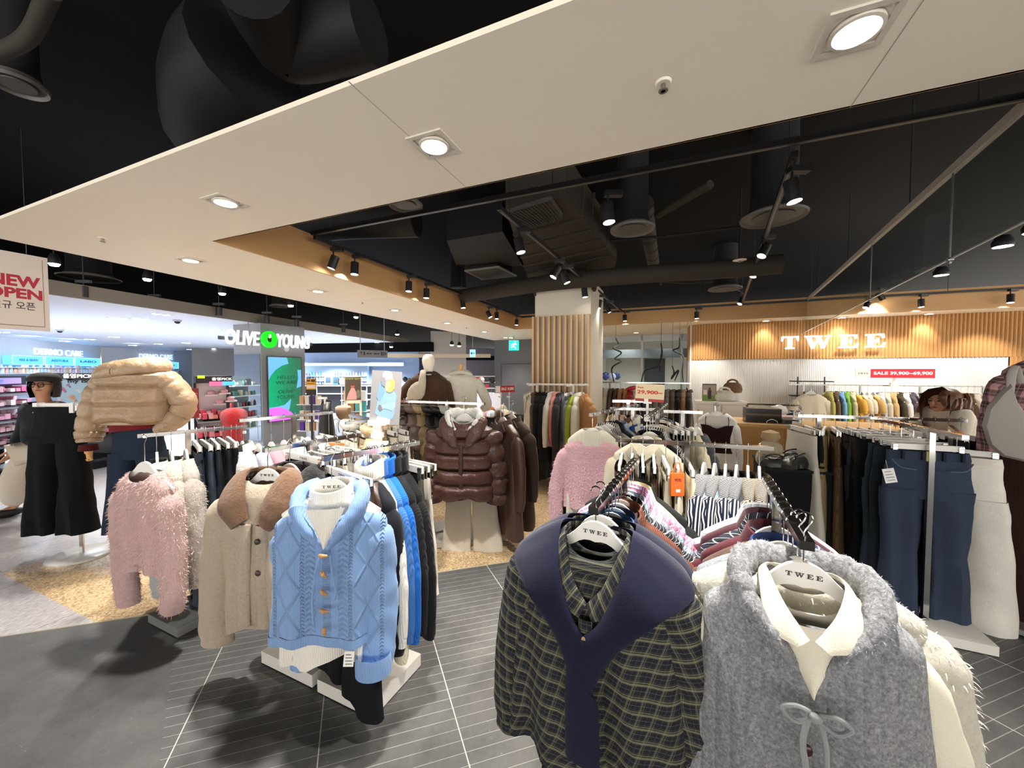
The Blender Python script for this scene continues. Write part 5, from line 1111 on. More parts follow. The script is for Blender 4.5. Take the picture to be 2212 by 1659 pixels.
# rail along the shop wall
RW0, RW1 = Pu(1718, 829, 8.35), Pu(2150, 830, 8.35); RW1.z = RW0.z
wr = thing('wall_rail', 'long dark rail of blouses under the red sale board', 'clothing rail', (RW0.x, RW0.y, 0), dirs(RW0, RW1)[2]); lw = (RW1-RW0).length
child(MB().box((-.012, -.1, RW0.z-.024), (.012, lw+.3, RW0.z-.004)), 'rail', DCHROME, wr)
for f in (.05, .36, .66, .95): child(MB().box((-.012, lw*f-.012, .0), (.012, lw*f+.012, RW0.z-.024)), 'post', DCHROME, wr)
wl = [('blouse', '#b8b06a', 'olive yellow blouse'), ('blouse', '#6d5a4a', 'brown blouse'), ('blouse', '#7fb0dd', 'sky blue blouse'), ('blouse', '#7fb24a', 'grass green blouse'), ('blouse', '#d4cfae', 'buttoned cream blouse'), ('tee', '#e0ab4e', 'mustard short-sleeved top'), ('tee', '#ddcfb2', 'beige short-sleeved top'), ('tee', '#d8cdb8', 'oat short-sleeved top'), ('tee', '#c9a468', 'ochre short-sleeved top'), ('blouse', '#b9c2c8', 'pale grey blouse'), ('blouse', '#cfc6b4', 'ecru blouse'), ('blouse', '#d2b07c', 'sand blouse'), ('blouse', '#4b4034', 'dark olive blouse'), ('blouse', '#ebe8e2', 'white blouse'), ('blouse', '#57505e', 'slate blouse'), ('vest', '#26272c', 'black leather vest'), ('blouse', '#31343b', 'black denim blouse'), ('blouse', '#a9aeb4', 'silver grey blouse'), ('blouse', '#e4e2de', 'chalk white blouse'), ('blouse', '#b9bce0', 'periwinkle blouse'), ('blouse', '#dba463', 'apricot blouse'), ('blouse', '#e6e4df', 'milk white blouse'), ('blouse', '#c8c3b6', 'linen blouse'), ('blouse', '#55402f', 'umber blouse'), ('blouse', '#d8d2c6', 'shell white blouse'), ('blazer', '#96836a', 'khaki jacket'), ('blazer', '#b3a184', 'light khaki jacket'), ('blouse', '#e2ddd4', 'off-white blouse at its far end')]
row(lerp(RW0, RW1, .19), lerp(RW0, RW1, 1.0), [(k_, FB(c, 'leather' if 'leather' in l_ else 'cloth'), l_+' on the shop wall rail') for k_, c, l_ in wl], 'blouses on the shop wall rail', .13, 171, .06)
hung('sweater', FB('#e2dcc8', 'knit'), lerp(RW0, RW1, .08)+U*-.12, math.radians(-22.6-12), 'cream buttoned cardigan with dark neckband facing the shop', None, .12, 1)
# ---------------------------------------------------------------- trouser racks by the counter
RN0, RN1 = Vector((2.36, 3.08, 1.25)), Vector((3.3, 2.78, 1.25))
t_rack('chrome rail of trousers behind the dark jeans', RN0, RN1, (2.47, 3.05), (.42, .42), .06, group='trouser racks')
RM0, RM1 = Vector((2.50, 2.10, 1.25)), Vector((2.80, 2.95, 1.25))
t_rack('chrome rail of jeans with a square post on a pale slab', RM0, RM1, (2.55, 2.33), (.52, .36), .06, baserot=math.radians(-24.4), group='trouser racks')
row(RN0, RN1, [('wide', FB('#d9d5cb'), 'ivory wide trousers at the counter end of the rail', dict(scale=1.05, turn=.15)), ('trousers', FB('#1b1d20'), 'black trousers next to the ivory pair'), ('wide', FB('#a08a60', 'cord'), 'khaki cotton trousers beside the brown pair', dict(turn=-.4, scale=1.08)), ('trousers', FB('#6a523c', 'cord'), 'brown trousers beside the khaki pair', dict(turn=-.25)), ('trousers', FB('#3d2e25', 'cord'), 'dark brown trousers after the khaki pair'), ('trousers', FB('#131315'), 'black trousers right after the dark brown pair'), ('trousers', FB('#101013'), 'pressed black trousers, second after the dark brown pair'), ('trousers', FB('#0d0d0f'), 'jet black trousers before the grey-blue jeans'), ('trousers', FB('#131417'), 'black twill trousers before the grey-blue jeans'), ('jeans', FB('#4a5963', 'denim'), 'grey-blue jeans at the middle of the trouser rail', dict(turn=-.3, scale=1.06)), ('jeans', FB('#272d36', 'denim'), 'charcoal jeans on the trouser rail'), ('jeans', FB('#1c2026', 'denim'), 'blackish jeans on the trouser rail'), ('jeans', FB('#2b3340', 'denim'), 'dark indigo jeans on the trouser rail'), ('trousers', FB('#17181b'), 'black trousers near the plaid shirt form')], 'trousers on the rail by the counter', .105, 181, .05)
row(RM0+(RM1-RM0)*.30, RM1, [('jeans', FB('#2c3547', 'denim'), 'faded dark blue jeans facing out behind the square post', dict(scale=1.07, turn=-.05, at=0)), ('jeans', FB('#20262f', 'denim'), 'dark jeans right behind the faded pair', dict(scale=1.07)), ('jeans', FB('#2d3a46', 'denim'), 'grey-blue washed jeans behind the dark pair', dict(scale=1.07, turn=.15)), ('jeans', FB('#15181d', 'denim'), 'black jeans fourth behind the square post', dict(scale=1.05)), ('jeans', FB('#343e4a', 'denim'), 'slate jeans fifth behind the square post'), ('jeans', FB('#22272f', 'denim'), 'navy-black jeans last behind the square post')], 'jeans behind the square post', .105, 191, .04)
for nm, sx in (('a', -1),):
    t = next(o for o in bpy.data.objects if o.get('label') == 'faded dark blue jeans facing out behind the square post'); me_w = FB('#39475d', 'denim')
    swing_tag(t, -.2, -.06, -.1, '#e6e6e4', .055, .085, -.25)
    for s in (-1, 1): child(path_tube([(s*.175, -.045, -.045), (s*.14, -.058, -.085), (s*.07, -.06, -.095)], .004, 8), 'pocket_seam', FB('#4a5568', 'denim'), t)
    child(MB().box((-.02, -.042, -.045), (.02, -.03, .01)), 'size_label', mat('#a9a35e', .6), t, 'olive yellow size label')
    for x in (-.12, -.03, .06, .14): child(MB().box((x-.006, -.04, -.042), (x+.006, -.024, .006)), 'belt_loop', FB('#1a202b', 'denim'), t)
# ================================================================== furniture by the wall
def cabinet():
    u0 = 6.6; v1 = uv(Pu(1505, 868, u0))[1]; v0 = uv(Pu(1615, 868, u0))[1]; z = Pu(1550, 868, u0).z
    t = thing('cabinet', 'low white cabinet carrying the furry bags before the ribbed wall', 'cabinet', W(u0, v1, 0), ROTB); wd_ = v1-v0
    child(MB().box((0, 0, .05), (.45, -wd_, z-.03)), 'body', WHITEMAT, t); child(MB().box((-.02, .02, z-.03), (.47, -wd_-.02, z)), 'top', WHITE, t)
    for k in range(2): child(MB().box((-.018, -.01-k*wd_/2, .08), (0, -(k+1)*wd_/2+.01, z-.05)), 'door', WHITE, t)
    child(MB().box((.02, -.02, 0), (.43, -wd_+.02, .05)), 'plinth', mat('#8d8a85', .5), t); return u0, v1, v0, z
cu0, cvl, cvr, cz = cabinet()
def on_cab(px, du=.2): p = Pu(px, 850, cu0+du); p.z = cz; return p
p = on_cab(1532); t = thing('photo_frame', 'small fashion photo print standing on the white cabinet', 'picture', p, ROTB-PI/2)
hp = .27; child(MB().box((-.1, -.012, 0), (.1, .0, hp)), 'frame', mat('#4a3c30', .5), t)
pic = MB(); pic.box((-.093, -.0135, .08), (.093, -.0122, hp-.02)); child(pic, 'picture_wall', mat('#9a8c7a', .6), t); child(MB().box((-.093, -.0137, .006), (.093, -.0124, .085)), 'picture_lawn', mat('#6f8f3c', .6), t)
child(MB().box((-.02, -.0145, .03), (.03, -.0137, .17)).ball((.005, -.0142, .19), (.015, .001, .02)), 'picture_figure', mat('#3a2c30', .6), t); child(MB().box((-.085, -.0143, .1), (-.035, -.0138, .17)), 'picture_board', mat('#d8cfc0', .6), t)
def handbag(name, label, pos, rz, col, w_, h_, kind='fur'):
    t = thing(name, label, 'handbag', pos, rz)
    N = 22; rg = []
    for j, (f, sx, sy) in enumerate(((0, .2, .3), (.03, .9, .8), (.25, 1, 1), (.55, .97, .9), (.8, .85, .6), (.95, .65, .35), (1, .3, .1))): rg.append([(w_/2*sx*cs(2*PI*k/N, .8), .07*sy*sn(2*PI*k/N, .9), h_*f) for k in range(N)])
    b = MB().grid(rg, True, 0, True, True); child(b, 'bag_body', FB(col, kind), t); child(fuzz(b, 500, .012, .001, 3, .2), 'fuzz', FB(col, kind), t)['kind'] = 'stuff'
    child(path_tube([(-w_*.28, 0, h_*.8), (-w_*.2, 0, h_*1.12), (0, 0, h_*1.25), (w_*.2, 0, h_*1.12), (w_*.28, 0, h_*.8)], .016, 10), 'handle', FB(col, kind), t); return t
handbag('handbag', 'cream furry half-moon handbag on the white cabinet', on_cab(1565, .22), ROTB-PI/2, '#e6dfcc', .30, .17)
bs = thing('display_block', 'white display block under the brown furry handbag', 'display stand', on_cab(1582, .38), ROTB-PI/2); child(MB().box((-.09, -.04, 0), (.09, .04, .12)).box((-.1, -.05, .115), (.1, .05, .122)), 'block', WHITE, bs)
pb = on_cab(1582, .38); pb.z += .122; handbag('handbag', 'brown furry handbag raised behind the cream one', pb, ROTB-PI/2, '#7d5f43', .28, .17)
# wooden counter
UCN = 4.85; vl = uv(Pu(1580, 950, UCN))[1]; zc = Pu(1600, 914, UCN).z; vr = vl-1.5
t = thing('counter', 'light oak cash counter behind the striped tees', 'counter', W(UCN, vl, 0), ROTB)
child(MB().box((0, 0, .06), (.6, -1.5, zc-.035)), 'front_panel', M_DESK, t); child(MB().box((-.02, .02, zc-.035), (.62, -1.52, zc)), 'worktop', wood('#c79c62', '#d3ab74', .6, 'worktop_oak'), t); child(MB().box((.03, -.02, 0), (.58, -1.48, .06)), 'plinth', mat('#4a4642', .6), t)
for k in (1, 2): child(MB().box((-.0015, -.5*k-.002, .06), (.0, -.5*k+.002, zc-.036)), 'panel_joint', mat('#8d6a3e', .6), t)
def on_ctr(px, du): p = Pu(px, 900, UCN+du); p.z = zc; return p
t = thing('display_box', 'black glossy box with a gold band on the oak counter', 'box', on_ctr(1645, .25), ROTB-PI/2); child(MB().box((-.17, -.1, 0), (.17, .1, .155)), 'box_body', mat('#1c1a18', .25), t); child(MB().box((-.171, -.101, .075), (.171, -.1, .1)), 'band', mat('#5a4c34', .3, .4), t)
t = thing('card_terminal', 'white card terminal on the oak counter', 'payment terminal', on_ctr(1722, .12), ROTB-PI/2-.3); child(MB().add([(-.04, -.06, 0), (.04, -.06, 0), (.04, .06, 0), (-.04, .06, 0), (-.04, -.06, .03), (.04, -.06, .03), (.04, .06, .07), (-.04, .06, .07)], [(0, 3, 2, 1), (4, 5, 6, 7), (0, 1, 5, 4), (1, 2, 6, 5), (2, 3, 7, 6), (3, 0, 4, 7)]), 'terminal_body', WHITE, t)
child(MB().lathe([(0, 0), (.02, 0), (.02, .006)], (0, -.03, .045), 16), 'dial', mat('#3a4a6a', .3), t); child(path_tube([(-.03, .05, .03), (-.03, .06, .13), (0, .06, .16), (.03, .06, .13), (.03, .05, .03)], .008, 8), 'grip', WHITE, t)
t = thing('label_printer', 'small dark receipt printer on the oak counter', 'printer', on_ctr(1702, .14), ROTB-PI/2); child(MB().box((-.06, -.05, 0), (.06, .05, .05)), 'printer_body', mat('#45474b', .5), t); child(MB().box((-.04, -.052, .02), (.04, -.049, .035)), 'slot', BLACK, t)
for i, (px, c) in enumerate(((1690, '#e6dcd4'), (1693, '#d9b9b4'))):
    p = on_ctr(px, .3); p.z += .035*i; t = thing('folded_top', '%s folded top stacked on the oak counter' % ('cream', 'pinkish')[i], 'folded clothing', p, ROTB-PI/2); child(MB().box((-.13, -.1, 0), (.13, .1, .034)), 'folded_cloth', FB(c), t)
t = thing('cable_clip', 'thin wire arch on the oak counter beside the black box', 'wire', on_ctr(1668, .05), ROTB-PI/2); child(path_tube([(-.05, 0, 0), (-.045, 0, .03), (0, 0, .05), (.045, 0, .03), (.05, 0, 0)], .003, 8), 'wire', WHITE, t)
# low dark rail behind the counter with wrapped clothes
q0, q1 = Pu(1614, 871, 6.0), Pu(1729, 872, 6.0); t = thing('garment_rail', 'low dark rail behind the oak counter', 'clothing rail', (q0.x, q0.y, 0), dirs(q0, q1)[2]); l_ = (q1-q0).length
MBt = MB(); child(MBt.box((-.012, 0, q0.z-.02), (.012, l_, q0.z)), 'rail', DCHROME, t)
for y in (0, l_): child(MB().box((-.012, y-.012, 0), (.012, y+.012, q0.z-.02)), 'post', DCHROME, t)
t = thing('wrapped_bundle', 'bundle of clothes in clear plastic hanging behind the oak counter', 'clothes bundle', Pu(1682, 872, 6.0)+Vector((0, 0, -.01)), ROTB-PI/2)
N = 18; child(MB().grid([[(.12*s_*math.cos(2*PI*k/N)*(1+.25*nz(k*.9, z*9, 1)), .07*s_*math.sin(2*PI*k/N)*(1+.25*nz(k*.9, z*9, 2)), z) for k in range(N)] for s_, z in ((.2, .0), (.7, -.03), (1, -.1), (1.1, -.25), (.9, -.4))], True), 'plastic_wrap', mat('#d9d9d6', .15), t)
for i, (px, c) in enumerate(((1705, '#22273a'), (1716, '#dfdedb'))):
    hung('blouse', FB(c), Pu(px, 872, 6.0), ROTB-PI/2-PI/2+.4, '%s blouse on the low rail behind the counter' % ('midnight blue', 'chalk white')[i], None, .1, i)
# ladder shelf leaning to the wall
q0 = Pu(1712, 880, 8.9); t = thing('ladder_shelf', 'thin black ladder shelf leaning on the ribbed wall', 'shelf', (q0.x, q0.y, 0), ROTB-PI/2)
for x in (0, .42): child(MB().tube([(x, -.25, 0), (x+.1, .1, 1.48)], .012, 8), 'rail', BLACK, t)
for k, z in enumerate((.35, .75, 1.1, 1.38)): child(MB().box((-.1+z*.07, -.28+.24*z, z), (.56+z*.07, -.02+.19*z, z+.02)), 'tread', BLACK, t)
# black cloth table with hats
UT = 3.55; tv = uv(Pu(1655, 1030, UT))[1]; zt = Pu(1690, 1012, UT).z
t = thing('accessory_table', 'low table under a black cloth before the oak counter', 'table', W(UT, tv, 0), ROTB); child(MB().box((0, 0, 0), (.5, -.42, zt-.02)), 'cloth_skirt', FB('#17181b'), t); child(MB().box((-.01, .01, zt-.02), (.51, -.43, zt)), 'cloth_top', FB('#202226'), t)
def on_t(px, du): p = Pu(px, 1000, UT+du); p.z = zt; return p
def cap(label, pos, rz, col, s=1., pom=False):
    t = thing('cap', label, 'hat', pos, rz); t.scale = (s, s, s); m = FB(col, 'fuzz')
    child(MB().lathe([(.095, 0), (.1, .03), (.09, .07), (.055, .105), (0, .115)], n=22), 'crown', m, t)
    child(MB().grid([[(.09*math.sin(a), -.09*math.cos(a), .012) for a in [-1.2+2.4*k/10 for k in range(11)]], [(.1*math.sin(a), -.13*math.cos(a)-.05*math.cos(a*1.2), .0) for a in [-1.2+2.4*k/10 for k in range(11)]], [(.1*math.sin(a), -.13*math.cos(a)-.05*math.cos(a*1.2), -.004+.004) for a in [-1.2+2.4*k/10 for k in range(11)]]], False), 'brim', m, t)
    if pom: child(MB().ball((0, 0, .14), .05, 16, 10), 'pompom', m, t)
    return t
pp = on_t(1663, .2); cap('beige furry cap at the bottom of the hat pile', pp, -.5, '#cdbb9b', 1.05)
cap('cream furry cap on top of the beige one', pp+Vector((0, 0, .085)), -.3, '#d8c9ad', .9); b_ = thing('ball_hat', 'round tan fur hat topping the hat pile', 'hat', pp+Vector((0, 0, .18)), 0); child(MB().lathe([(.0, 0), (.05, .0), (.07, .03), (.06, .075), (0, .095)], n=20), 'hat_body', FB('#c9a97e', 'fuzz'), b_)
for i, (px, du, c, s) in enumerate(((1672, .05, '#2b2a28', .8), (1710, .22, '#1d1d1f', 1.), (1727, .12, '#232426', .9), (1705, .06, '#31302e', .8))):
    t = thing('leather_bag', ('grey patterned flat purse before the hat pile', 'black leather bag beside the hat pile', 'black tote folded at the table end', 'dark slouchy bag before the black leather one')[i], 'bag', on_t(px, du), ROTB-PI/2+.4*i)
    N = 20; child(MB().grid([[(.14*s*f*cs(2*PI*k/N, .8)*(1+.15*nz(k*.7, i, 2)), .09*s*f*sn(2*PI*k/N, .8)*(1+.15*nz(k*.7, i, 5)), z*s+.01*nz(k*1.3, i, z*9)) for k in range(N)] for f, z in ((.6, 0), (1, .01), (1, .05), (.75, .085), (.3, .1))], True, 0, True, True), 'bag_body', FB(c, 'leather'), t)
    child(path_tube([(-.09*s, 0, .07*s), (-.05*s, -.03, .12*s), (.05*s, -.03, .12*s), (.09*s, 0, .07*s)], .006, 8), 'strap', FB(c, 'leather'), t)
# white top with bustier on its own stand
ps = Pd(1549, 889, 4.1); t = thing('hook_stand', 'slim chrome stand carrying the bustier outfit', 'clothes stand', (ps.x, ps.y, 0), 0)
child(MB().cyl((0, .05, .03), (0, .05, ps.z+.08), .012, 10).box((-.012, -.02, ps.z+.06), (.012, .06, ps.z+.085)), 'post', CHROME, t); child(MB().box((-.17, -.12, 0), (.17, .22, .03)), 'base', BASEW, t)
hzz = math.radians(-27); hanger('wide', .09, ps, hzz, 'white hanger carrying the bustier outfit', None); hanger('wide', .09, ps+Vector((.01, .04, .0)), hzz+.25, 'second hanger behind the bustier outfit', None)
garment('sweater', FB('#e5e3df', 'cloth'), ps+Vector((0, 0, -.012)), hzz, 'white long-sleeved tee under the dark bustier', None, 1, name='long_sleeved_tee', cut=dict(w=.38, Ln=.58, t=.03), slv=dict(Ls=.6, splay=.1, r0=.055, r1=.04))
bt = thing('bustier', 'dark aubergine bustier worn over the white tee', 'top', ps+Vector((0, 0, -.012)), hzz)
N = 40; child(MB().grid([[((.165-.02*math.sin(PI*j/8))*cs(2*PI*k/N, .8), (.058+(.014 if j < 3 else 0)*max(0, -math.sin(2*PI*k/N)))*sn(2*PI*k/N, .8), (-.13-.035*math.exp(-(math.cos(2*PI*k/N)/.25)**2)*(1 if math.sin(2*PI*k/N) < 0 else 0)*(1 if j == 0 else 0)) -.3*j/8) for k in range(N)] for j in range(9)], True), 'body', FB('#2a151b', 'cloth'), bt)
for s in (-1, 1): child(path_tube([(s*.105, -.062, -.15), (s*.11, -.058, -.08), (s*.1, -.0, -.025), (s*.1, .05, -.08), (s*.1, .055, -.15)], .004, 6), 'strap', FB('#2a151b'), bt)
garment('skirt', FB('#dcd8d0'), ps+Vector((0, 0, -.58)), hzz, 'white skirt below the dark bustier', None, 1)
# ================================================================== mannequins and people
def skin(pts, edges, rad, sub=2, root=0):
    """one continuous surface grown over a skeleton; rad per point (or a pair)"""
    me = bpy.data.meshes.new('s'); me.from_pydata([tuple(p) for p in pts], edges, []); o = bpy.data.objects.new('s', me); COL.objects.link(o)
    o.modifiers.new('k', 'SKIN'); sv = me.skin_vertices[0].data
    for i, r in enumerate(rad): sv[i].radius = r if isinstance(r, tuple) else (r, r)
    sv[root].use_root = True; ss = o.modifiers.new('u', 'SUBSURF'); ss.levels = sub; ss.render_levels = sub
    dg = bpy.context.evaluated_depsgraph_get(); m2 = bpy.data.meshes.new_from_object(o.evaluated_get(dg)); mb = MB()
    mb.add([tuple(v.co) for v in m2.vertices], [tuple(p.vertices) for p in m2.polygons]); bpy.data.objects.remove(o); bpy.data.meshes.remove(me); bpy.data.meshes.remove(m2); return mb
FORM = mat('#e6dfd0', .5, name='form_cloth'); PALEWOOD = mat('#d1a065', .4, name='pale_wood')
# ---- headless form in the beige puffer, seen from behind
def puff_path(pts, rads, seg=.12, amp=.02, n=20):
    P = [Vector(p) for p in pts]; mb = path_tube(P, rads, n, .85, 10); m = len(mb.v)//n
    for i in range(m):
        c = sum((Vector(mb.v[i*n+k]) for k in range(n)), Vector())/n; s_ = 1+.13*(min(1, abs(math.sin(PI*i/(m-1)*len(pts)*1.15))*1.9)**.6-.7)
        for k in range(n):
            p = Vector(mb.v[i*n+k]); mb.v[i*n+k] = tuple(c+(p-c)*(s_+.05*nz(i*.7, k*.8, seg)))
    return mb
pm = Pd(294, 800, 3.3); az = math.radians(4); t = thing('dressed_form', 'headless display form in a cropped beige puffer and flared blue jeans', 'mannequin', (pm.x, pm.y, 0), az); M_BP = FB('#a68c70', 'puffer')
body = child(torso(w=.56, Ln=.50, t=.14, slope=.10, neck=.11, puff=(.15, .034), hem=.58, seed=2, N=56, M=44, fold=.012, dip=0).xform(Matrix.Translation((0, 0, 1.66))), 'puffer_body', M_BP, t)
child(puff_path([(-.22, 0, 1.55), (-.29, -.01, 1.40), (-.33, -.03, 1.22), (-.345, -.05, 1.06), (-.34, -.06, .99)], [.10, .112, .108, .10, .082]), 'puffer_sleeve', M_BP, t)
child(puff_path([(.22, 0, 1.55), (.30, .02, 1.44), (.365, .03, 1.31), (.34, .0, 1.2), (.25, -.03, 1.11), (.2, -.04, 1.07)], [.10, .11, .105, .095, .08, .06]), 'puffer_sleeve', M_BP, t)
cl = [[], []]
for k in range(13):
    a = 2*PI*k/12-PI/2; r1, tl = .17+.03*math.sin(a), .05*math.cos(a)
    cl[0].append((r1*math.cos(a)*1.02-.02, r1*math.sin(a)*.8, 1.685+tl*.6)); cl[1].append((.265*math.cos(a)-.03, .185*math.sin(a), 1.555+tl*.75))
child(strip(cl[0], cl[1], .045, 5, 16, .35, 3), 'stand_collar', M_BP, t)
child(MB().grid([[(.275*cs(2*PI*k/40, .8)*f, .135*sn(2*PI*k/40, .8)*f, z) for k in range(40)] for z, f in ((1.17, .98), (1.175, 1.02), (1.145, 1.02), (1.14, .97))], True), 'hem_cord', FB('#b29a7e', 'puffer'), t)
child(MB().grid([[(.2*cs(2*PI*k/40, .85)*f, .12*sn(2*PI*k/40, .85)*f, z+.03*math.cos(2*PI*k/40+.6)*g) for k in range(40)] for z, f, g in ((1.25, 1, 0), (1.12, 1.02, .4), (1.075, 1, 1))], True), 'red_sweater_hem', FB('#6d1419', 'knit'), t, 'dark red sweater hem')
jl = trousers_mb(w=.36, Ln=.93, rise=.3, flare=.13, knee=.095, t=.085, fold=.016, seed=3); child(jl.xform(Matrix.Translation((0, 0, 1.14))), 'jeans', FB('#1f2a3b', 'denim'), t)
child(skin([(-.35, -.06, .96), (-.34, -.07, .91), (-.33, -.075, .87), (-.36, -.085, .9), (-.32, -.08, .83), (-.335, -.09, .83), (-.31, -.075, .835)], [(0, 1), (1, 2), (1, 3), (2, 4), (2, 5), (2, 6)], [.03, .028, .02, .011, .009, .009, .008], 1), 'form_hand', PALEWOOD, t, 'pale wooden hand')
child(MB().lathe([(.07, -.02), (.065, .01), (.06, .03)], (-.355, -.055, .94), 20, 0, 1, .85), 'red_cuff', FB('#4d1016', 'knit'), t, 'dark red cuff')
child(MB().cyl((.0, .06, .02), (.0, .06, 1.2), .014, 12), 'pole', CHROME, t); child(MB().lathe([(0, .0), (.16, .0), (.16, .012), (.15, .018), (0, .018)], (0, .06, 0), 32), 'base_disc', WHITEMAT, t)
# stand with the black flared trousers
pt = Pz(178, 1198, 0); t = thing('trouser_stand', 'pole stand on a round white foot showing black flared trousers', 'display stand', pt, math.radians(0))
child(MB().lathe([(0, 0), (.215, 0), (.215, .01), (.2, .018), (0, .02)], n=40), 'base_disc', mat('#c9c6c3', .3), t); child(MB().cyl((0, 0, .015), (0, 0, 1.3), .016, 14), 'pole', CHROME, t); child(MB().box((-.34, -.012, 1.29), (.1, .012, 1.32)), 'arm', WHITE, t)
child(MB().box((-.34, -.03, 1.24), (-.305, .03, 1.325)), 'clip', mat('#e2e6e2', .3), t); child(MB().box((-.03, -.03, 1.24), (.005, .03, 1.325)), 'clip', mat('#e2e6e2', .3), t)
t2 = thing('flared_trousers', 'black flared trousers hanging from the pole stand', 'trousers', pt+Vector((-.17, .0, 1.285)), math.radians(3))
child(trousers_mb(w=.36, Ln=1.08, rise=.3, flare=.135, knee=.098, t=.06, fold=.016, seed=2), 'trouser_legs', FB('#0a0b10'), t2); child(MB().grid([[(.184*cs(2*PI*k/30, .75), .046*sn(2*PI*k/30, .8), z) for k in range(30)] for z in (.006, .004, -.034, -.038)], True), 'waistband', FB('#0d0e13'), t2)
# ---- two forms behind the puffers
p = Pd(926, 800, 5.0); t = thing('dressed_form', 'display form with an egg head in a brown wool coat seen from behind', 'mannequin', (p.x, p.y, 0), math.radians(14)); M_BC = FB('#4b3525', 'wool')
child(MB().lathe([(.035, 1.44), (.045, 1.5), (.048, 1.56), (.06, 1.62), (.082, 1.69), (.085, 1.74), (.07, 1.79), (.035, 1.815), (0, 1.82)], n=28), 'head', FORM, t)
child(torso(w=.46, Ln=.75, t=.12, slope=.085, neck=.08, hem=.54, seed=1, fold=.012, N=48).xform(Matrix.Translation((0, 0, 1.58))), 'coat_body', M_BC, t)
child(path_tube([(-.2, 0, 1.46), (-.3, .0, 1.34), (-.36, .0, 1.22), (-.28, -.02, 1.12), (-.18, -.04, 1.06)], [.075, .075, .07, .062, .055], 18, .85), 'coat_sleeve', M_BC, t); child(sleeve(1, .46, .085, .62, .16, .08, .06, .06, 1, None, -.1, .03, .1, .85).xform(Matrix.Translation((0, 0, 1.58))), 'coat_sleeve', M_BC, t)
child(path_tube([(-.12, -.03, 1.55), (-.07, .06, 1.58), (0, .08, 1.585), (.07, .06, 1.58), (.12, -.03, 1.55), (.05, -.075, 1.57), (-.05, -.075, 1.57), (-.12, -.03, 1.55)], .026, 12, .6), 'collar', FB('#3d2a1d', 'wool'), t)
child(MB().cyl((0, 0, .02), (0, 0, 1.0), .016, 12), 'pole', CHROME, t); child(MB().lathe([(0, 0), (.17, 0), (.17, .012), (0, .02)], n=32), 'base_disc', WHITEMAT, t)
tb = thing('shoulder_bag', 'cream furry shoulder bag on the brown coated form', 'handbag', Pd(903, 832, 4.82), math.radians(14)); N = 24
rg = [[(.11*f*cs(2*PI*k/N, .85)+.06*z*4, .045*f*sn(2*PI*k/N, .9), z) for k in range(N)] for z, f in ((-.19, .3), (-.175, .8), (-.12, 1), (-.05, .95), (0, .75), (.03, .45), (.045, .2))]; child(MB().grid(rg, True, 0, True, True), 'bag_body', FB('#ddd2bf', 'fur'), tb)
child(strip([(-.03, -.02, -.06), (.0, -.02, .03), (.02, .0, .13), (.03, .05, .18)], [(.09, -.02, -.06), (.1, -.02, .04), (.1, .0, .13), (.105, .05, .18)], .022), 'strap', FB('#ddd2bf', 'fur'), tb)
p = Pd(995, 800, 5.25); t = thing('dressed_form', 'tailor form with a wooden neck knob in a cream teddy jacket', 'mannequin', (p.x, p.y, 0), math.radians(8)); M_TJ = FB('#efe9da', 'fur')
child(MB().lathe([(.05, 1.5), (.045, 1.58), (.02, 1.6), (.026, 1.63), (.034, 1.67), (.03, 1.685), (0, 1.69)], n=22), 'neck_knob', PALEWOOD, t)
child(torso(w=.46, Ln=.6, t=.13, slope=.09, neck=.085, hem=.44, seed=2, fold=.014, N=48).xform(Matrix.Translation((0, 0, 1.585))), 'jacket_body', M_TJ, t)
child(sleeve(-1, .46, .09, .5, .12, .085, .065, .08, 1, None, -.05, .03, .1, .85).xform(Matrix.Translation((0, 0, 1.585))), 'jacket_sleeve', M_TJ, t)
child(path_tube([(.2, 0, 1.46), (.27, 0, 1.36), (.34, .0, 1.22), (.37, .0, 1.12), (.3, -.03, 1.06)], [.085, .085, .08, .07, .055], 18, .85), 'jacket_sleeve', M_TJ, t)
child(path_tube([(-.13, -.04, 1.55), (-.08, .07, 1.59), (0, .09, 1.60), (.08, .07, 1.59), (.13, -.04, 1.55), (.05, -.09, 1.575), (-.05, -.09, 1.575), (-.13, -.04, 1.55)], .034, 12, .7), 'collar', M_TJ, t)
child(MB().cyl((0, 0, .02), (0, 0, 1.05), .016, 12), 'pole', PALEWOOD, t); child(MB().lathe([(0, 0), (.17, 0), (.17, .012), (0, .02)], n=32), 'base_disc', WHITEMAT, t)
# ---- plaid form at the edge of the view
P_PB = plaid('pink_black_plaid', '#b98c8f', '#1d1620', '#e6c9c6', .075, ((.0, .5),), ((.2, .24), (.62, .65)), line_gain=.35)
p = Pd(2262, 800, 2.3); t = thing('dressed_form', 'display form in a pink and black plaid shirt beside the jeans', 'mannequin', (p.x, p.y, 0), math.radians(-44))
child(torso(w=.40, Ln=.54, t=.11, slope=.08, neck=.08, hem=.42, seed=1, fold=.012, N=48).xform(Matrix.Translation((0.03, 0, 1.68))), 'shirt_body', P_PB, t)
child(sleeve(-1, .40, .085, .56, .12, .08, .06, .08, 2, None, .05, .03, .06, .85).xform(Matrix.Translation((.03, 0, 1.68))), 'shirt_sleeve', P_PB, t); child(sleeve(1, .40, .085, .56, .12, .08, .06, .08, 2, None, .05, .03, .06, .85).xform(Matrix.Translation((.03, 0, 1.68))), 'shirt_sleeve', P_PB, t)
child(collar_mb(.08, .06).xform(Matrix.Translation((.03, 0, 1.68))), 'collar', P_PB, t); child(MB().lathe([(.055, 1.6), (.05, 1.72), (.055, 1.74), (0, 1.75)], (.03, 0, 0), 20), 'neck_block', FORM, t)
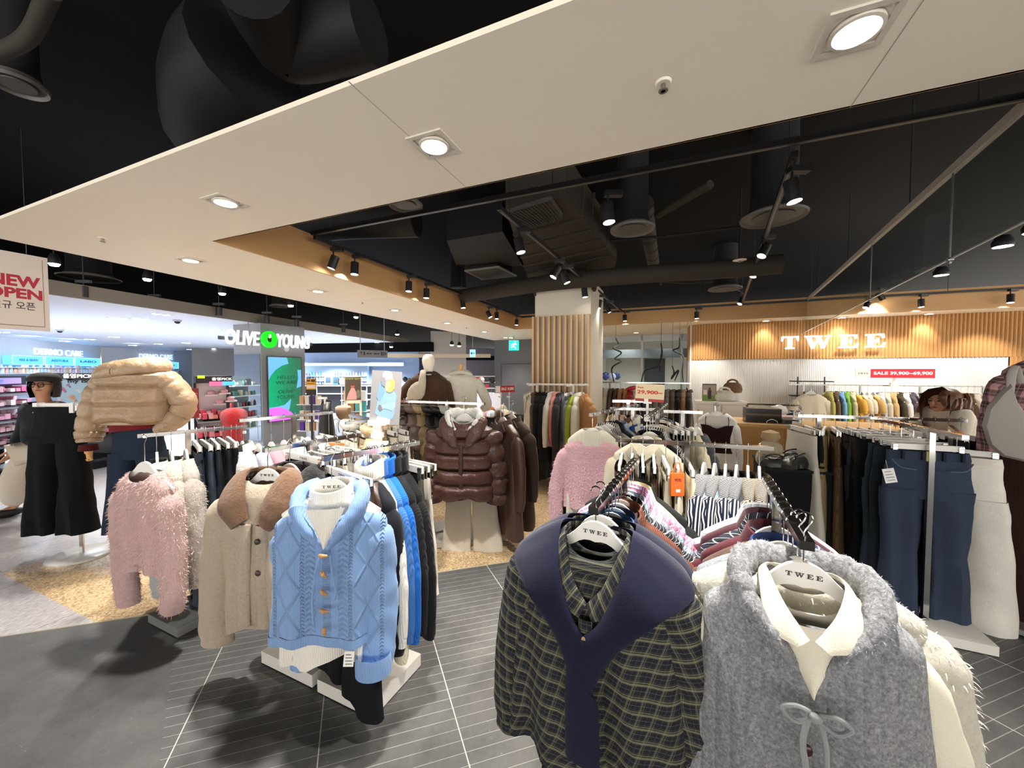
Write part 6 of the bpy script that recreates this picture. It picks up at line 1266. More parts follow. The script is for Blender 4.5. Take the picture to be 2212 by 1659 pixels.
child(MB().cyl((0.03, 0, .05), (.03, 0, 1.2), .012, 12), 'pole', DCHROME, t); child(MB().box((-.25, -.2, .02), (.45, .26, .05)), 'base', mat('#8d8f90', .35, .5), t)
for x, y in ((-.22, -.17), (.42, -.17), (-.22, .22), (.42, .22)): child(MB().lathe([(.03, 0), (.03, .02)], (x, y, .0), 12).box((x-.012, y-.012, .0), (x+.012, y+.012, .03)), 'caster', CHROME, t)
R_ = math.radians(-44)
t = thing('wide_trousers', 'off-white straight trousers hanging by the plaid form', 'trousers', Pd(2066, 985, 2.42), R_); child(trousers_mb(w=.36, Ln=1.06, rise=.3, flare=.13, t=.06, fold=.012, seed=1), 'trouser_legs', FB('#d3cdc4', 'denim'), t); child(MB().grid([[(.184*cs(2*PI*k/30, .75), .046*sn(2*PI*k/30, .8), z) for k in range(30)] for z in (.006, .004, -.034, -.038)], True), 'waistband', FB('#d9d4cb'), t)
hanger('clip', .1, Pd(2066, 985, 2.42)+Vector((0, 0, .055)), R_, 'white clip hanger holding the off-white straight trousers', None)
tr = thing('clothing_rack', 'low dark rack under the plaid form carrying the off-white trousers', 'clothing rack', (Pd(2066, 985, 2.42).x, Pd(2066, 985, 2.42).y, 0), R_); child(MB().box((-.012, -.3, 1.19), (.012, .35, 1.215)), 'rail', DCHROME, tr); child(MB().box((-.012, .3, .03), (.012, .324, 1.19)), 'post', DCHROME, tr); child(MB().box((-.2, .12, .0), (.2, .5, .03)), 'base', mat('#7b7d7e', .4, .4), tr)
t = thing('wide_trousers', 'dark brown wide trousers under the plaid shirt', 'trousers', Pd(2262, 985, 2.25), R_); child(trousers_mb(w=.36, Ln=1.0, rise=.3, flare=.15, t=.07, fold=.014, seed=2), 'trouser_legs', FB('#2b1511', 'cord'), t)
t = thing('crescent_bag', 'grey crescent shoulder bag over the plaid shirt', 'handbag', Pd(2205, 905, 2.12), R_)
poly = [(-.11, -.16), (-.135, -.05), (-.12, .06), (-.07, .16), (-.045, .2), (-.02, .1), (.03, .0), (.1, -.1), (.16, -.17), (.14, -.22), (.04, -.24), (-.06, -.22)]
N = 20; rg = []
for j in range(9):
    f = j/8; wd = .045*math.sin(PI*min(1, .12+f*.88))
    rg.append([(x*(1-.15*f**2), -.02*0, z) for x, z in poly])
mb = MB(); rgs = []
for y, s_ in ((-.05, .75), (-.045, .92), (-.02, 1), (.02, 1), (.04, .92), (.05, .75)): rgs.append([(x*s_-.0*(1-s_), y, -.05+(z+.05)*s_) for x, z in poly])
child(mb.grid(rgs, True, 0, True, True), 'bag_body', FB('#9a9590', 'cloth'), t); child(strip([(-.06, -.03, .15), (-.055, .0, .25), (-.03, .05, .30), (0, .12, .2)], [(-.03, -.03, .15), (-.02, .0, .25), (0, .05, .29), (.03, .12, .2)], .006), 'strap', FB('#9a9590', 'cloth'), t)
# ---- people
SKIN_ = mat('#b98768', .5, name='skin'); 
def face(parent, c, yaw, r=.1, m=SKIN_, glasses=False, lip='#8e4a40'):
    M_ = Matrix.Translation(c) @ Matrix.Rotation(yaw, 4, 'Z')
    def ch(mb, n, mm): child(mb.xform(M_), n, mm, parent)
    ch(MB().ball((0, -r*.86, -r*.12), (r*.13, r*.2, r*.26), 10, 8), 'nose', m)
    for s in (-1, 1):
        ch(MB().ball((s*r*.33, -r*.74, r*.1), (r*.15, r*.08, r*.07), 10, 6), 'eye', mat('#241a16', .3)); ch(MB().ball((s*r*.35, -r*.76, r*.3), (r*.22, r*.05, r*.035), 8, 4), 'eyebrow', mat('#1d1512', .7)); ch(MB().ball((s*r*.78, .0, -.0), (r*.1, r*.2, r*.28), 8, 6), 'ear', m)
        if glasses: ch(MB().tube([(s*r*.34+r*.27*math.cos(a), -r*.93, r*.08+r*.23*math.sin(a)) for a in [2*PI*k/14 for k in range(14)]], .004, 6, closed=True).tube([(s*r*.6, -r*.92, r*.12), (s*r*.8, -r*.1, r*.12)], .003, 5), 'glasses_rim', BLACK)
    ch(MB().ball((0, -r*.78, -r*.5), (r*.24, r*.07, r*.07), 10, 6), 'mouth', mat(lip, .5))
def hand_pts(w_, d, side, out):
    """wrist point, pointing direction: palm, four unequal bent fingers, thumb from the side"""
    d = Vector(d).normalized(); s = Vector(side).normalized(); n = d.cross(s); P = [w_]; E = []; R = [.026]
    P.append(w_+d*.045); E.append((0, 1)); R.append((.036, .018)); P.append(w_+d*.085); E.append((1, 2)); R.append((.036, .016))
    for i, L_ in enumerate((.075, .085, .08, .062)):
        b = w_+d*.088+s*(.028-.0185*i); a1 = b+d*L_*.5+n*.006; a2 = b+d*L_*.88+n*.026; k = len(P); P += [b, a1, a2]; R += [.0095, .0088, .0075]; E += [(2, k), (k, k+1), (k+1, k+2)]
    k = len(P); P += [w_+d*.03+s*.038, w_+d*.06+s*.06+n*.008, w_+d*.085+s*.064+n*.018]; R += [.013, .011, .0085]; E += [(1, k), (k, k+1), (k+1, k+2)]
    return P, E, R
def person(label, loc, rz, J, top, bottom, shoes, hair, hairfn, R=None, facekw={}, name='person'):
    """J: joints in local metres; body is one skinned surface, clothes its children"""
    t = thing(name, label, 'person', loc, rz); rr = dict(pelvis=(.14, .1), waist=(.125, .09), chest=(.15, .1), neckb=.06, neckt=.052, head0=(.07, .085), head=(.082, .1), headt=(.06, .075), sh=.06, el=.042, wr=.028, hip=.085, kn=.055, an=.036, toe=.03); rr.update(R or {})
    names = ['pelvis', 'waist', 'chest', 'neckb', 'neckt', 'head0', 'head', 'headt']; P = [Vector(J[n]) for n in names]; E = [(i, i+1) for i in range(7)]; RR = [rr[n] for n in names]
    for s in 'lr':
        k = len(P); P += [Vector(J['sh'+s]), Vector(J['el'+s]), Vector(J['wr'+s])]; E += [(2, k), (k, k+1), (k+1, k+2)]; RR += [rr['sh'], rr['el'], rr['wr']]
        d = Vector(J['wr'+s])-Vector(J['el'+s]); hp, he, hr = hand_pts(Vector(J['wr'+s])+d.normalized()*.01, d, (0, -1, 0), 1); k0 = len(P); P += hp; RR += hr; E += [(a+k0, b+k0) for a, b in he]+[(k+2, k0)]
        k = len(P); P += [Vector(J['hip'+s]), Vector(J['kn'+s]), Vector(J['an'+s]), Vector(J['toe'+s])]; E += [(0, k), (k, k+1), (k+1, k+2), (k+2, k+3)]; RR += [rr['hip'], rr['kn'], rr['an'], rr['toe']]
    child(skin(P, E, RR, 2), 'body', SKIN_, t)
    g = lambda n: Vector(J[n]); f = 1.22
    PT = [g('pelvis')+Vector((0, 0, .02)), g('waist'), g('chest'), g('neckb')*.6+g('chest')*.4]; RT = [(.175, .125), (.17, .125), (.185, .13), .085]; ET = [(0, 1), (1, 2), (2, 3)]
    for s in 'lr':
        k = len(PT); w_ = g('wr'+s)*.85+g('el'+s)*.15; PT += [g('sh'+s), g('el'+s), w_]; ET += [(2, k), (k, k+1), (k+1, k+2)]; RT += [.085, .07, .058]
    child(skin(PT, ET, RT, 2), 'sweater', top, t)
    PB_ = [g('pelvis')]; RB = [(.16, .12)]; EB = []
    for s in 'lr':
        k = len(PB_); PB_ += [g('hip'+s), g('kn'+s), g('an'+s)*.96+g('kn'+s)*.04]; EB += [(0, k), (k, k+1), (k+1, k+2)]; RB += [.115, .105, .105]
        c = g('an'+s); d = (g('toe'+s)-c); d.z = 0; d.normalize(); sh_ = MB().ball((0, 0, 0), (.05, .13, .05), 16, 10); child(sh_.xform(Matrix.Translation(c+d*.06+Vector((0, 0, -c.z+.05))) @ Matrix.Rotation(math.atan2(d.y, d.x)-PI/2, 4, 'Z')), 'shoe', shoes, t)
    child(skin(PB_, EB, RB, 2), 'trousers', bottom, t)
    hairfn(t, g('head'), hair); face(t, g('head'), J.get('yaw', 0), **facekw); return t
def shell(prof, c, face, half, sx=1., n=30):
    a0 = face+half; a1 = face+2*PI-half
    return MB().grid([[(c[0]+r*sx*math.cos(a0+(a1-a0)*k/n), c[1]+r*math.sin(a0+(a1-a0)*k/n), c[2]+z) for k in range(n+1)] for r, z in prof], False)
def hair_bob(t, c, m):
    child(shell([(.106, -.13), (.122, -.05), (.12, .03), (.1, .09)], (c.x, c.y+.012, c.z), -1.22, 1.0), 'hair', m, t); child(MB().lathe([(.127, .045), (.126, .08), (.09, .125), (.04, .14), (0, .143)], (c.x, c.y+.01, c.z), 26), 'cap_crown', mat('#1a1618', .8), t, 'dark knitted cap')
pz_ = 4.12; K = pz_/820
def jp(px, py, dy=0.): return ((px-60)*K, dy, 1.6-(py-800)*K)
J1 = dict(pelvis=jp(77, 968), waist=jp(84, 935), chest=jp(92, 892), neckb=jp(93, 868), neckt=jp(93, 852, -.015), head0=jp(94, 843, -.02), head=jp(96, 832, -.015), headt=jp(96, 820, 0),
    shl=jp(60, 882), ell=jp(42, 930, .02), wrl=jp(28, 968, -.03), shr=jp(125, 880), elr=jp(136, 925, .04), wrr=jp(128, 962, -.05), hipl=jp(66, 972, -.02), knl=jp(42, 1030, -.1), anl=jp(16, 1097, .02), toel=jp(2, 1112, -.14), hipr=jp(90, 972, .02), knr=jp(98, 1035, .12), anr=jp(112, 1092, .3), toer=jp(104, 1108, .22), yaw=.35)
per = person('person in dark navy sweater, beige trousers, cap and glasses walking in the aisle', (Pd(60, 800, pz_).x, pz_, 0), math.radians(0), J1, FB('#12151f', 'knit'), FB('#c9bfae'), mat('#101013', .5), mat('#1a1210', .6, name='dark_hair'), hair_bob, facekw=dict(glasses=True))
def hair_long(t, c, m):
    child(shell([(.1, -.24), (.125, -.17), (.135, -.08), (.135, 0), (.125, .07), (.085, .115), (.0, .14)], (c.x+.02, c.y+.01, c.z), -2.95, .95, 1.1), 'hair', m, t)
    rnd = random.Random(4); mb = MB()
    for k in range(46):
        a = rnd.uniform(-2.0, 2.0); x, y = c.x+.05+.14*math.cos(a), c.y+.02+.135*math.sin(a); z = c.z+rnd.uniform(-.0, .09); pts = []
        for j in range(7): pts.append((x+.012*math.sin(j*1.3+k)+.006*j*math.cos(a), y+.012*math.cos(j*1.1+k)+.005*j*math.sin(a), z-.035*j))
        mb.tube(pts, [.016, .02, .022, .022, .02, .016, .007], 6)
    child(mb, 'hair_locks', m, t); child(path_tube([(c.x-.03, c.y-.07, c.z+.1), (c.x-.075, c.y-.08, c.z+.05), (c.x-.06, c.y-.09, c.z-.03)], [.03, .034, .015], 10, .6), 'fringe', m, t)
m_h, N, L, b_h = newmat('brown_hair'); v_ = coords(N, L); n_ = noise_tex(N, L, scaled(N, L, v_, (60, 60, 6)), 1.5, 3); L.new(mix(N, L, n_, rgb('#2a1710'), rgb('#7a4c2c')), b_h.inputs['Base Color']); b_h.inputs['Roughness'].default_value = .45
hd_ = Pd(2032, 868, 3.5)
hz0 = hd_.z
J2 = dict(pelvis=(.12, .0, .86), waist=(.1, 0, 1.0), chest=(.06, 0, 1.18), neckb=(.04, 0, 1.27), neckt=(.02, 0, 1.32), head0=(-.01, 0, hz0-.06), head=(0, 0, hz0), headt=(.02, 0, hz0+.06),
    shl=(.03, -.16, 1.2), ell=(-.06, -.2, 1.0), wrl=(-.26, -.16, 1.02), shr=(.06, .16, 1.2), elr=(-.02, .2, .98), wrr=(-.22, .14, 1.0), hipl=(.1, -.09, .82), knl=(.08, -.1, .46), anl=(.1, -.1, .08), toel=(-.03, -.1, .03), hipr=(.1, .09, .82), knr=(.06, .1, .46), anr=(.1, .1, .08), toer=(-.03, .1, .03), yaw=-PI/2+.2)
person('person with long wavy brown hair and cream jacket bending over the jeans rails', (hd_.x, hd_.y, 0), 0, J2, FB('#d8d0bd', 'wool'), FB('#17171a'), mat('#18181a', .5), m_h, hair_long)
# ================================================================== soft accessories among the racks
p = Pd(505, 905, 3.0); t = thing('accessory_stand', 'thin white stand under the red knit hood', 'display stand', (p.x, p.y, 0), 0); child(MB().cyl((0, 0, .02), (0, 0, 1.12), .01, 10), 'pole', WHITE, t); child(MB().lathe([(0, 0), (.12, 0), (.12, .015), (0, .02)], n=24), 'base_disc', WHITE, t); child(MB().box((-.09, -.01, 1.1), (.09, .01, 1.12)), 'arm', WHITE, t)
t = thing('knit_hood', 'bright red knit balaclava hood on a thin stand', 'hat', (p.x, p.y, 0), .3)
child(MB().grid([[(.085*f*math.cos(2*PI*k/28)*(1+.04*math.sin(5*2*PI*k/28+z*9)), .1*f*math.sin(2*PI*k/28), z) for k in range(28)] for z, f in ((.98, .8), (1.0, .86), (1.08, .84), (1.14, .88), (1.19, .98), (1.24, 1.02), (1.275, .92), (1.295, .65), (1.305, .25), (1.307, .02))], True), 'hood_body', FB('#9c0d17', 'fuzz'), t)
child(MB().grid([[(.085*f*math.cos(2*PI*k/28), .1*f*math.sin(2*PI*k/28), z) for k in range(28)] for z, f in ((.985, .84), (.97, .9), (.945, .9), (.94, .86))], True), 'neck_rib', FB('#b0111c', 'knit'), t)
p = Pd(742, 890, 4.2); t = thing('bonnet_stand', 'slim wooden stand under the beige bonnet', 'display stand', (p.x, p.y, 0), 0); child(MB().cyl((0, 0, .02), (0, 0, p.z-.05), .012, 10), 'pole', mat('#cdb56a', .4), t); child(MB().lathe([(0, 0), (.12, 0), (.12, .015), (0, .02)], n=24), 'base_disc', WHITE, t)
t = thing('knit_bonnet', 'beige chunky knit bonnet with hanging ties', 'hat', (p.x, p.y, p.z), 0); child(MB().grid([[(.082*f*math.cos(2*PI*k/26)*(1+.16*abs(math.cos(2*PI*k/26))**6*(z > .02)), .085*f*math.sin(2*PI*k/26), z) for k in range(26)] for z, f in ((-.09, .25), (-.075, .6), (-.03, .93), (.02, 1), (.05, .93), (.068, .7), (.075, .3), (.076, .02))], True), 'bonnet_body', FB('#c0a48c', 'knit'), t)
for s in (-1, 1): child(path_tube([(s*.02, -.05, -.08), (s*.035, -.06, -.15), (s*.02, -.06, -.22)], .008, 8, .5), 'tie', FB('#b69a80', 'knit'), t)
p = Pd(708, 862, 3.95); t = thing('coat_stand', 'white pole stand beside the black padded gilet', 'display stand', (p.x+.02, p.y-.1, 0), 0); child(MB().cyl((0, 0, .02), (0, 0, 1.33), .01, 10).box((-.07, -.008, 1.31), (.02, .008, 1.33)), 'pole', WHITE, t); child(MB().lathe([(0, 0), (.14, 0), (.14, .015), (0, .02)], n=24), 'base_disc', WHITE, t)
garment('vest', FB('#0e0e10', 'leather'), (p.x-.02, p.y, 1.28), math.radians(-62), 'long black leather vest on the white pole stand', None, 2, cut=dict(w=.36, Ln=.62, t=.06, hem=.6))
t = thing('wooden_bar', 'orange-brown wooden display bar behind the logo sweater', 'display bar', Pd(722, 962, 3.1), math.radians(-8)); child(MB().box((-.1, -.012, -.02), (.1, .012, .02)), 'bar', mat('#b5793a', .45), t); child(MB().cyl((0, 0, -.02), (0, 0, -Pd(722, 962, 3.1).z+.01), .008, 8), 'foot_pole', CHROME, t)
# accessory table with sale board and crates by the charcoal wall
UA = 7.6; ta_ = uv(Pu(1046, 905, UA))[1]; tb_ = uv(Pu(1124, 905, UA))[1]; zt2 = Pu(1080, 903, UA).z
t = thing('sale_table', 'black draped table of sale accessories before the charcoal wall', 'table', W(UA, ta_, 0), ROTB); child(MB().box((0, 0, 0), (.8, tb_-ta_, zt2-.02)), 'cloth_skirt', FB('#14151a'), t); child(MB().box((-.01, .01, zt2-.02), (.81, tb_-ta_-.01, zt2)), 'cloth_top', FB('#17181d'), t)
def on_s(px, du): q = Pu(px, 890, UA+du); q.z = zt2; return q
for i, (px, du, c, s, lab) in enumerate(((1052, .15, '#b06a24', 1, 'ginger teddy-fabric bag on the sale table'), (1062, .3, '#a3602a', .9, 'second ginger teddy-fabric bag behind the first'), (1050, .05, '#c9a6b0', .9, 'pink folded scarf at the edge of the sale table'), (1062, .06, '#b9bcc2', 1, 'silvery pouch at the front of the sale table'), (1078, .1, '#3b2a20', 1., 'dark brown bag in the middle of the sale table'), (1090, .2, '#d8d2c2', 1.1, 'cream scarf heap on the sale table'), (1100, .1, '#c7b99d', 1., 'beige gloves heap on the sale table'), (1108, .15, '#bfae8f', .9, 'tan scarf at the far side of the sale table'), (1084, .4, '#cfc9bb', 1.1, 'pale hat stack at the back of the sale table'))):
    t = thing(('soft_bag', 'soft_bag', 'scarf', 'pouch', 'soft_bag', 'scarf', 'gloves', 'scarf', 'hat')[i], lab, ('bag', 'bag', 'scarf', 'pouch', 'bag', 'scarf', 'gloves', 'scarf', 'hat')[i], on_s(px, du), ROTB+i)
    N = 18; child(MB().grid([[(.13*s*f*math.cos(2*PI*k/N)*(1+.3*nz(k*.7, i, 2)), .11*s*f*math.sin(2*PI*k/N)*(1+.3*nz(k*.7, i, 5)), z*s*(1.5 if i in (0, 1, 8) else 1)) for k in range(N)] for f, z in ((.7, 0), (1, .03), (.95, .09), (.6, .14), (.15, .16))], True, 0, True, True), 'soft_body', FB(c, 'fuzz' if i != 3 else 'puffer'), t)
def crate(px, py0, py1, label, lid=False):
    a = Pd(px, py1, 7.5); h = Pd(px, py0, 7.5).z-a.z; a.z = a.z if not lid else a.z; t = thing('storage_crate', label, 'crate', (a.x, a.y, max(0, a.z)), ROTB-PI/2+.12); c = mat('#0f62c4', .4, name='blue_plastic'); w_ = .18
    mb = MB(); mb.box((-w_, -.13, 0), (w_, .13, h)); child(mb, 'crate_body', c, t); child(MB().box((-w_-.012, -.142, h-.03), (w_+.012, .142, h)).box((-w_-.006, -.136, h*.5), (w_+.006, .136, h*.5+.012)), 'rim', mat('#1a70d6', .4), t); child(MB().box((-.03, -.145, h-.075), (.03, -.131, h-.045)), 'handle_slot', mat('#0a2d5c', .5), t); return t, h
c2, h2_ = crate(1099, 933, 972, 'blue plastic crate with a white label on the floor'); c1, h1_ = crate(1100, 906, 934, 'blue plastic crate stacked on the labelled one'); c2.location.z = 0; c1.location.z = h2_
child(MB().box((-.09, -.139, .07), (.06, -.131, .19)), 'paper_label', PAPER, c2, 'white paper label'); lb = MB()
for k, (a, b) in enumerate(((-.075, .04), (-.06, .02))): lb.box((a, -.1405, .15-.04*k), (b, -.1392, .165-.04*k))
child(lb, 'label_print', mat('#6d7277', .6), c2)
# ================================================================== signs, store fittings, ducts
def frame_at(A_, B_):
    """object placed at A_ with local x towards B_, z up, front at -y"""
    d = Vector((B_[0]-A_[0], B_[1]-A_[1], 0)); return d.length, math.atan2(d.y, d.x)
def fit(mb, x0, x1, z0, z1, y=None, shear_z=0.):
    xs = [v[0] for v in mb.v]; zs = [v[2] for v in mb.v]; a, b = min(xs), max(xs); c, d = min(zs), max(zs); ys = sum(v[1] for v in mb.v)/len(mb.v)
    mb.v = [(x0+(v[0]-a)/(b-a)*(x1-x0), (v[1]-ys)+(y or 0), z0+(v[2]-c)/(d-c)*(z1-z0)) for v in mb.v]; return mb
def board(name, label, cat, A_, B_, z0, z1, th, m, **k):
    """flat panel whose front edge runs from A_ to B_"""
    L_, r = frame_at(A_, B_); t = thing(name, label, cat, (A_[0], A_[1], z0), r, k.get('group')); child(MB().box((0, 0, 0), (L_, th, z1-z0)), k.get('part', 'panel'), m, t); return t, L_, z1-z0
def E_(c, s=1.2): return mat(c, .5, emit=s*.42)
# --- shop name on the oak wall
pa, pb = Pu(1688, 751, 9.06), Pu(1912, 748, 9.06); za, zb = Pu(1800, 752, 9.06).z, Pu(1800, 724, 9.06).z
L_, r_ = frame_at(pa, pb); t = thing('shop_sign', 'four lit white serif letters on the fluted oak wall', 'sign', (pa.x, pa.y, za), r_)
for nm, mb, (x0, x1) in zip('TWEE', serif_word('TWEE', 1, .05), ((0, .175), (.235, .505), (.57, .755), (.82, 1.0))):
    child(fit(mb, x0*L_, x1*L_, 0, zb-za, 0), 'letter', mat('#ffffff', .4, emit=1.1, name='lit_letter'), t)
for x in (.09, .37, .66, .91): spot(pa+(pb-pa)*x+Vector((0, 0, .02))-U*.02, (U.x, U.y, -.25), .35, 140, .9, (1, 1, 1), .05)
# --- red sale board over the wall rail
pa, pm_, pb = Pu(1847, 815, 8.2), Pu(1880, 815, 8.2), Pu(2020, 815, 8.2); z0, z1 = Pu(1935, 816.5, 8.2).z, Pu(1935, 797, 8.2).z
t, L_, h = board('sale_board', 'red sale board with prices above the long blouse rail', 'sign', pa, pb, z0, z1, .012, mat('#d8132f', .45)); f = (pm_-pa).length/L_
child(MB().box((0, -.002, 0), (f*L_, .0, h)), 'white_field', PAPER, t); child(fit(text_mb('SALE 39,900~69,900', .1, .002, .0035), (f+.04)*L_, .97*L_, .3*h, .72*h, -.002), 'lettering', mat('#ffffff', .5), t)
q = MB()
for m_ in serif_word('TWEE', .03, .001, .45): q.add(m_.v, m_.f)
q = MB(); xx = 0
for m_ in serif_word('TWEE', 1, .002, .45):
    a = min(v[0] for v in m_.v); q.add(m_.v, m_.f)
child(fit(q, f*L_*.18, f*L_*.86, .42*h, .58*h, -.003), 'lettering', mat('#555a66', .6), t)
t2 = thing('sign_clip', 'white clip stand under the red sale board', 'sign holder', Pu(1931, 824, 8.24), r_); child(MB().box((-.05, -.03, -.09), (.05, .03, -.02)).box((-.015, -.01, -.04), (.015, .01, .09)).box((-.03, -.02, .06), (.03, .012, .1)), 'clip_body', WHITE, t2)
# --- 29,900 price board
pa, pb = Pd(1372, 860, 3.0), Pd(1434, 866, 2.95); z0, z1 = Pd(1372, 866, 3.0).z, Pd(1372, 828, 3.0).z
t, L_, h = board('price_board', 'cream price board with red numerals standing over the hanger rails', 'sign', pa, pb, z0, z1, .006, mat('#d8c7a6', .6)); t.rotation_euler.y = .05
child(MB().box((0, -.0015, 0), (L_, 0, h*.16)), 'red_strip', mat('#a8352c', .6), t); child(fit(text_mb('29,900~', .06, .0012, .0022), .05*L_, .94*L_, .40*h, .64*h, -.001), 'lettering', mat('#c2352c', .6), t); child(fit(text_mb('From', .02, .0012, .0006), .06*L_, .26*L_, .74*h, .84*h, -.001), 'lettering', mat('#c2352c', .6), t)
pc_ = pa*.55+pb*.45; t2 = thing('sign_clip', 'white clip holding the cream price board', 'sign holder', (pc_.x, pc_.y+.01, z0), 0); child(MB().box((-.03, -.012, -.02), (.03, .012, .018)).box((-.008, -.006, -.12), (.008, .006, -.02)).box((-.02, -.015, -.16), (.02, .015, -.11)), 'clip_body', WHITE, t2)
# --- SALE 10,000 on the accessory table
pa, pm_, pb = Pd(1071, 846, 7.5), Pd(1081, 846, 7.5), Pd(1112, 844, 7.5); z0, z1 = Pd(1071, 848, 7.5).z, Pd(1071, 834, 7.5).z
t, L_, h = board('sale_board', 'small red and white sale board on the accessory table', 'sign', pa, pb, z0, z1, .01, mat('#b3122c', .5)); t.rotation_euler.y = -.03; f = (pm_-pa).length/L_
child(MB().box((0, -.002, 0), (f*L_, 0, h)), 'white_field', PAPER, t); child(fit(text_mb('SALE 10,000', .1, .002, .002), (f+.06)*L_, .95*L_, .25*h, .75*h, -.002), 'lettering', mat('#ffffff', .5), t)
for px in (1082, 1100): q0 = Pd(px, 850, 7.52); t2 = thing('sign_stand', 'white stand under the small sale board, %s' % ('nearer the aisle' if px == 1082 else 'nearer the column'), 'sign holder', (q0.x, q0.y, zt2), 0); child(MB().cyl((0, 0, 0), (0, 0, z0-zt2), .008, 8).box((-.05, -.02, z0-zt2-.1), (.02, .02, z0-zt2-.07)).box((-.015, -.015, z0-zt2-.05), (.015, .015, z0-zt2+.02)).box((-.06, -.06, 0), (.06, .06, .01)), 'stand_body', WHITE, t2)
# --- model poster clamped on the low rack
pa, pb = Pd(797, 900, 2.0), Pd(862, 905, 2.02); z1, z0 = Pd(797, 799, 2.0).z, Pd(797, 915, 2.0).z
t, L_, h = board('poster', 'fashion poster of a blonde model in a light blue knit clipped to the rack', 'poster', pa, pb, z0, z1, .004, mat('#858384', .5)); t.rotation_euler.y = .07
def blob(pts, m, name, y, k=None): child(MB().prism([(a*L_, b*h) for a, b in pts], -y-.0004, -y), name, m, t, k)
bl = FB('#84a5d3', 'cloth')
blob([(.22, .0), (.68, .0), (.7, .12), (.6, .24), (.3, .22), (.24, .1)], mat('#c9c5c2', .7), 'print_skirt', .0004)
blob([(.18, .2), (.3, .14), (.75, .1), (.82, .2), (.84, .4), (.86, .55), (.74, .66), (.5, .7), (.34, .66), (.26, .5), (.22, .38)], bl, 'print_sweater', .0008, 'pale blue printed sweater'); blob([(.2, .5), (.3, .42), (.46, .6), (.42, .74), (.38, .8), (.28, .8), (.25, .68)], FB('#7596c6', 'cloth'), 'print_sleeve', .0014)
blob([(.3, .26), (.5, .3), (.75, .26), (.84, .34), (.8, .44), (.6, .4), (.4, .36), (.3, .32)], FB('#92b0da', 'cloth'), 'print_sleeve', .0018); blob([(.26, .3), (.34, .24), (.42, .28), (.36, .36), (.28, .36)], mat('#6f6a70', .7), 'print_glove', .0022)
blob([(.5, .62), (.44, .74), (.44, .86), (.56, .9), (.68, .86), (.7, .74), (.64, .64)], mat('#d9a67e', .6), 'print_face', .002); blob([(.6, .66), (.62, .8), (.56, .86), (.7, .9), (.78, .8), (.78, .68), (.7, .62), (.62, .6), (.52, .62)], mat('#c99b5a', .6), 'print_hair', .0026)
blob([(.36, .84), (.36, .95), (.44, 1.0), (.6, 1.0), (.68, .95), (.69, .85), (.5, .82)], mat('#cdbdb0', .7), 'print_beanie', .003); blob([(.34, .74), (.46, .7), (.48, .8), (.44, .88), (.36, .88), (.31, .82)], mat('#7d7c86', .7), 'print_glove', .0034)
pc_ = pa*.6+pb*.4; t2 = thing('sign_clip', 'white clamp holding the model poster on the rail', 'sign holder', (pc_.x-.02, pc_.y, 1.17), .1)
child(MB().box((-.05, -.02, -.02), (.05, .03, .05)).box((-.022, -.012, .05), (.022, .012, .15)).box((-.045, -.02, .14), (.045, .02, .168)).box((-.03, -.018, .075), (.03, .018, .1)), 'clip_body', WHITE, t2)
# --- hanging opening banner
VB = 5.35; pb = Pv(104, 600, VB); pa = W(uv(Pv(0, 600, VB))[0]-.45, VB); z1, z0 = Pv(103, 558, VB).z, Pv(106, 716, VB).z
t, L_, h = board('hanging_banner', 'cream hanging banner announcing the opening at the mall aisle', 'banner', pa, pb, z0, z1, .02, mat('#ddd3cb', .6))
def bx(px): return (Pv(px, 640, VB)-Pv(104, 640, VB)).length*-1+L_
child(MB().box((bx(92), -.001, .05*h), (bx(93.4), 0, .96*h)).box((0, -.001, .05*h), (bx(93.4), 0, .06*h)), 'border_line', mat('#8d7a72', .6), t)
def zz(py): return Pv(70, py, VB).z-z0
RED_ = mat('#b3263f', .6)
child(fit(text_mb('NEW', .1, .001, .004), bx(-24), bx(87), zz(623), zz(599), -.001), 'lettering', RED_, t); child(fit(text_mb('OPEN', .1, .001, .004), bx(-34), bx(90), zz(648), zz(626), -.001), 'lettering', RED_, t); child(fit(text_mb('신규 오픈', .1, .001, .0008), bx(-20), bx(74), zz(671), zz(654), -.001), 'lettering', mat('#3a3236', .6), t)
for x in (.3, L_-.12): child(MB().cyl((x, .01, h), (x, .01, 3.75-z0), .006, 6), 'hanging_rod', CHROME, t)
# --- exit and direction signs
def exit_sign(px, py, d, w_, h_, c, label, arrow):
    p = Pd(px, py, d); t = thing('exit_sign', label, 'sign', p, -math.atan2(p.x, p.y)); child(MB().box((-w_/2, 0, -h_/2), (w_/2, .05, h_/2)), 'light_box', E_(c, .9), t); child(MB().cyl((0, .02, h_/2), (0, .02, (ZS if not arrow else 3.7)-p.z), .008, 6), 'stem', M_ALU, t); s = h_
    g = MB()
    if arrow: g.box((-.15*s, -.003, -.05*s), (.3*s, -.001, .05*s)).prism([(-.32*s, 0), (-.05*s, .25*s), (-.05*s, .14*s), (-.16*s, .0), (-.05*s, -.14*s), (-.05*s, -.25*s)], -.003, -.001)
    else:
        for seg in (((.08, .2), (-.04, -.08)), ((-.04, -.08), (.12, -.2)), ((.12, -.2), (.2, -.36)), ((-.04, -.08), (-.2, -.2)), ((-.2, -.2), (-.3, -.16)), ((.08, .18), (.26, .06)), ((.06, .16), (-.16, .14)), ((-.16, .14), (-.24, .0))): g.tube([(seg[0][0]*s, -.003, seg[0][1]*s), (seg[1][0]*s, -.003, seg[1][1]*s)], .045*s, 8)
        g.ball((.13*s, -.003, .33*s), (.075*s, .004, .075*s), 12, 8)
    child(g, 'pictogram', mat('#e9fff8', .5, emit=1.0) if not arrow else mat('#1b6f7a', .5), t)
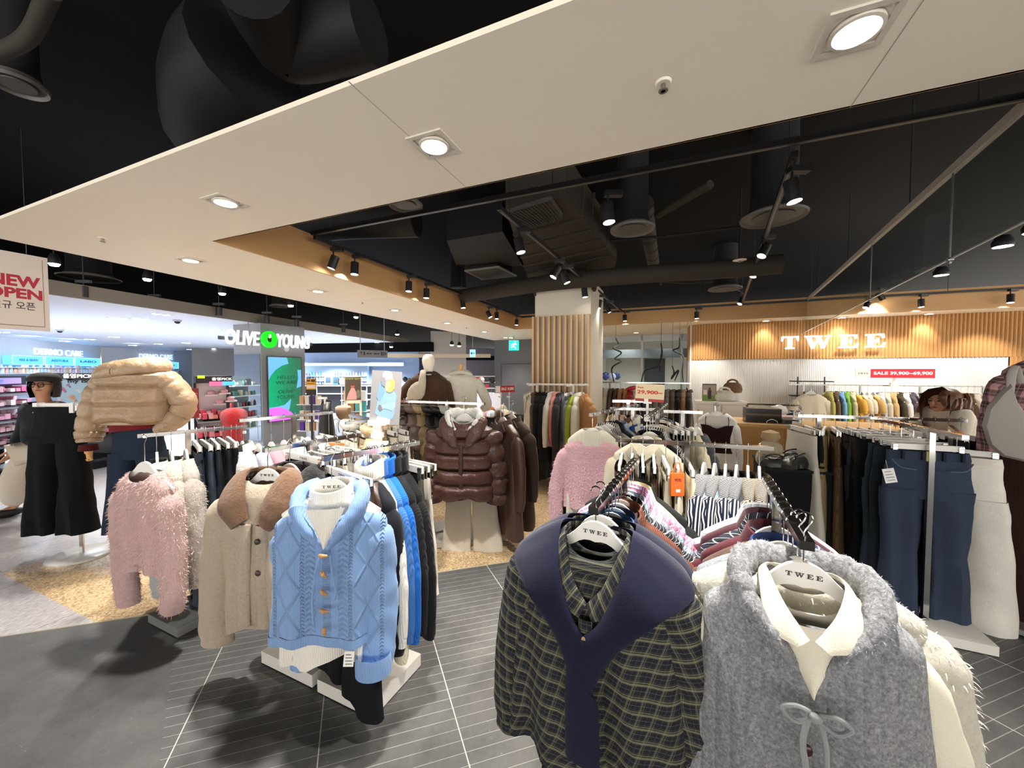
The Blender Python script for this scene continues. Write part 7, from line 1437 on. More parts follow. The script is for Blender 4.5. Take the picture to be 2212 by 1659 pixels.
exit_sign(1110, 746, 10.9, .29, .29, '#19c9b4', 'glowing green running-man exit sign before the charcoal wall', False); exit_sign(1021, 763, 11.4, .17, .22, '#8fd3ee', 'pale blue arrow sign hanging far down the aisle', True)
pa, pb = Pd(772, 764, 9.6), Pd(837, 770, 9.9); t, L_, h = board('direction_sign', 'long grey direction sign hanging over the aisle', 'sign', pa, pb, Pd(772, 772, 9.6).z, Pd(772, 756, 9.6).z, .04, mat('#77757a', .5)); g = MB(); g.box((.12*L_, -.003, .3*h), (.13*L_, -.001, .8*h)).prism([(.08*L_, .6*h), (.125*L_, .85*h), (.17*L_, .6*h)], -.003, -.001).box((.2*L_, -.003, .3*h), (.25*L_, -.001, .8*h))
for a, b in ((.3, .38), (.4, .46), (.55, .64), (.66, .72)): g.box((a*L_, -.003, .45*h), (b*L_, -.001, .62*h))
g.box((.78*L_, -.003, .3*h), (.83*L_, -.001, .8*h)).box((.85*L_, -.003, .3*h), (.88*L_, -.001, .8*h)).prism([(.91*L_, .8*h), (.96*L_, .55*h), (.91*L_, .3*h)], -.003, -.001); child(g, 'pictograms', mat('#2a292d', .6), t)
for x in (.1, .9): child(MB().cyl((x*L_, .02, h), (x*L_, .02, 3.7-Pd(772, 772, 9.6).z), .008, 6), 'hanging_rod', M_ALU, t)
# --- cosmetics store sign and screen
VS = VO-.12; pa, pb = Pv(487, 727, VS), Pv(668, 727, VS); L_, r_ = frame_at(pa, pb); zA, zB = Pv(487, 726, VS).z-.165, Pv(487, 726, VS).z+.165; t = thing('store_sign', 'glowing white store name with a round green emblem before the grey column', 'sign', (pa.x, pa.y, zA), r_); hh = zB-zA
def sx_(px): return (Pv(px, 727, VS)-pa).length
LW = mat('#eef6ff', .5, emit=.6, name='sign_white'); cyo = hh/2
child(fit(text_mb('OLIVE', .3, .04, .003, shear=.12), 0, sx_(560), .05*hh, .92*hh, 0), 'lettering', LW, t); child(fit(text_mb('YOUNG', .3, .04, .003, shear=.12), sx_(598), L_, .05*hh, .92*hh, 0), 'lettering', LW, t)
cxo = (sx_(564)+sx_(597))/2; ro = (sx_(597)-sx_(564))/2; GR = mat('#12d61c', .5, emit=.35)
q = MB(); q.grid([[(cxo+ro*f*math.cos(2*PI*k/36), y, cyo+ro*1.05*f*math.sin(2*PI*k/36)) for k in range(36)] for f, y in ((1, .03), (1, -.03), (.35, -.035), (.35, .03))], True)
q.v = [(x, y, z) for x, y, z in q.v]; child(q, 'emblem_ring', GR, t); child(MB().ball((cxo, -.0, cyo-.0*ro), (ro*.33, .02, ro*.62), 18, 10), 'emblem_olive', mat('#3a2a20', .5), t); child(MB().ball((cxo+.0, -.02, cyo+ro*.45), (ro*.2, .02, ro*.3), 12, 8), 'emblem_core', mat('#e79ab4', .5, emit=.9), t)
child(MB().box((-.1, .03, hh*.3), (L_+.1, .06, hh*.5)), 'carrier_bar', mat('#55565a', .5), t)
for x in (.25*L_, .78*L_): child(MB().cyl((x, .045, hh*.5), (x, .045, ZS-zA), .008, 6), 'hanging_rod', M_ALU, t)
pa, pb = Pv(580.5, 840, VO-.03), Pv(651, 840, VO-.03); z1, z0 = Pv(580.5, 771, VO-.03).z, Pv(580.5, 911.5, VO-.03).z; t, L_, h = board('digital_screen', 'tall bright green greeting screen on the grey store column', 'screen', pa, pb, z0, z1, .03, E_('#12c98c', 1.0), part='display')
def pl(pts, c, n, y, s=1.0): child(MB().prism([(a*L_, b*h) for a, b in pts], -y-.0008, -y), n, E_(c, s), t)
pl([(0, 1), (.55, 1), (.6, .9), (.4, .87), (.2, .8), (.05, .7), (0, .64)], '#5a97e6', 'blue_shape', .001); pl([(1, .8), (.88, .8), (.9, .66), (.84, .5), (1, .53)], '#5a97e6', 'blue_shape', .001); pl([(0, .215), (.2, .22), (.45, .24), (.66, .33), (.6, .16), (.3, .1), (0, .1)], '#5a97e6', 'blue_shape', .001)
pl([(0, 0), (.78, 0), (.7, .09), (.55, .16), (.35, .205), (.15, .215), (0, .2)], '#bf57d6', 'violet_shape', .002)
for k, s_ in enumerate(('HELLO', 'WE ARE', 'OLIVE', 'YOUNG')):
    zc_ = (.685, .60, .455, .37)[k]; a, b = ((.25, .78), (.2, .84), (.27, .74), (.22, .8))[k]; child(fit(text_mb(s_, .1, .001, 0, shear=.15 if k in (0, 2) else 0), a*L_, b*L_, (zc_-.028)*h, (zc_+.028)*h, -.003), 'lettering', mat('#0a5a52', .5), t)
child(MB().box((-.02, .0, -.02), (L_+.02, .028, h+.02)), 'bezel', mat('#4a4b4e', .4), t)
p = Pv(618, 754, VO); t = thing('clock_dial', 'small round white dial above the green screen', 'detector', (p.x, p.y, p.z), r_); child(MB().lathe([(0, 0), (.06, 0), (.06, .02), (0, .025)], n=24).xform(Matrix.Rotation(PI/2, 4, 'X')), 'dial', mat('#c9c9c6', .5), t)
# --- wall signs, light boxes and shelves of the store
def on_line(px, a, b, off=.06):
    d = ray(px, 800); a, b = Vector(a[:2]), Vector(b[:2]); e = b-a; n = Vector((e.y, -e.x)).normalized()*off
    if n.dot(a) > 0: n = -n
    a = a+n; den = d.x*e.y-d.y*e.x; s = (a.x*e.y-a.y*e.x)/den; return Vector((d.x*s, d.y*s, 0))
def wall_text(s, x0, x1, y0, y1, a, b, label, m):
    pa, pb = on_line(x0, a, b), on_line(x1, a, b); L_, r = frame_at(pa, pb); z0, z1 = Pd(x0, y1, pa.y).z, Pd(x0, y0, pa.y).z; t = thing('wall_lettering', label, 'sign', (pa.x, pa.y, z0), r); child(fit(text_mb(s, .2, .03, .004), 0, L_, 0, z1-z0, 0), 'lettering', m, t)
LT = mat('#c3d2ea', .5, emit=.35)
wall_text('DERMO CARE', 75, 180, 751, 766, WA, WB, 'pale wall lettering over three blue light boxes', LT); wall_text('DERMO CARE', 302, 374, 763.5, 775, WC, WD, 'pale wall lettering behind the beige puffer', LT)
for i, (x0, x1, y0, y1, a, b, s) in enumerate(((27, 95, 767, 787.5, WA, WB, 'ARE & BRAN'), (97.5, 160, 769.5, 788.5, WA, WB, 'AESTURA'), (162, 219, 772, 790, WA, WB, 'LABO'), (330, 341, 780, 795, WC, WD, ''), (344, 386, 782, 796, WC, WD, 'Avene'))):
    pa, pb = on_line(x0, a, b, .25), on_line(x1, a, b, .25); t, L_, h = board('light_box', 'glowing blue brand light box on the store wall, %s from the banner' % ORD[i], 'light box', pa, pb, Pd(x0, y1, pa.y).z, Pd(x0, y0, pa.y).z, .2, E_('#58aee8', 1.1)); child(MB().box((0, -.006, 0), (L_, -.001, .04*h)).box((0, -.006, .96*h), (L_, -.001, h)).box((0, -.006, 0), (.02*L_, -.001, h)).box((.98*L_, -.006, 0), (L_, -.001, h)), 'lit_rim', E_('#9fdcff', 1.5), t)
    if s: child(fit(text_mb(s, .2, .004, .004), .2*L_, .8*L_, .4*h, .68*h, -.003), 'lettering', mat('#1f6fb8', .5), t)
def shelf_unit(label, a, b, x0, x1, ytop, n, colors, depth=.4, zs=None):
    pa, pb = on_line(x0, a, b, depth), on_line(x1, a, b, depth); L_, r = frame_at(pa, pb); zt_ = Pd(x0, ytop, pa.y).z; t = thing('display_shelf', label, 'shelf', (pa.x, pa.y, 0), r)
    child(MB().box((0, 0, 0), (L_, depth-.02, .5)), 'base_unit', mat('#25262b', .5), t); child(MB().box((0, depth-.05, .5), (L_, depth-.02, zt_)), 'back_panel', mat('#b9cbe2', .5), t); zs = zs or [zt_-.30]
    for z in [zt_-.02]+zs: child(MB().box((0, .02, z-.02), (L_, depth-.05, z)), 'shelf_board', mat('#dfe7f2', .4), t)
    return pa, L_, r, zs
rnd = random.Random(5); PC = ['#d9c3cf', '#cfd8ea', '#e6d2c0', '#b7d3e2', '#e9e9ee', '#c9b1d6', '#e2b3a6', '#9fc4dd', '#d9dde6']
def products(pa, L_, r, zs, n, group, lab, dep=.12, hmax=.17):
    for z in zs:
        for k in range(n):
            x = L_*(k+.5)/n; h_ = rnd.uniform(.55, 1)*hmax; w_ = L_/n*.36; q = Vector((math.cos(r), math.sin(r), 0))*x+Vector((-math.sin(r), math.cos(r), 0))*dep
            key = ('prod', round(w_, 3), rnd.randrange(3)); kd = key[2]
            me = gmesh(key, lambda: ((MB().lathe([(w_, 0), (w_, .7), (w_*.4, .8), (w_*.4, 1), (0, 1)], n=10)) if kd == 0 else MB().box((-w_, -.03, 0), (w_, .03, 1)) if kd == 1 else MB().lathe([(w_*.8, 0), (w_, .1), (w_*.95, .75), (w_*.8, .78), (w_*.8, 1), (0, 1)], n=10)).mesh('product', PAPER))
            o = put('bottle' if kd != 1 else 'carton', me, None, (pa.x+q.x, pa.y+q.y, z), r); o.scale = (1, 1, h_); o.material_slots[0].link = 'OBJECT'; o.material_slots[0].material = mat(rnd.choice(PC), .35); tag(o, lab, 'bottle' if kd != 1 else 'carton', group)
pa, L_, r, zs = shelf_unit('lit product shelf under the three blue light boxes', WA, WB, -20, 222, 791, 20, PC, .4, [Pd(40, 806, on_line(40, WA, WB).y).z]); products(pa, L_, r, zs, 34, 'bottles under the blue light boxes', 'small pastel toiletry on the shelf under the blue light boxes', .1, .3)
pa, L_, r, zs = shelf_unit('lit product shelf behind the beige puffer', WC, WD, 226, 390, 798, 20, PC, .4, [1.45]); products(pa, L_, r, zs, 16, 'bottles behind the beige puffer', 'small pastel toiletry on the shelf behind the beige puffer', .1, .2)
# gondolas with pink accessories
def gondola(label, px0, px1, d0, d1, ztop, tiers, head, cols, black=True, lab='', grp='', n=9, slope=.1, htxt=None):
    pa, pb = Pd(px0, 800, d0), Pd(px1, 800, d1); L_, r = frame_at(pa, pb); t = thing('gondola', label, 'display unit', (pa.x, pa.y, 0), r); K_ = mat('#15161b', .5)
    child(MB().box((0, .42, 0), (L_, .47, ztop)), 'back_panel', mat('#d9cfd6', .5) if not black else K_, t)
    for x in (0, L_-.03): child(MB().box((x, 0, 0), (x+.03, .46, .12)).box((x, .38, 0), (x+.03, .46, ztop)), 'side_frame', K_, t)
    child(MB().box((0, .1, ztop-head), (L_, .42, ztop)), 'header', K_, t); child(MB().box((0, 0, 0), (L_, .44, .16)), 'plinth', K_, t)
    for z in tiers:
        child(MB().add([(0, .02, z), (L_, .02, z), (L_, .42, z+slope), (0, .42, z+slope), (0, .02, z-.035), (L_, .02, z-.035), (L_, .42, z+slope-.035), (0, .42, z+slope-.035)], [(0, 1, 2, 3), (4, 7, 6, 5), (0, 4, 5, 1), (1, 5, 6, 2), (2, 6, 7, 3), (3, 7, 4, 0)]), 'tier', K_, t); child(MB().box((0, .012, z-.03), (L_, .019, z-.006)), 'price_strip', mat('#8d8f96', .4), t)
        for row_ in range(2):
            for k in range(n):
                x = L_*(k+.5)/n; w_ = L_/n*.42; y = .1+.17*row_; q = Vector((math.cos(r), math.sin(r), 0))*x+Vector((-math.sin(r), math.cos(r), 0))*y
                kd = rnd.randrange(3); me = gmesh(('pk', round(w_, 3), kd), lambda: (MB().box((-w_, -.06, 0), (w_, .06, .05+.03*kd)) if kd < 2 else MB().lathe([(w_*.7, 0), (w_, .03), (w_*.8, .07), (0, .085)], n=10)).mesh('package', PAPER)); o = put('package', me, None, (pa.x+q.x, pa.y+q.y, z+slope*(y-.02)/.4+.004), r+rnd.uniform(-.1, .1)); o.material_slots[0].link = 'OBJECT'; o.material_slots[0].material = mat(rnd.choice(cols), .4); tag(o, lab, 'package', grp)
    return t, L_
PK = ['#e08fb0', '#d96a94', '#efc6d4', '#c9577f', '#f0dde4', '#d9a0c0', '#e8b6c4', '#f3e9ee']; RP = ['#e2526f', '#ef8ba0', '#d93a58', '#f2b4c0', '#e98f7c', '#f4d9dd']
t, L_ = gondola('black tiered gondola of pink packages behind the walking person', -40, 74, 5.2, 6.0, 1.52, [.5, .68, .86, 1.06, 1.26], .14, PK, True, 'pink package on the tiered gondola by the walking person', 'pink packages by the walking person', 9)
child(MB().box((.1, .09, 1.41), (.45, .1, 1.47)), 'shelf_tag', E_('#3f9a3a', .5), t, 'green tag'); child(MB().box((L_-.5, .09, 1.4), (L_-.1, .1, 1.49)), 'shelf_tag', E_('#8d7ad6', .6), t, 'violet tag')
t, L_ = gondola('black gondola topped by a promotional panel of hair tools', 76, 196, 6.3, 6.1, 1.56, [.5, .75], .1, PK, True, 'pink package on the gondola under the promotional panel', 'pink packages under the promotional panel', 6)
child(MB().box((.3, .08, 1.05), (L_-.02, .1, 1.44)), 'promo_panel', mat('#a9d3e0', .4), t); child(fit(text_mb('올영PICK', .1, .004, .002), .42, L_-.1, 1.475, 1.55, .095), 'lettering', mat('#f2f2f2', .5, emit=.4), t); child(fit(text_mb('my Bag', .1, .004, .002), .55, L_-.05, 1.38, 1.46, .075), 'lettering', mat('#1d1d20', .5), t)
for x, z, c, w_ in ((.42, 1.3, '#e58aa4', .06), (.62, 1.16, '#e8b48f', .07), (.75, 1.28, '#f3eef0', .05), (.86, 1.12, '#d97a98', .05), (.55, 1.36, '#b98fc0', .04), (.36, 1.12, '#f0d5dc', .04)): child(MB().ball((x, .077, z), (w_, .006, w_*.5), 12, 8).tube([(x, .076, z), (x+w_*1.3, .076, z-w_*.9)], w_*.28, 8), 'printed_tool', mat(c, .5), t)
t, L_ = gondola('lit gondola of red and pink accessories behind the red hood', 424, 504, 5.3, 5.6, 1.52, [.42, .62, .88], .1, RP, False, 'red-pink package on the lit gondola behind the red hood', 'red-pink packages behind the red hood', 7)
child(fit(text_mb('올영PICK', .1, .004, .002), .18, .42, 1.455, 1.5, .095), 'lettering', mat('#f2f2f2', .5, emit=.4), t); child(MB().box((.02, .085, 1.49), (.1, .098, 1.53)), 'shelf_tag', E_('#a9e01c', .9), t, 'lime tag'); child(MB().box((.15, .085, 1.38), (.45, .1, 1.44)), 'brand_strip', mat('#d95a86', .4, emit=.4), t); child(MB().box((.3, .083, 1.38), (.45, .099, 1.44)), 'brand_strip', mat('#4aa3cf', .4, emit=.4), t)
for x, z in ((.2, 1.24), (.36, 1.26), (.3, 1.1), (.44, 1.14)): child(MB().lathe([(.045, 0), (.05, .04), (.03, .06), (0, .06)], (x, .38, z), 14), 'mounted_sample', mat('#efb9c6', .4), t); child(MB().box((x-.07, .3, z-.02), (x+.07, .42, z)), 'sample_ledge', mat('#f0e8ea', .4), t)
# red stand poster
pa, pb = Pd(385, 870, 4.6), Pd(430, 872, 4.75); t, L_, h = board('stand_poster', 'dark red SALE stand poster behind the beige puffer', 'poster', pa, pb, Pd(385, 906, 4.6).z, Pd(385, 840, 4.6).z, .02, mat('#8f1f26', .5)); child(fit(text_mb('SALE', .1, .002, .0008), .08*L_, .93*L_, .66*h, .84*h, -.001), 'lettering', mat('#d9a38a', .5), t)
g = MB()
for k in range(6): g.box((.3*L_, -.0012, (.5-.075*k)*h), ((.6+.06*(k % 3))*L_, 0, (.515-.075*k)*h))
child(g, 'small_print', mat('#c47a6a', .5), t); z_ = Pd(385, 906, 4.6).z; child(MB().box((L_*.45, .0, -z_), (L_*.55, .02, 0)).box((.05, -.12, -z_), (L_-.05, .14, -z_+.015)), 'stand', M_CAN, t)
# shelves seen beyond the glass-faced column and along the far wall
F0, F1 = Pd(640, 800, 15.5), Pd(905, 800, 15.5)
z_ = Pd(700, 790, 15.3).z; a_, b_ = Pd(655, 790, 15.2), Pd(870, 790, 15.2); t = thing('cove_light', 'long glowing cove strip over the far product wall', 'ceiling light', (a_.x, a_.y, z_), 0); child(MB().box((0, 0, 0), ((b_-a_).x, .12, .1)), 'diffuser', E_('#d9f2ff', 2.2), t); child(MB().box((0, .12, -.02), ((b_-a_).x, .16, .14)), 'housing', mat('#a9c0e0', .5), t)
PW_ = ['#8fc7d6', '#b7a9d9', '#d8b7c6', '#6fb9c0', '#9fb4e0', '#5a6f9a', '#e0c9d2', '#7ad0c8']
a_, b_ = Pd(658, 830, 15.1), Pd(792, 830, 15.1); L_ = (b_-a_).x; zs = [Pd(660, y, 15.1).z for y in (812, 822, 832)]
t = thing('product_wall', 'pale shelving of boxed products under the far cove strip', 'shelf', (a_.x, a_.y, 0), 0); child(MB().box((0, .1, 0), (L_, .3, 1.9)), 'back_panel', mat('#a9c3da', .5), t)
for z in zs: child(MB().box((0, -.1, z-.02), (L_, .1, z)), 'shelf_board', mat('#e4f0fa', .4), t)
PC = PW_; products(a_, L_, 0, zs, 22, 'boxed products on the far wall', 'boxed product on the far wall under the cove strip', 0, .19)
a_, b_ = Pd(640, 840, 14.2), Pd(860, 840, 14.4); t = thing('back_counter', 'black cosmetics counter with white ledges before the far product wall', 'counter', (a_.x, a_.y, 0), 0); L_ = (b_-a_).x
child(MB().box((0, 0, 0), (L_, .5, 1.08)), 'counter_body', mat('#15161c', .4), t)
for z in (.72, 1.02): child(MB().box((0, -.03, z), (L_, .0, z+.03)), 'lit_ledge', mat('#d9e8ff', .4, emit=.7), t)
for x in (.2, .45, .7): child(MB().box((x*L_, -.02, .3), (x*L_+.03, 0, 1.0)), 'divider', mat('#c9d0dc', .4), t)
for i, (px, c) in enumerate(((705, '#e9edf5'), (735, '#c9a9b4'), (722, '#3b6f8a'))): q0 = Pd(px, 838, 14.15); t = thing('counter_display', ('white tilted tablet stand on the black cosmetics counter', 'pink sample tray on the black cosmetics counter', 'teal poster panel at the black cosmetics counter')[i], 'display', (q0.x, q0.y+.15, 1.08), 0); child(MB().box((-.14, 0, 0), (.14, .03, .34 if i != 1 else .2)), 'panel', mat(c, .4), t); child(MB().box((-.1, -.004, .05), (.1, 0, .28 if i != 1 else .16)), 'picture', mat('#22303c' if i != 1 else '#e8d9de', .4), t)
# yellow notice, grand opening poster, acrylic towers
pa, pb = Pd(661, 830, 6.2), Pd(683, 830, 6.25); t, L_, h = board('notice_board', 'yellow and black notice beside the green screen', 'sign', pa, pb, Pd(661, 853, 6.2).z, Pd(661, 818, 6.2).z, .02, mat('#1d1a16', .5)); child(MB().box((.02*L_, -.002, .33*h), (.98*L_, 0, .98*h)), 'yellow_field', mat('#e2a41c', .5), t); child(MB().box((.05*L_, -.003, .4*h), (.95*L_, -.0015, .6*h)), 'pale_field', mat('#e8d9cc', .5), t); child(MB().box((.1*L_, -.003, .82*h), (.42*L_, -.0015, .92*h)).box((.5*L_, -.003, .8*h), (.9*L_, -.0015, .94*h)).box((.1*L_, -.003, .68*h), (.8*L_, -.0015, .71*h)), 'printed_lines', mat('#3a2a10', .5), t)
z_ = Pd(661, 853, 6.2).z; child(MB().box((L_*.4, .0, -z_), (L_*.6, .02, 0)).box((-.05, -.1, -z_), (L_+.05, .12, -z_+.02)), 'stand', M_CAN, t)
pa, pb = Pd(744, 840, 5.6), Pd(781, 841, 5.7); t, L_, h = board('opening_poster', 'white-framed grand opening poster with a person in pink', 'poster', pa, pb, Pd(744, 872, 5.6).z, Pd(744, 813, 5.6).z, .02, mat('#d9d3bd', .5)); child(MB().box((.05*L_, -.002, .12*h), (.95*L_, 0, .97*h)), 'print', mat('#463c30', .5), t); child(fit(text_mb('Grand open', .1, .001, .0012), .06*L_, .92*L_, .87*h, .95*h, -.0025), 'lettering', mat('#b5b45a', .5), t)
child(MB().prism([(.1*L_, .14*h), (.7*L_, .14*h), (.72*L_, .34*h), (.58*L_, .56*h), (.4*L_, .58*h), (.22*L_, .36*h)], -.003, -.002), 'print_coat', mat('#c98f8d', .5), t); child(MB().ball((.48*L_, -.0025, .64*h), (.12*L_, .001, .07*h), 14, 8), 'print_head', mat('#a85a44', .5), t); child(MB().ball((.44*L_, -.003, .70*h), (.2*L_, .001, .05*h), 14, 8), 'print_hat', mat('#5a3028', .5), t); child(MB().ball((.8*L_, -.0025, .34*h), (.14*L_, .001, .16*h), 14, 8), 'print_mirror', mat('#6d6a62', .5), t)
z_ = Pd(744, 872, 5.6).z; child(MB().box((0, 0, -z_), (.03, .02, h)).box((L_-.03, 0, -z_), (L_, .02, h)).box((0, -.15, -z_), (L_, .17, -z_+.02)), 'stand_frame', mat('#e0dccb', .5), t)
def tower(px, d, label, tiers, cols):
    p = Pd(px, 800, d); t = thing('acrylic_tower', label, 'display stand', (p.x, p.y, 0), 0); child(MB().cyl((0, 0, 0), (0, 0, 1.35), .02, 10), 'pole', mat('#8d9096', .3, .7), t); child(MB().box((-.22, -.18, 0), (.22, .18, .03)), 'base', WHITE, t)
    for i, z in enumerate(tiers):
        child(MB().box((-.2, -.13, z-.012), (.2, .13, z)), 'tray', mat('#dfe6ee', .2), t)
        for k in range(4):
            o = put('carton', gmesh(('ct',), lambda: MB().box((-.035, -.04, 0), (.035, .04, .14)).mesh('carton', PAPER)), None, (p.x-.13+.087*k, p.y-.06, z), .1*(k-1)); o.material_slots[0].link = 'OBJECT'; o.material_slots[0].material = mat(cols[(i+k) % len(cols)], .35); tag(o, 'small carton on the %s' % label, 'carton', 'cartons on the '+label[:30])
tower(674, 6.4, 'acrylic tower of gold and violet boxes beside the green screen', [.6, .79, 1.04], ['#5a2ba0', '#e2d6bf', '#c9a07a', '#eceae4']); tower(770, 5.9, 'acrylic tower of teal boxes under the opening poster', [.8, .98, 1.15], ['#3fb3c0', '#e9f1f4', '#c79a74', '#5cc4cf'])
# cosmetics tower seen beside the mirror column
pa, pb = Pd(506, 800, 6.6), Pd(562, 800, 7.2); L_, r = frame_at(pa, pb); t = thing('display_shelf', 'glass shelf tower of dark cosmetics beside the mirrored column face', 'shelf', (pa.x, pa.y, 0), r); child(MB().box((0, .25, 0), (L_, .28, 1.5)), 'back_panel', mat('#7f93a3', .4), t)
zs = [.55, .75, .95, 1.15, 1.33]
for z in zs: child(MB().box((0, 0, z-.015), (L_, .25, z)), 'shelf_board', mat('#b9ccd6', .2), t)
PC = ['#2a2d33', '#8fa5b0', '#d9dfe2', '#4a5058', '#c24a4a', '#5fa39a', '#e3d9c8']; products(pa, L_, r, zs, 9, 'cosmetics on the glass shelf tower', 'small cosmetic on the glass shelf tower by the mirrored column', .1, .12)
# balloons and stalls at the end of the aisle
for i, (px, py, r_, c, d) in enumerate(((1040, 820, .1, '#e6dfe2', 12), (1062, 822, .1, '#141416', 12), (875, 819, .09, '#17181b', 13), (884, 821, .08, '#1d1d22', 13.2), (1308, 812, .1, '#2b3f7a', 9.6), (1322, 814, .1, '#a9b6d3', 9.7), (1333, 812, .09, '#34497f', 9.8))):
    p = Pd(px, py, d); t = thing('balloon', ('white balloon over the far stall', 'black balloon over the far stall', 'black balloon behind the brown coated form', 'smaller black balloon behind the brown coated form', 'navy balloon beside the column mirror', 'pale blue balloon between navy ones', 'navy balloon before the glazed shopfront')[i], 'balloon', p, 0); child(MB().lathe([(0, -r_*1.15), (r_*.5, -r_*.95), (r_*.95, -r_*.3), (r_, .1*r_), (r_*.75, r_*.7), (0, r_)], n=18), 'balloon_skin', mat(c, .25), t); child(path_tube([(0, 0, -r_*1.1), (.02, 0, -r_*2.5), (-.01, 0, -r_*4), (0, 0, -p.z)], .003, 5), 'string', mat('#b9b9b9', .6), t)
p = Pd(1048, 870, 12.5); t = thing('stall', 'white stall of small goods at the end of the aisle', 'stall', (p.x, p.y, 0), 0); child(MB().box((-.6, 0, 0), (.6, .5, .85)), 'stall_body', mat('#d9d5dc', .5), t)
for z in (1.0, 1.2, 1.4): child(MB().box((-.6, .1, z), (.6, .4, z+.02)), 'shelf_board', WHITE, t)
for x in (-.6, .57): child(MB().box((x, .1, .85), (x+.03, .4, 1.5)), 'upright', WHITE, t)
for i in range(8):
    o = put('package', gmesh(('sp',), lambda: MB().box((-.05, -.05, 0), (.05, .05, .12)).mesh('package', PAPER)), None, (p.x-.5+.14*i, p.y+.2, (1.02, 1.22)[i % 2]), .1); o.material_slots[0].link = 'OBJECT'; o.material_slots[0].material = mat(['#c23a4a', '#e9e4ea', '#3a4a8a', '#d98a9a'][i % 4], .4); tag(o, 'small package on the white stall at the aisle end', 'package', 'packages on the white stall')
p = Pd(875, 862, 11.5); t = thing('stall', 'low stall of red jars behind the brown coated form', 'stall', (p.x, p.y, 0), 0); child(MB().box((-.5, 0, 0), (.5, .5, .75)), 'stall_body', mat('#c9b9bd', .5), t); child(MB().box((-.52, -.02, .75), (.52, .52, .78)), 'top', WHITE, t)
for i in range(7): o = put('jar', gmesh(('jar',), lambda: MB().lathe([(.05, 0), (.055, .1), (.04, .13), (.04, .16), (0, .16)], n=12).mesh('jar', PAPER)), None, (p.x-.42+.14*i, p.y+.15, .78), 0); o.material_slots[0].link = 'OBJECT'; o.material_slots[0].material = mat('#b0505a', .3); tag(o, 'red jar on the low stall behind the brown coat', 'jar', 'red jars on the low stall')
p = Pd(1030, 822, 12.2); t = thing('red_sign', 'small red sign at the far stall', 'sign', p, 0); child(MB().box((-.1, 0, -.1), (.1, .02, .1)), 'panel', mat('#d8343c', .5, emit=.3), t); child(MB().cyl((0, .01, -p.z), (0, .01, -.1), .01, 8), 'post', WHITE, t)
# black twisted branches hanging before the glazed shopfront
BRN = mat('#101113', .6)
for i, P in enumerate((((1330, 730), (1336, 745), (1325, 752), (1342, 762), (1328, 775), (1342, 780), (1322, 795), (1326, 825)), ((1428, 742), (1430, 765), (1423, 790), (1394, 800), (1385, 825)), ((1428, 765), (1427, 785), (1425, 803)), ((1468, 730), (1467, 750), (1455, 757), (1476, 770), (1474, 800), (1476, 825)), ((1452, 790), (1456, 805), (1450, 818), (1460, 805), (1466, 800), (1458, 822)), ((1483, 838), (1488, 850), (1490, 868), (1496, 880)))):
    q0 = Pu(*P[0], 8.6); t = thing('branch', 'black twisted branch hanging before the glazed shopfront, %s from the column' % ORD[i], 'decoration', q0, 0, 'black branches before the glazed shopfront'); pts = [Pu(x, y, 8.6+.12*math.sin(k*2+i))-q0 for k, (x, y) in enumerate(P)]; child(path_tube(pts, [.012+.008*math.sin(PI*k/(len(P)-1)) for k in range(len(P))], 8, .7, 6, .3, i), 'stem', BRN, t); child(MB().cyl((0, 0, 0), (0, 0, ZS-q0.z), .003, 6), 'thread', BRN, t)
# ------------------------------------------------------------------ open black ceiling: ducts, pipes, diffusers
M_DUCT = mat('#35312c', .7, spec=.2, name='duct_wrap'); M_DK = mat('#1a1a1c', .6, spec=.2, name='dark_duct')
def slab_px(name, label, cat, px, z0, z1, m, pn='duct_body'):
    pts = [Pz(x, y, z0) for x, y in px]; c = sum(pts, Vector())/len(pts); t = thing(name, label, cat, (c.x, c.y, z0), 0); child(MB().slab([(q_.x-c.x, q_.y-c.y) for q_ in pts], 0, z1-z0), pn, m, t); return t, c, pts
t, c, pts = slab_px('air_duct', 'big wrapped air duct with bands in the open black ceiling', 'duct', [(1092, 452), (1222, 425), (1332, 560), (1325, 590), (1140, 600)], 3.12, 3.5, M_DUCT)
for k in range(5): f = .25+.16*k; a, b = pts[0].lerp(pts[4], f)-c, pts[1].lerp(pts[2], f)-c; child(MB().tube([(a.x, a.y, -.005), (b.x, b.y, -.005), (b.x+.01, b.y, .38)], .022, 8), 'band', M_DUCT, t)
g = [Pz(x, y, 3.09)-c for x, y in ((1085, 462), (1190, 430), (1216, 468), (1140, 490))]; gr = child(MB().slab([(q_.x, q_.y) for q_ in g], -.04, .0), 'air_grille', mat('#4a4743', .5), t)
for k in range(14): f = (k+.5)/14; a, b = g[0].lerp(g[1], f), g[3].lerp(g[2], f); child(MB().tube([(a.x, a.y, -.045), (b.x, b.y, -.045)], .008, 6), 'louvre', mat('#0d0d0e', .6), gr) if k < 14 else None
t, c, pts = slab_px('air_unit', 'dark boxy air unit in the open ceiling above the aisle fascia', 'air conditioner', [(965, 520), (1085, 500), (1130, 575), (985, 572)], 3.15, 3.5, M_DK, 'unit_body')
d4 = [Pz(x, y, 3.08) for x, y in ((1003, 586), (1078, 577), (1117, 597), (1042, 605))]; cc = sum(d4, Vector())/4; t = thing('square_diffuser', 'square ceiling diffuser below the dark air unit', 'air vent', (cc.x, cc.y, 3.08), 0); child(MB().slab([tuple((q_-cc)[:2]) for q_ in d4], .0, .02), 'rim', mat('#6a6864', .5), t); child(MB().slab([tuple(((q_-cc)*.88)[:2]) for q_ in d4], -.006, .004), 'face', mat('#262626', .6), t); child(MB().slab([tuple(((q_-cc)*.8)[:2]) for q_ in d4], .02, .3), 'neck', M_DK, t)
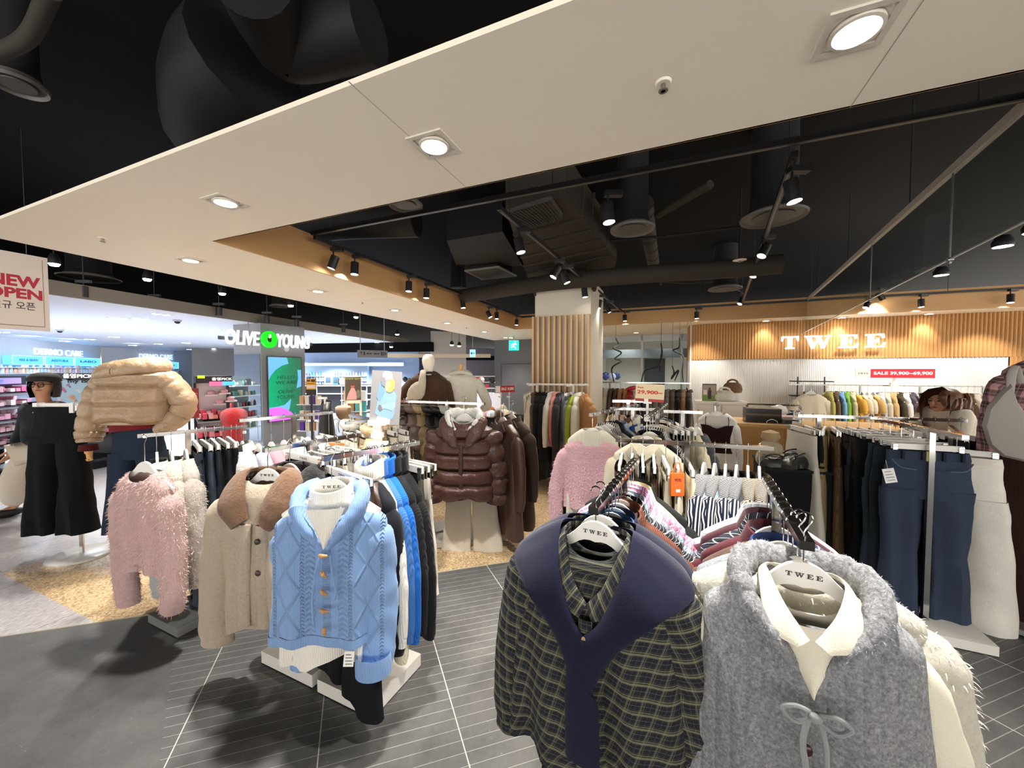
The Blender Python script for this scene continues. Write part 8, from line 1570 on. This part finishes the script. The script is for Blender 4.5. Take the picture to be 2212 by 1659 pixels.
def pipe(label, pts, r_, m, bands_=0):
    t = thing('ceiling_pipe', label, 'pipe', pts[0], 0); P = [q_-pts[0] for q_ in pts]; child(path_tube(P, r_, 16, 1., 8), 'pipe_body', m, t)
    for k in range(bands_): q_ = P[0].lerp(P[-1], (k+.5)/bands_); d_ = (P[-1]-P[0]).normalized(); child(MB().cyl(q_-d_*.012, q_+d_*.012, r_*1.06, 18), 'pipe_band', m, t)
    return t
pipe('fat horizontal wrapped pipe crossing the open ceiling before the column', [Pz(1000, 640, 2.86), Pz(1180, 612, 2.86), Pz(1400, 592, 2.86), Pz(1560, 582, 2.86), Pz(1690, 570, 2.86)], .115, M_DUCT, 5)
pipe('spiral pipe running between the two round diffusers', [Pz(1392, 440, 3.3), Pz(1400, 500, 3.3), Pz(1412, 575, 3.3)], .09, M_DUCT, 6); pipe('slim slanting brace above the middle track', [Pz(1420, 465, 3.3), Pz(1535, 398, 3.3)], .04, M_DUCT)
pipe('thin conduit crossing behind the round diffusers', [Pz(1320, 520, 3.1), Pz(1460, 508, 3.1), Pz(1600, 490, 3.1)], .015, M_DK); pipe('wide flexible duct in the far black ceiling', [Pz(560, 515, 3.4), Pz(700, 480, 3.4), Pz(900, 470, 3.4)], .22, M_DK); pipe('sagging grey cable near the back track', [Pz(1400, 605, 3.2), Pz(1480, 612, 3.15), Pz(1540, 609, 3.2), Pz(1600, 630, 3.2)], .012, M_DUCT)
pipe('dim duct over the mall void at the top', [Pz(545, -40, 3.3), Pz(600, 70, 3.3), Pz(640, 100, 3.3), Pz(800, 60, 3.3)], .16, M_DK); pipe('dim round duct over the mall void', [Pz(470, 280, 3.25), Pz(490, 190, 3.25), Pz(540, 130, 3.3)], .3, M_DK); pipe('dim grey pipe in the corner of the mall void', [Pz(-20, 120, 3.2), Pz(60, 80, 3.2), Pz(110, -20, 3.2)], .035, M_DUCT)
for i, (px, py, rp, z, lab) in enumerate(((1366, 494, 46, 3.0, 'round ceiling diffuser beside the spiral pipe'), (1670, 468, 62, 2.97, 'largest round ceiling diffuser by the track next to the glass screen'), (1566, 623, 33, 3.02, 'round ceiling diffuser near the back track'), (876, 441, 36, 3.02, 'round ceiling diffuser just behind the near panel'), (990, 627, 24, 3.05, 'round ceiling diffuser by the aisle fascia track'), (194, 600, 49, 3.05, 'round ceiling diffuser over the aisle near the banner'), (605, 661, 20, 3.05, 'round ceiling diffuser over the aisle beyond the banner'), (38, 181, 45, 3.2, 'round ceiling diffuser with a sprinkler in the mall void'))):
    p = Pz(px, py, z); r_ = rp*p.y/F; t = thing('round_diffuser', lab, 'air vent', p, 0); child(MB().lathe([(r_, .0), (r_*.98, -.018), (r_*.82, .01), (r_*.8, .03)], n=36), 'rim', mat('#5c5956', .5), t); child(MB().lathe([(r_*.62, -.006), (r_*.6, -.012), (0, -.012)], n=32), 'core_plate', mat('#4d4a46', .5), t); child(MB().lathe([(r_*.8, .02), (r_*.7, .1), (r_*.68, 3.75-z)], n=28), 'neck', M_DK, t)
for i, (px, py, z, rr) in enumerate(((1433, 178, ZS, .028), (222, 514, ZS, .03), (1598, 562, 2.9, .075), (783, 652, ZS, .03), (1008, 707, ZS, .03))):
    p = Pz(px, py, z); t = thing('sprinkler', ('white sprinkler rose in the near ceiling panel', 'small sprinkler in the panel over the banner', 'white disc sprinkler hanging in the open black ceiling', 'small sprinkler in the aisle panel behind the second track head', 'small sprinkler at the far end of the aisle panel')[i], 'sprinkler', p, 0); child(MB().lathe([(rr, 0), (rr*.8, -.006), (0, -.006)], n=24), 'rose', M_SOFF if i != 2 else WHITE, t); child(MB().cyl((0, 0, -.005), (0, 0, -.03), .008, 10).lathe([(0, -.03), (.016, -.03), (.016, -.027)], n=14), 'nozzle', mat('#8f8c86', .3, .8), t)
    if i == 2: child(MB().cyl((0, 0, 0), (0, 0, .85), .01, 8), 'drop_pipe', M_DK, t)
for i, (px, py) in enumerate(((129, 704), (383, 683), (620, 720))): p = Pz(px, py+8, ZS); t = thing('dome_camera', 'small dome camera in the store ceiling, %s from the banner' % ORD[i], 'camera', p, 0); child(MB().lathe([(.07, 0), (.07, -.03), (.05, -.035)], n=20), 'housing', mat('#b9b9c2', .5), t); child(MB().lathe([(.05, -.033), (.045, -.055), (.025, -.075), (0, -.08)], n=20), 'dome', BLACK, t)
# ------------------------------------------------------------------ glass smoke screen
gA_, gB_ = uv(Pz(2212, 480, 2.33)), (9.1, uv(Pu(1733, 720, 9.1))[1]); d_ = Vector((gB_[0]-gA_[0], gB_[1]-gA_[1])); gA_ = (gA_[0]-d_.x*.12, gA_[1]-d_.y*.12)
wa, wb = W(gA_[0], gA_[1]), W(gB_[0], gB_[1]); L_, r_ = frame_at(wa, wb); t = thing('smoke_screen', 'hanging clear glass smoke screen with a pale top rail', 'glass screen', (wa.x, wa.y, 0), r_)
m_g, N, L, b_g = newmat('screen_glass'); b_g.inputs['Base Color'].default_value = (.75, .82, .8, 1); b_g.inputs['Roughness'].default_value = .02; b_g.inputs['Transmission Weight'].default_value = 1.; b_g.inputs['IOR'].default_value = 1.25; b_g.inputs['Specular IOR Level'].default_value = .5
child(MB().box((0, 0, 2.33), (L_, .008, 2.9)), 'glass_pane', m_g, t); child(MB().box((0, -.015, 2.88), (L_, .023, 2.93)), 'top_rail', mat('#b5afa6', .4), t); child(MB().box((0, -.002, 2.325), (L_, .01, 2.333)), 'edge_strip', mat('#9ea5a3', .3, .5), t)
for px in (1648, 1877, 2052):
    f = None
    for k in range(400):
        q_ = wa.lerp(wb, k/400)+Vector((0, 0, 2.5)); y_ = q_.y*math.cos(PIT)-(q_.z-CH)*math.sin(PIT)
        if q_.y > .5 and abs(CX+F*q_.x/y_-px) < 6: f = k/400*L_; break
    if f: child(MB().cyl((f, .004, 2.3), (f, .004, 2.9), .008, 10), 'clamp_rod', M_ALU, t); child(MB().cyl((f, -.01, 2.325), (f, .018, 2.325), .016, 10), 'clamp', M_ALU, t)
for x in (.3, .55, .8): child(MB().cyl((x*L_, .004, 2.93), (x*L_, .004, 3.75), .006, 6), 'hanger_rod', M_DK, t)
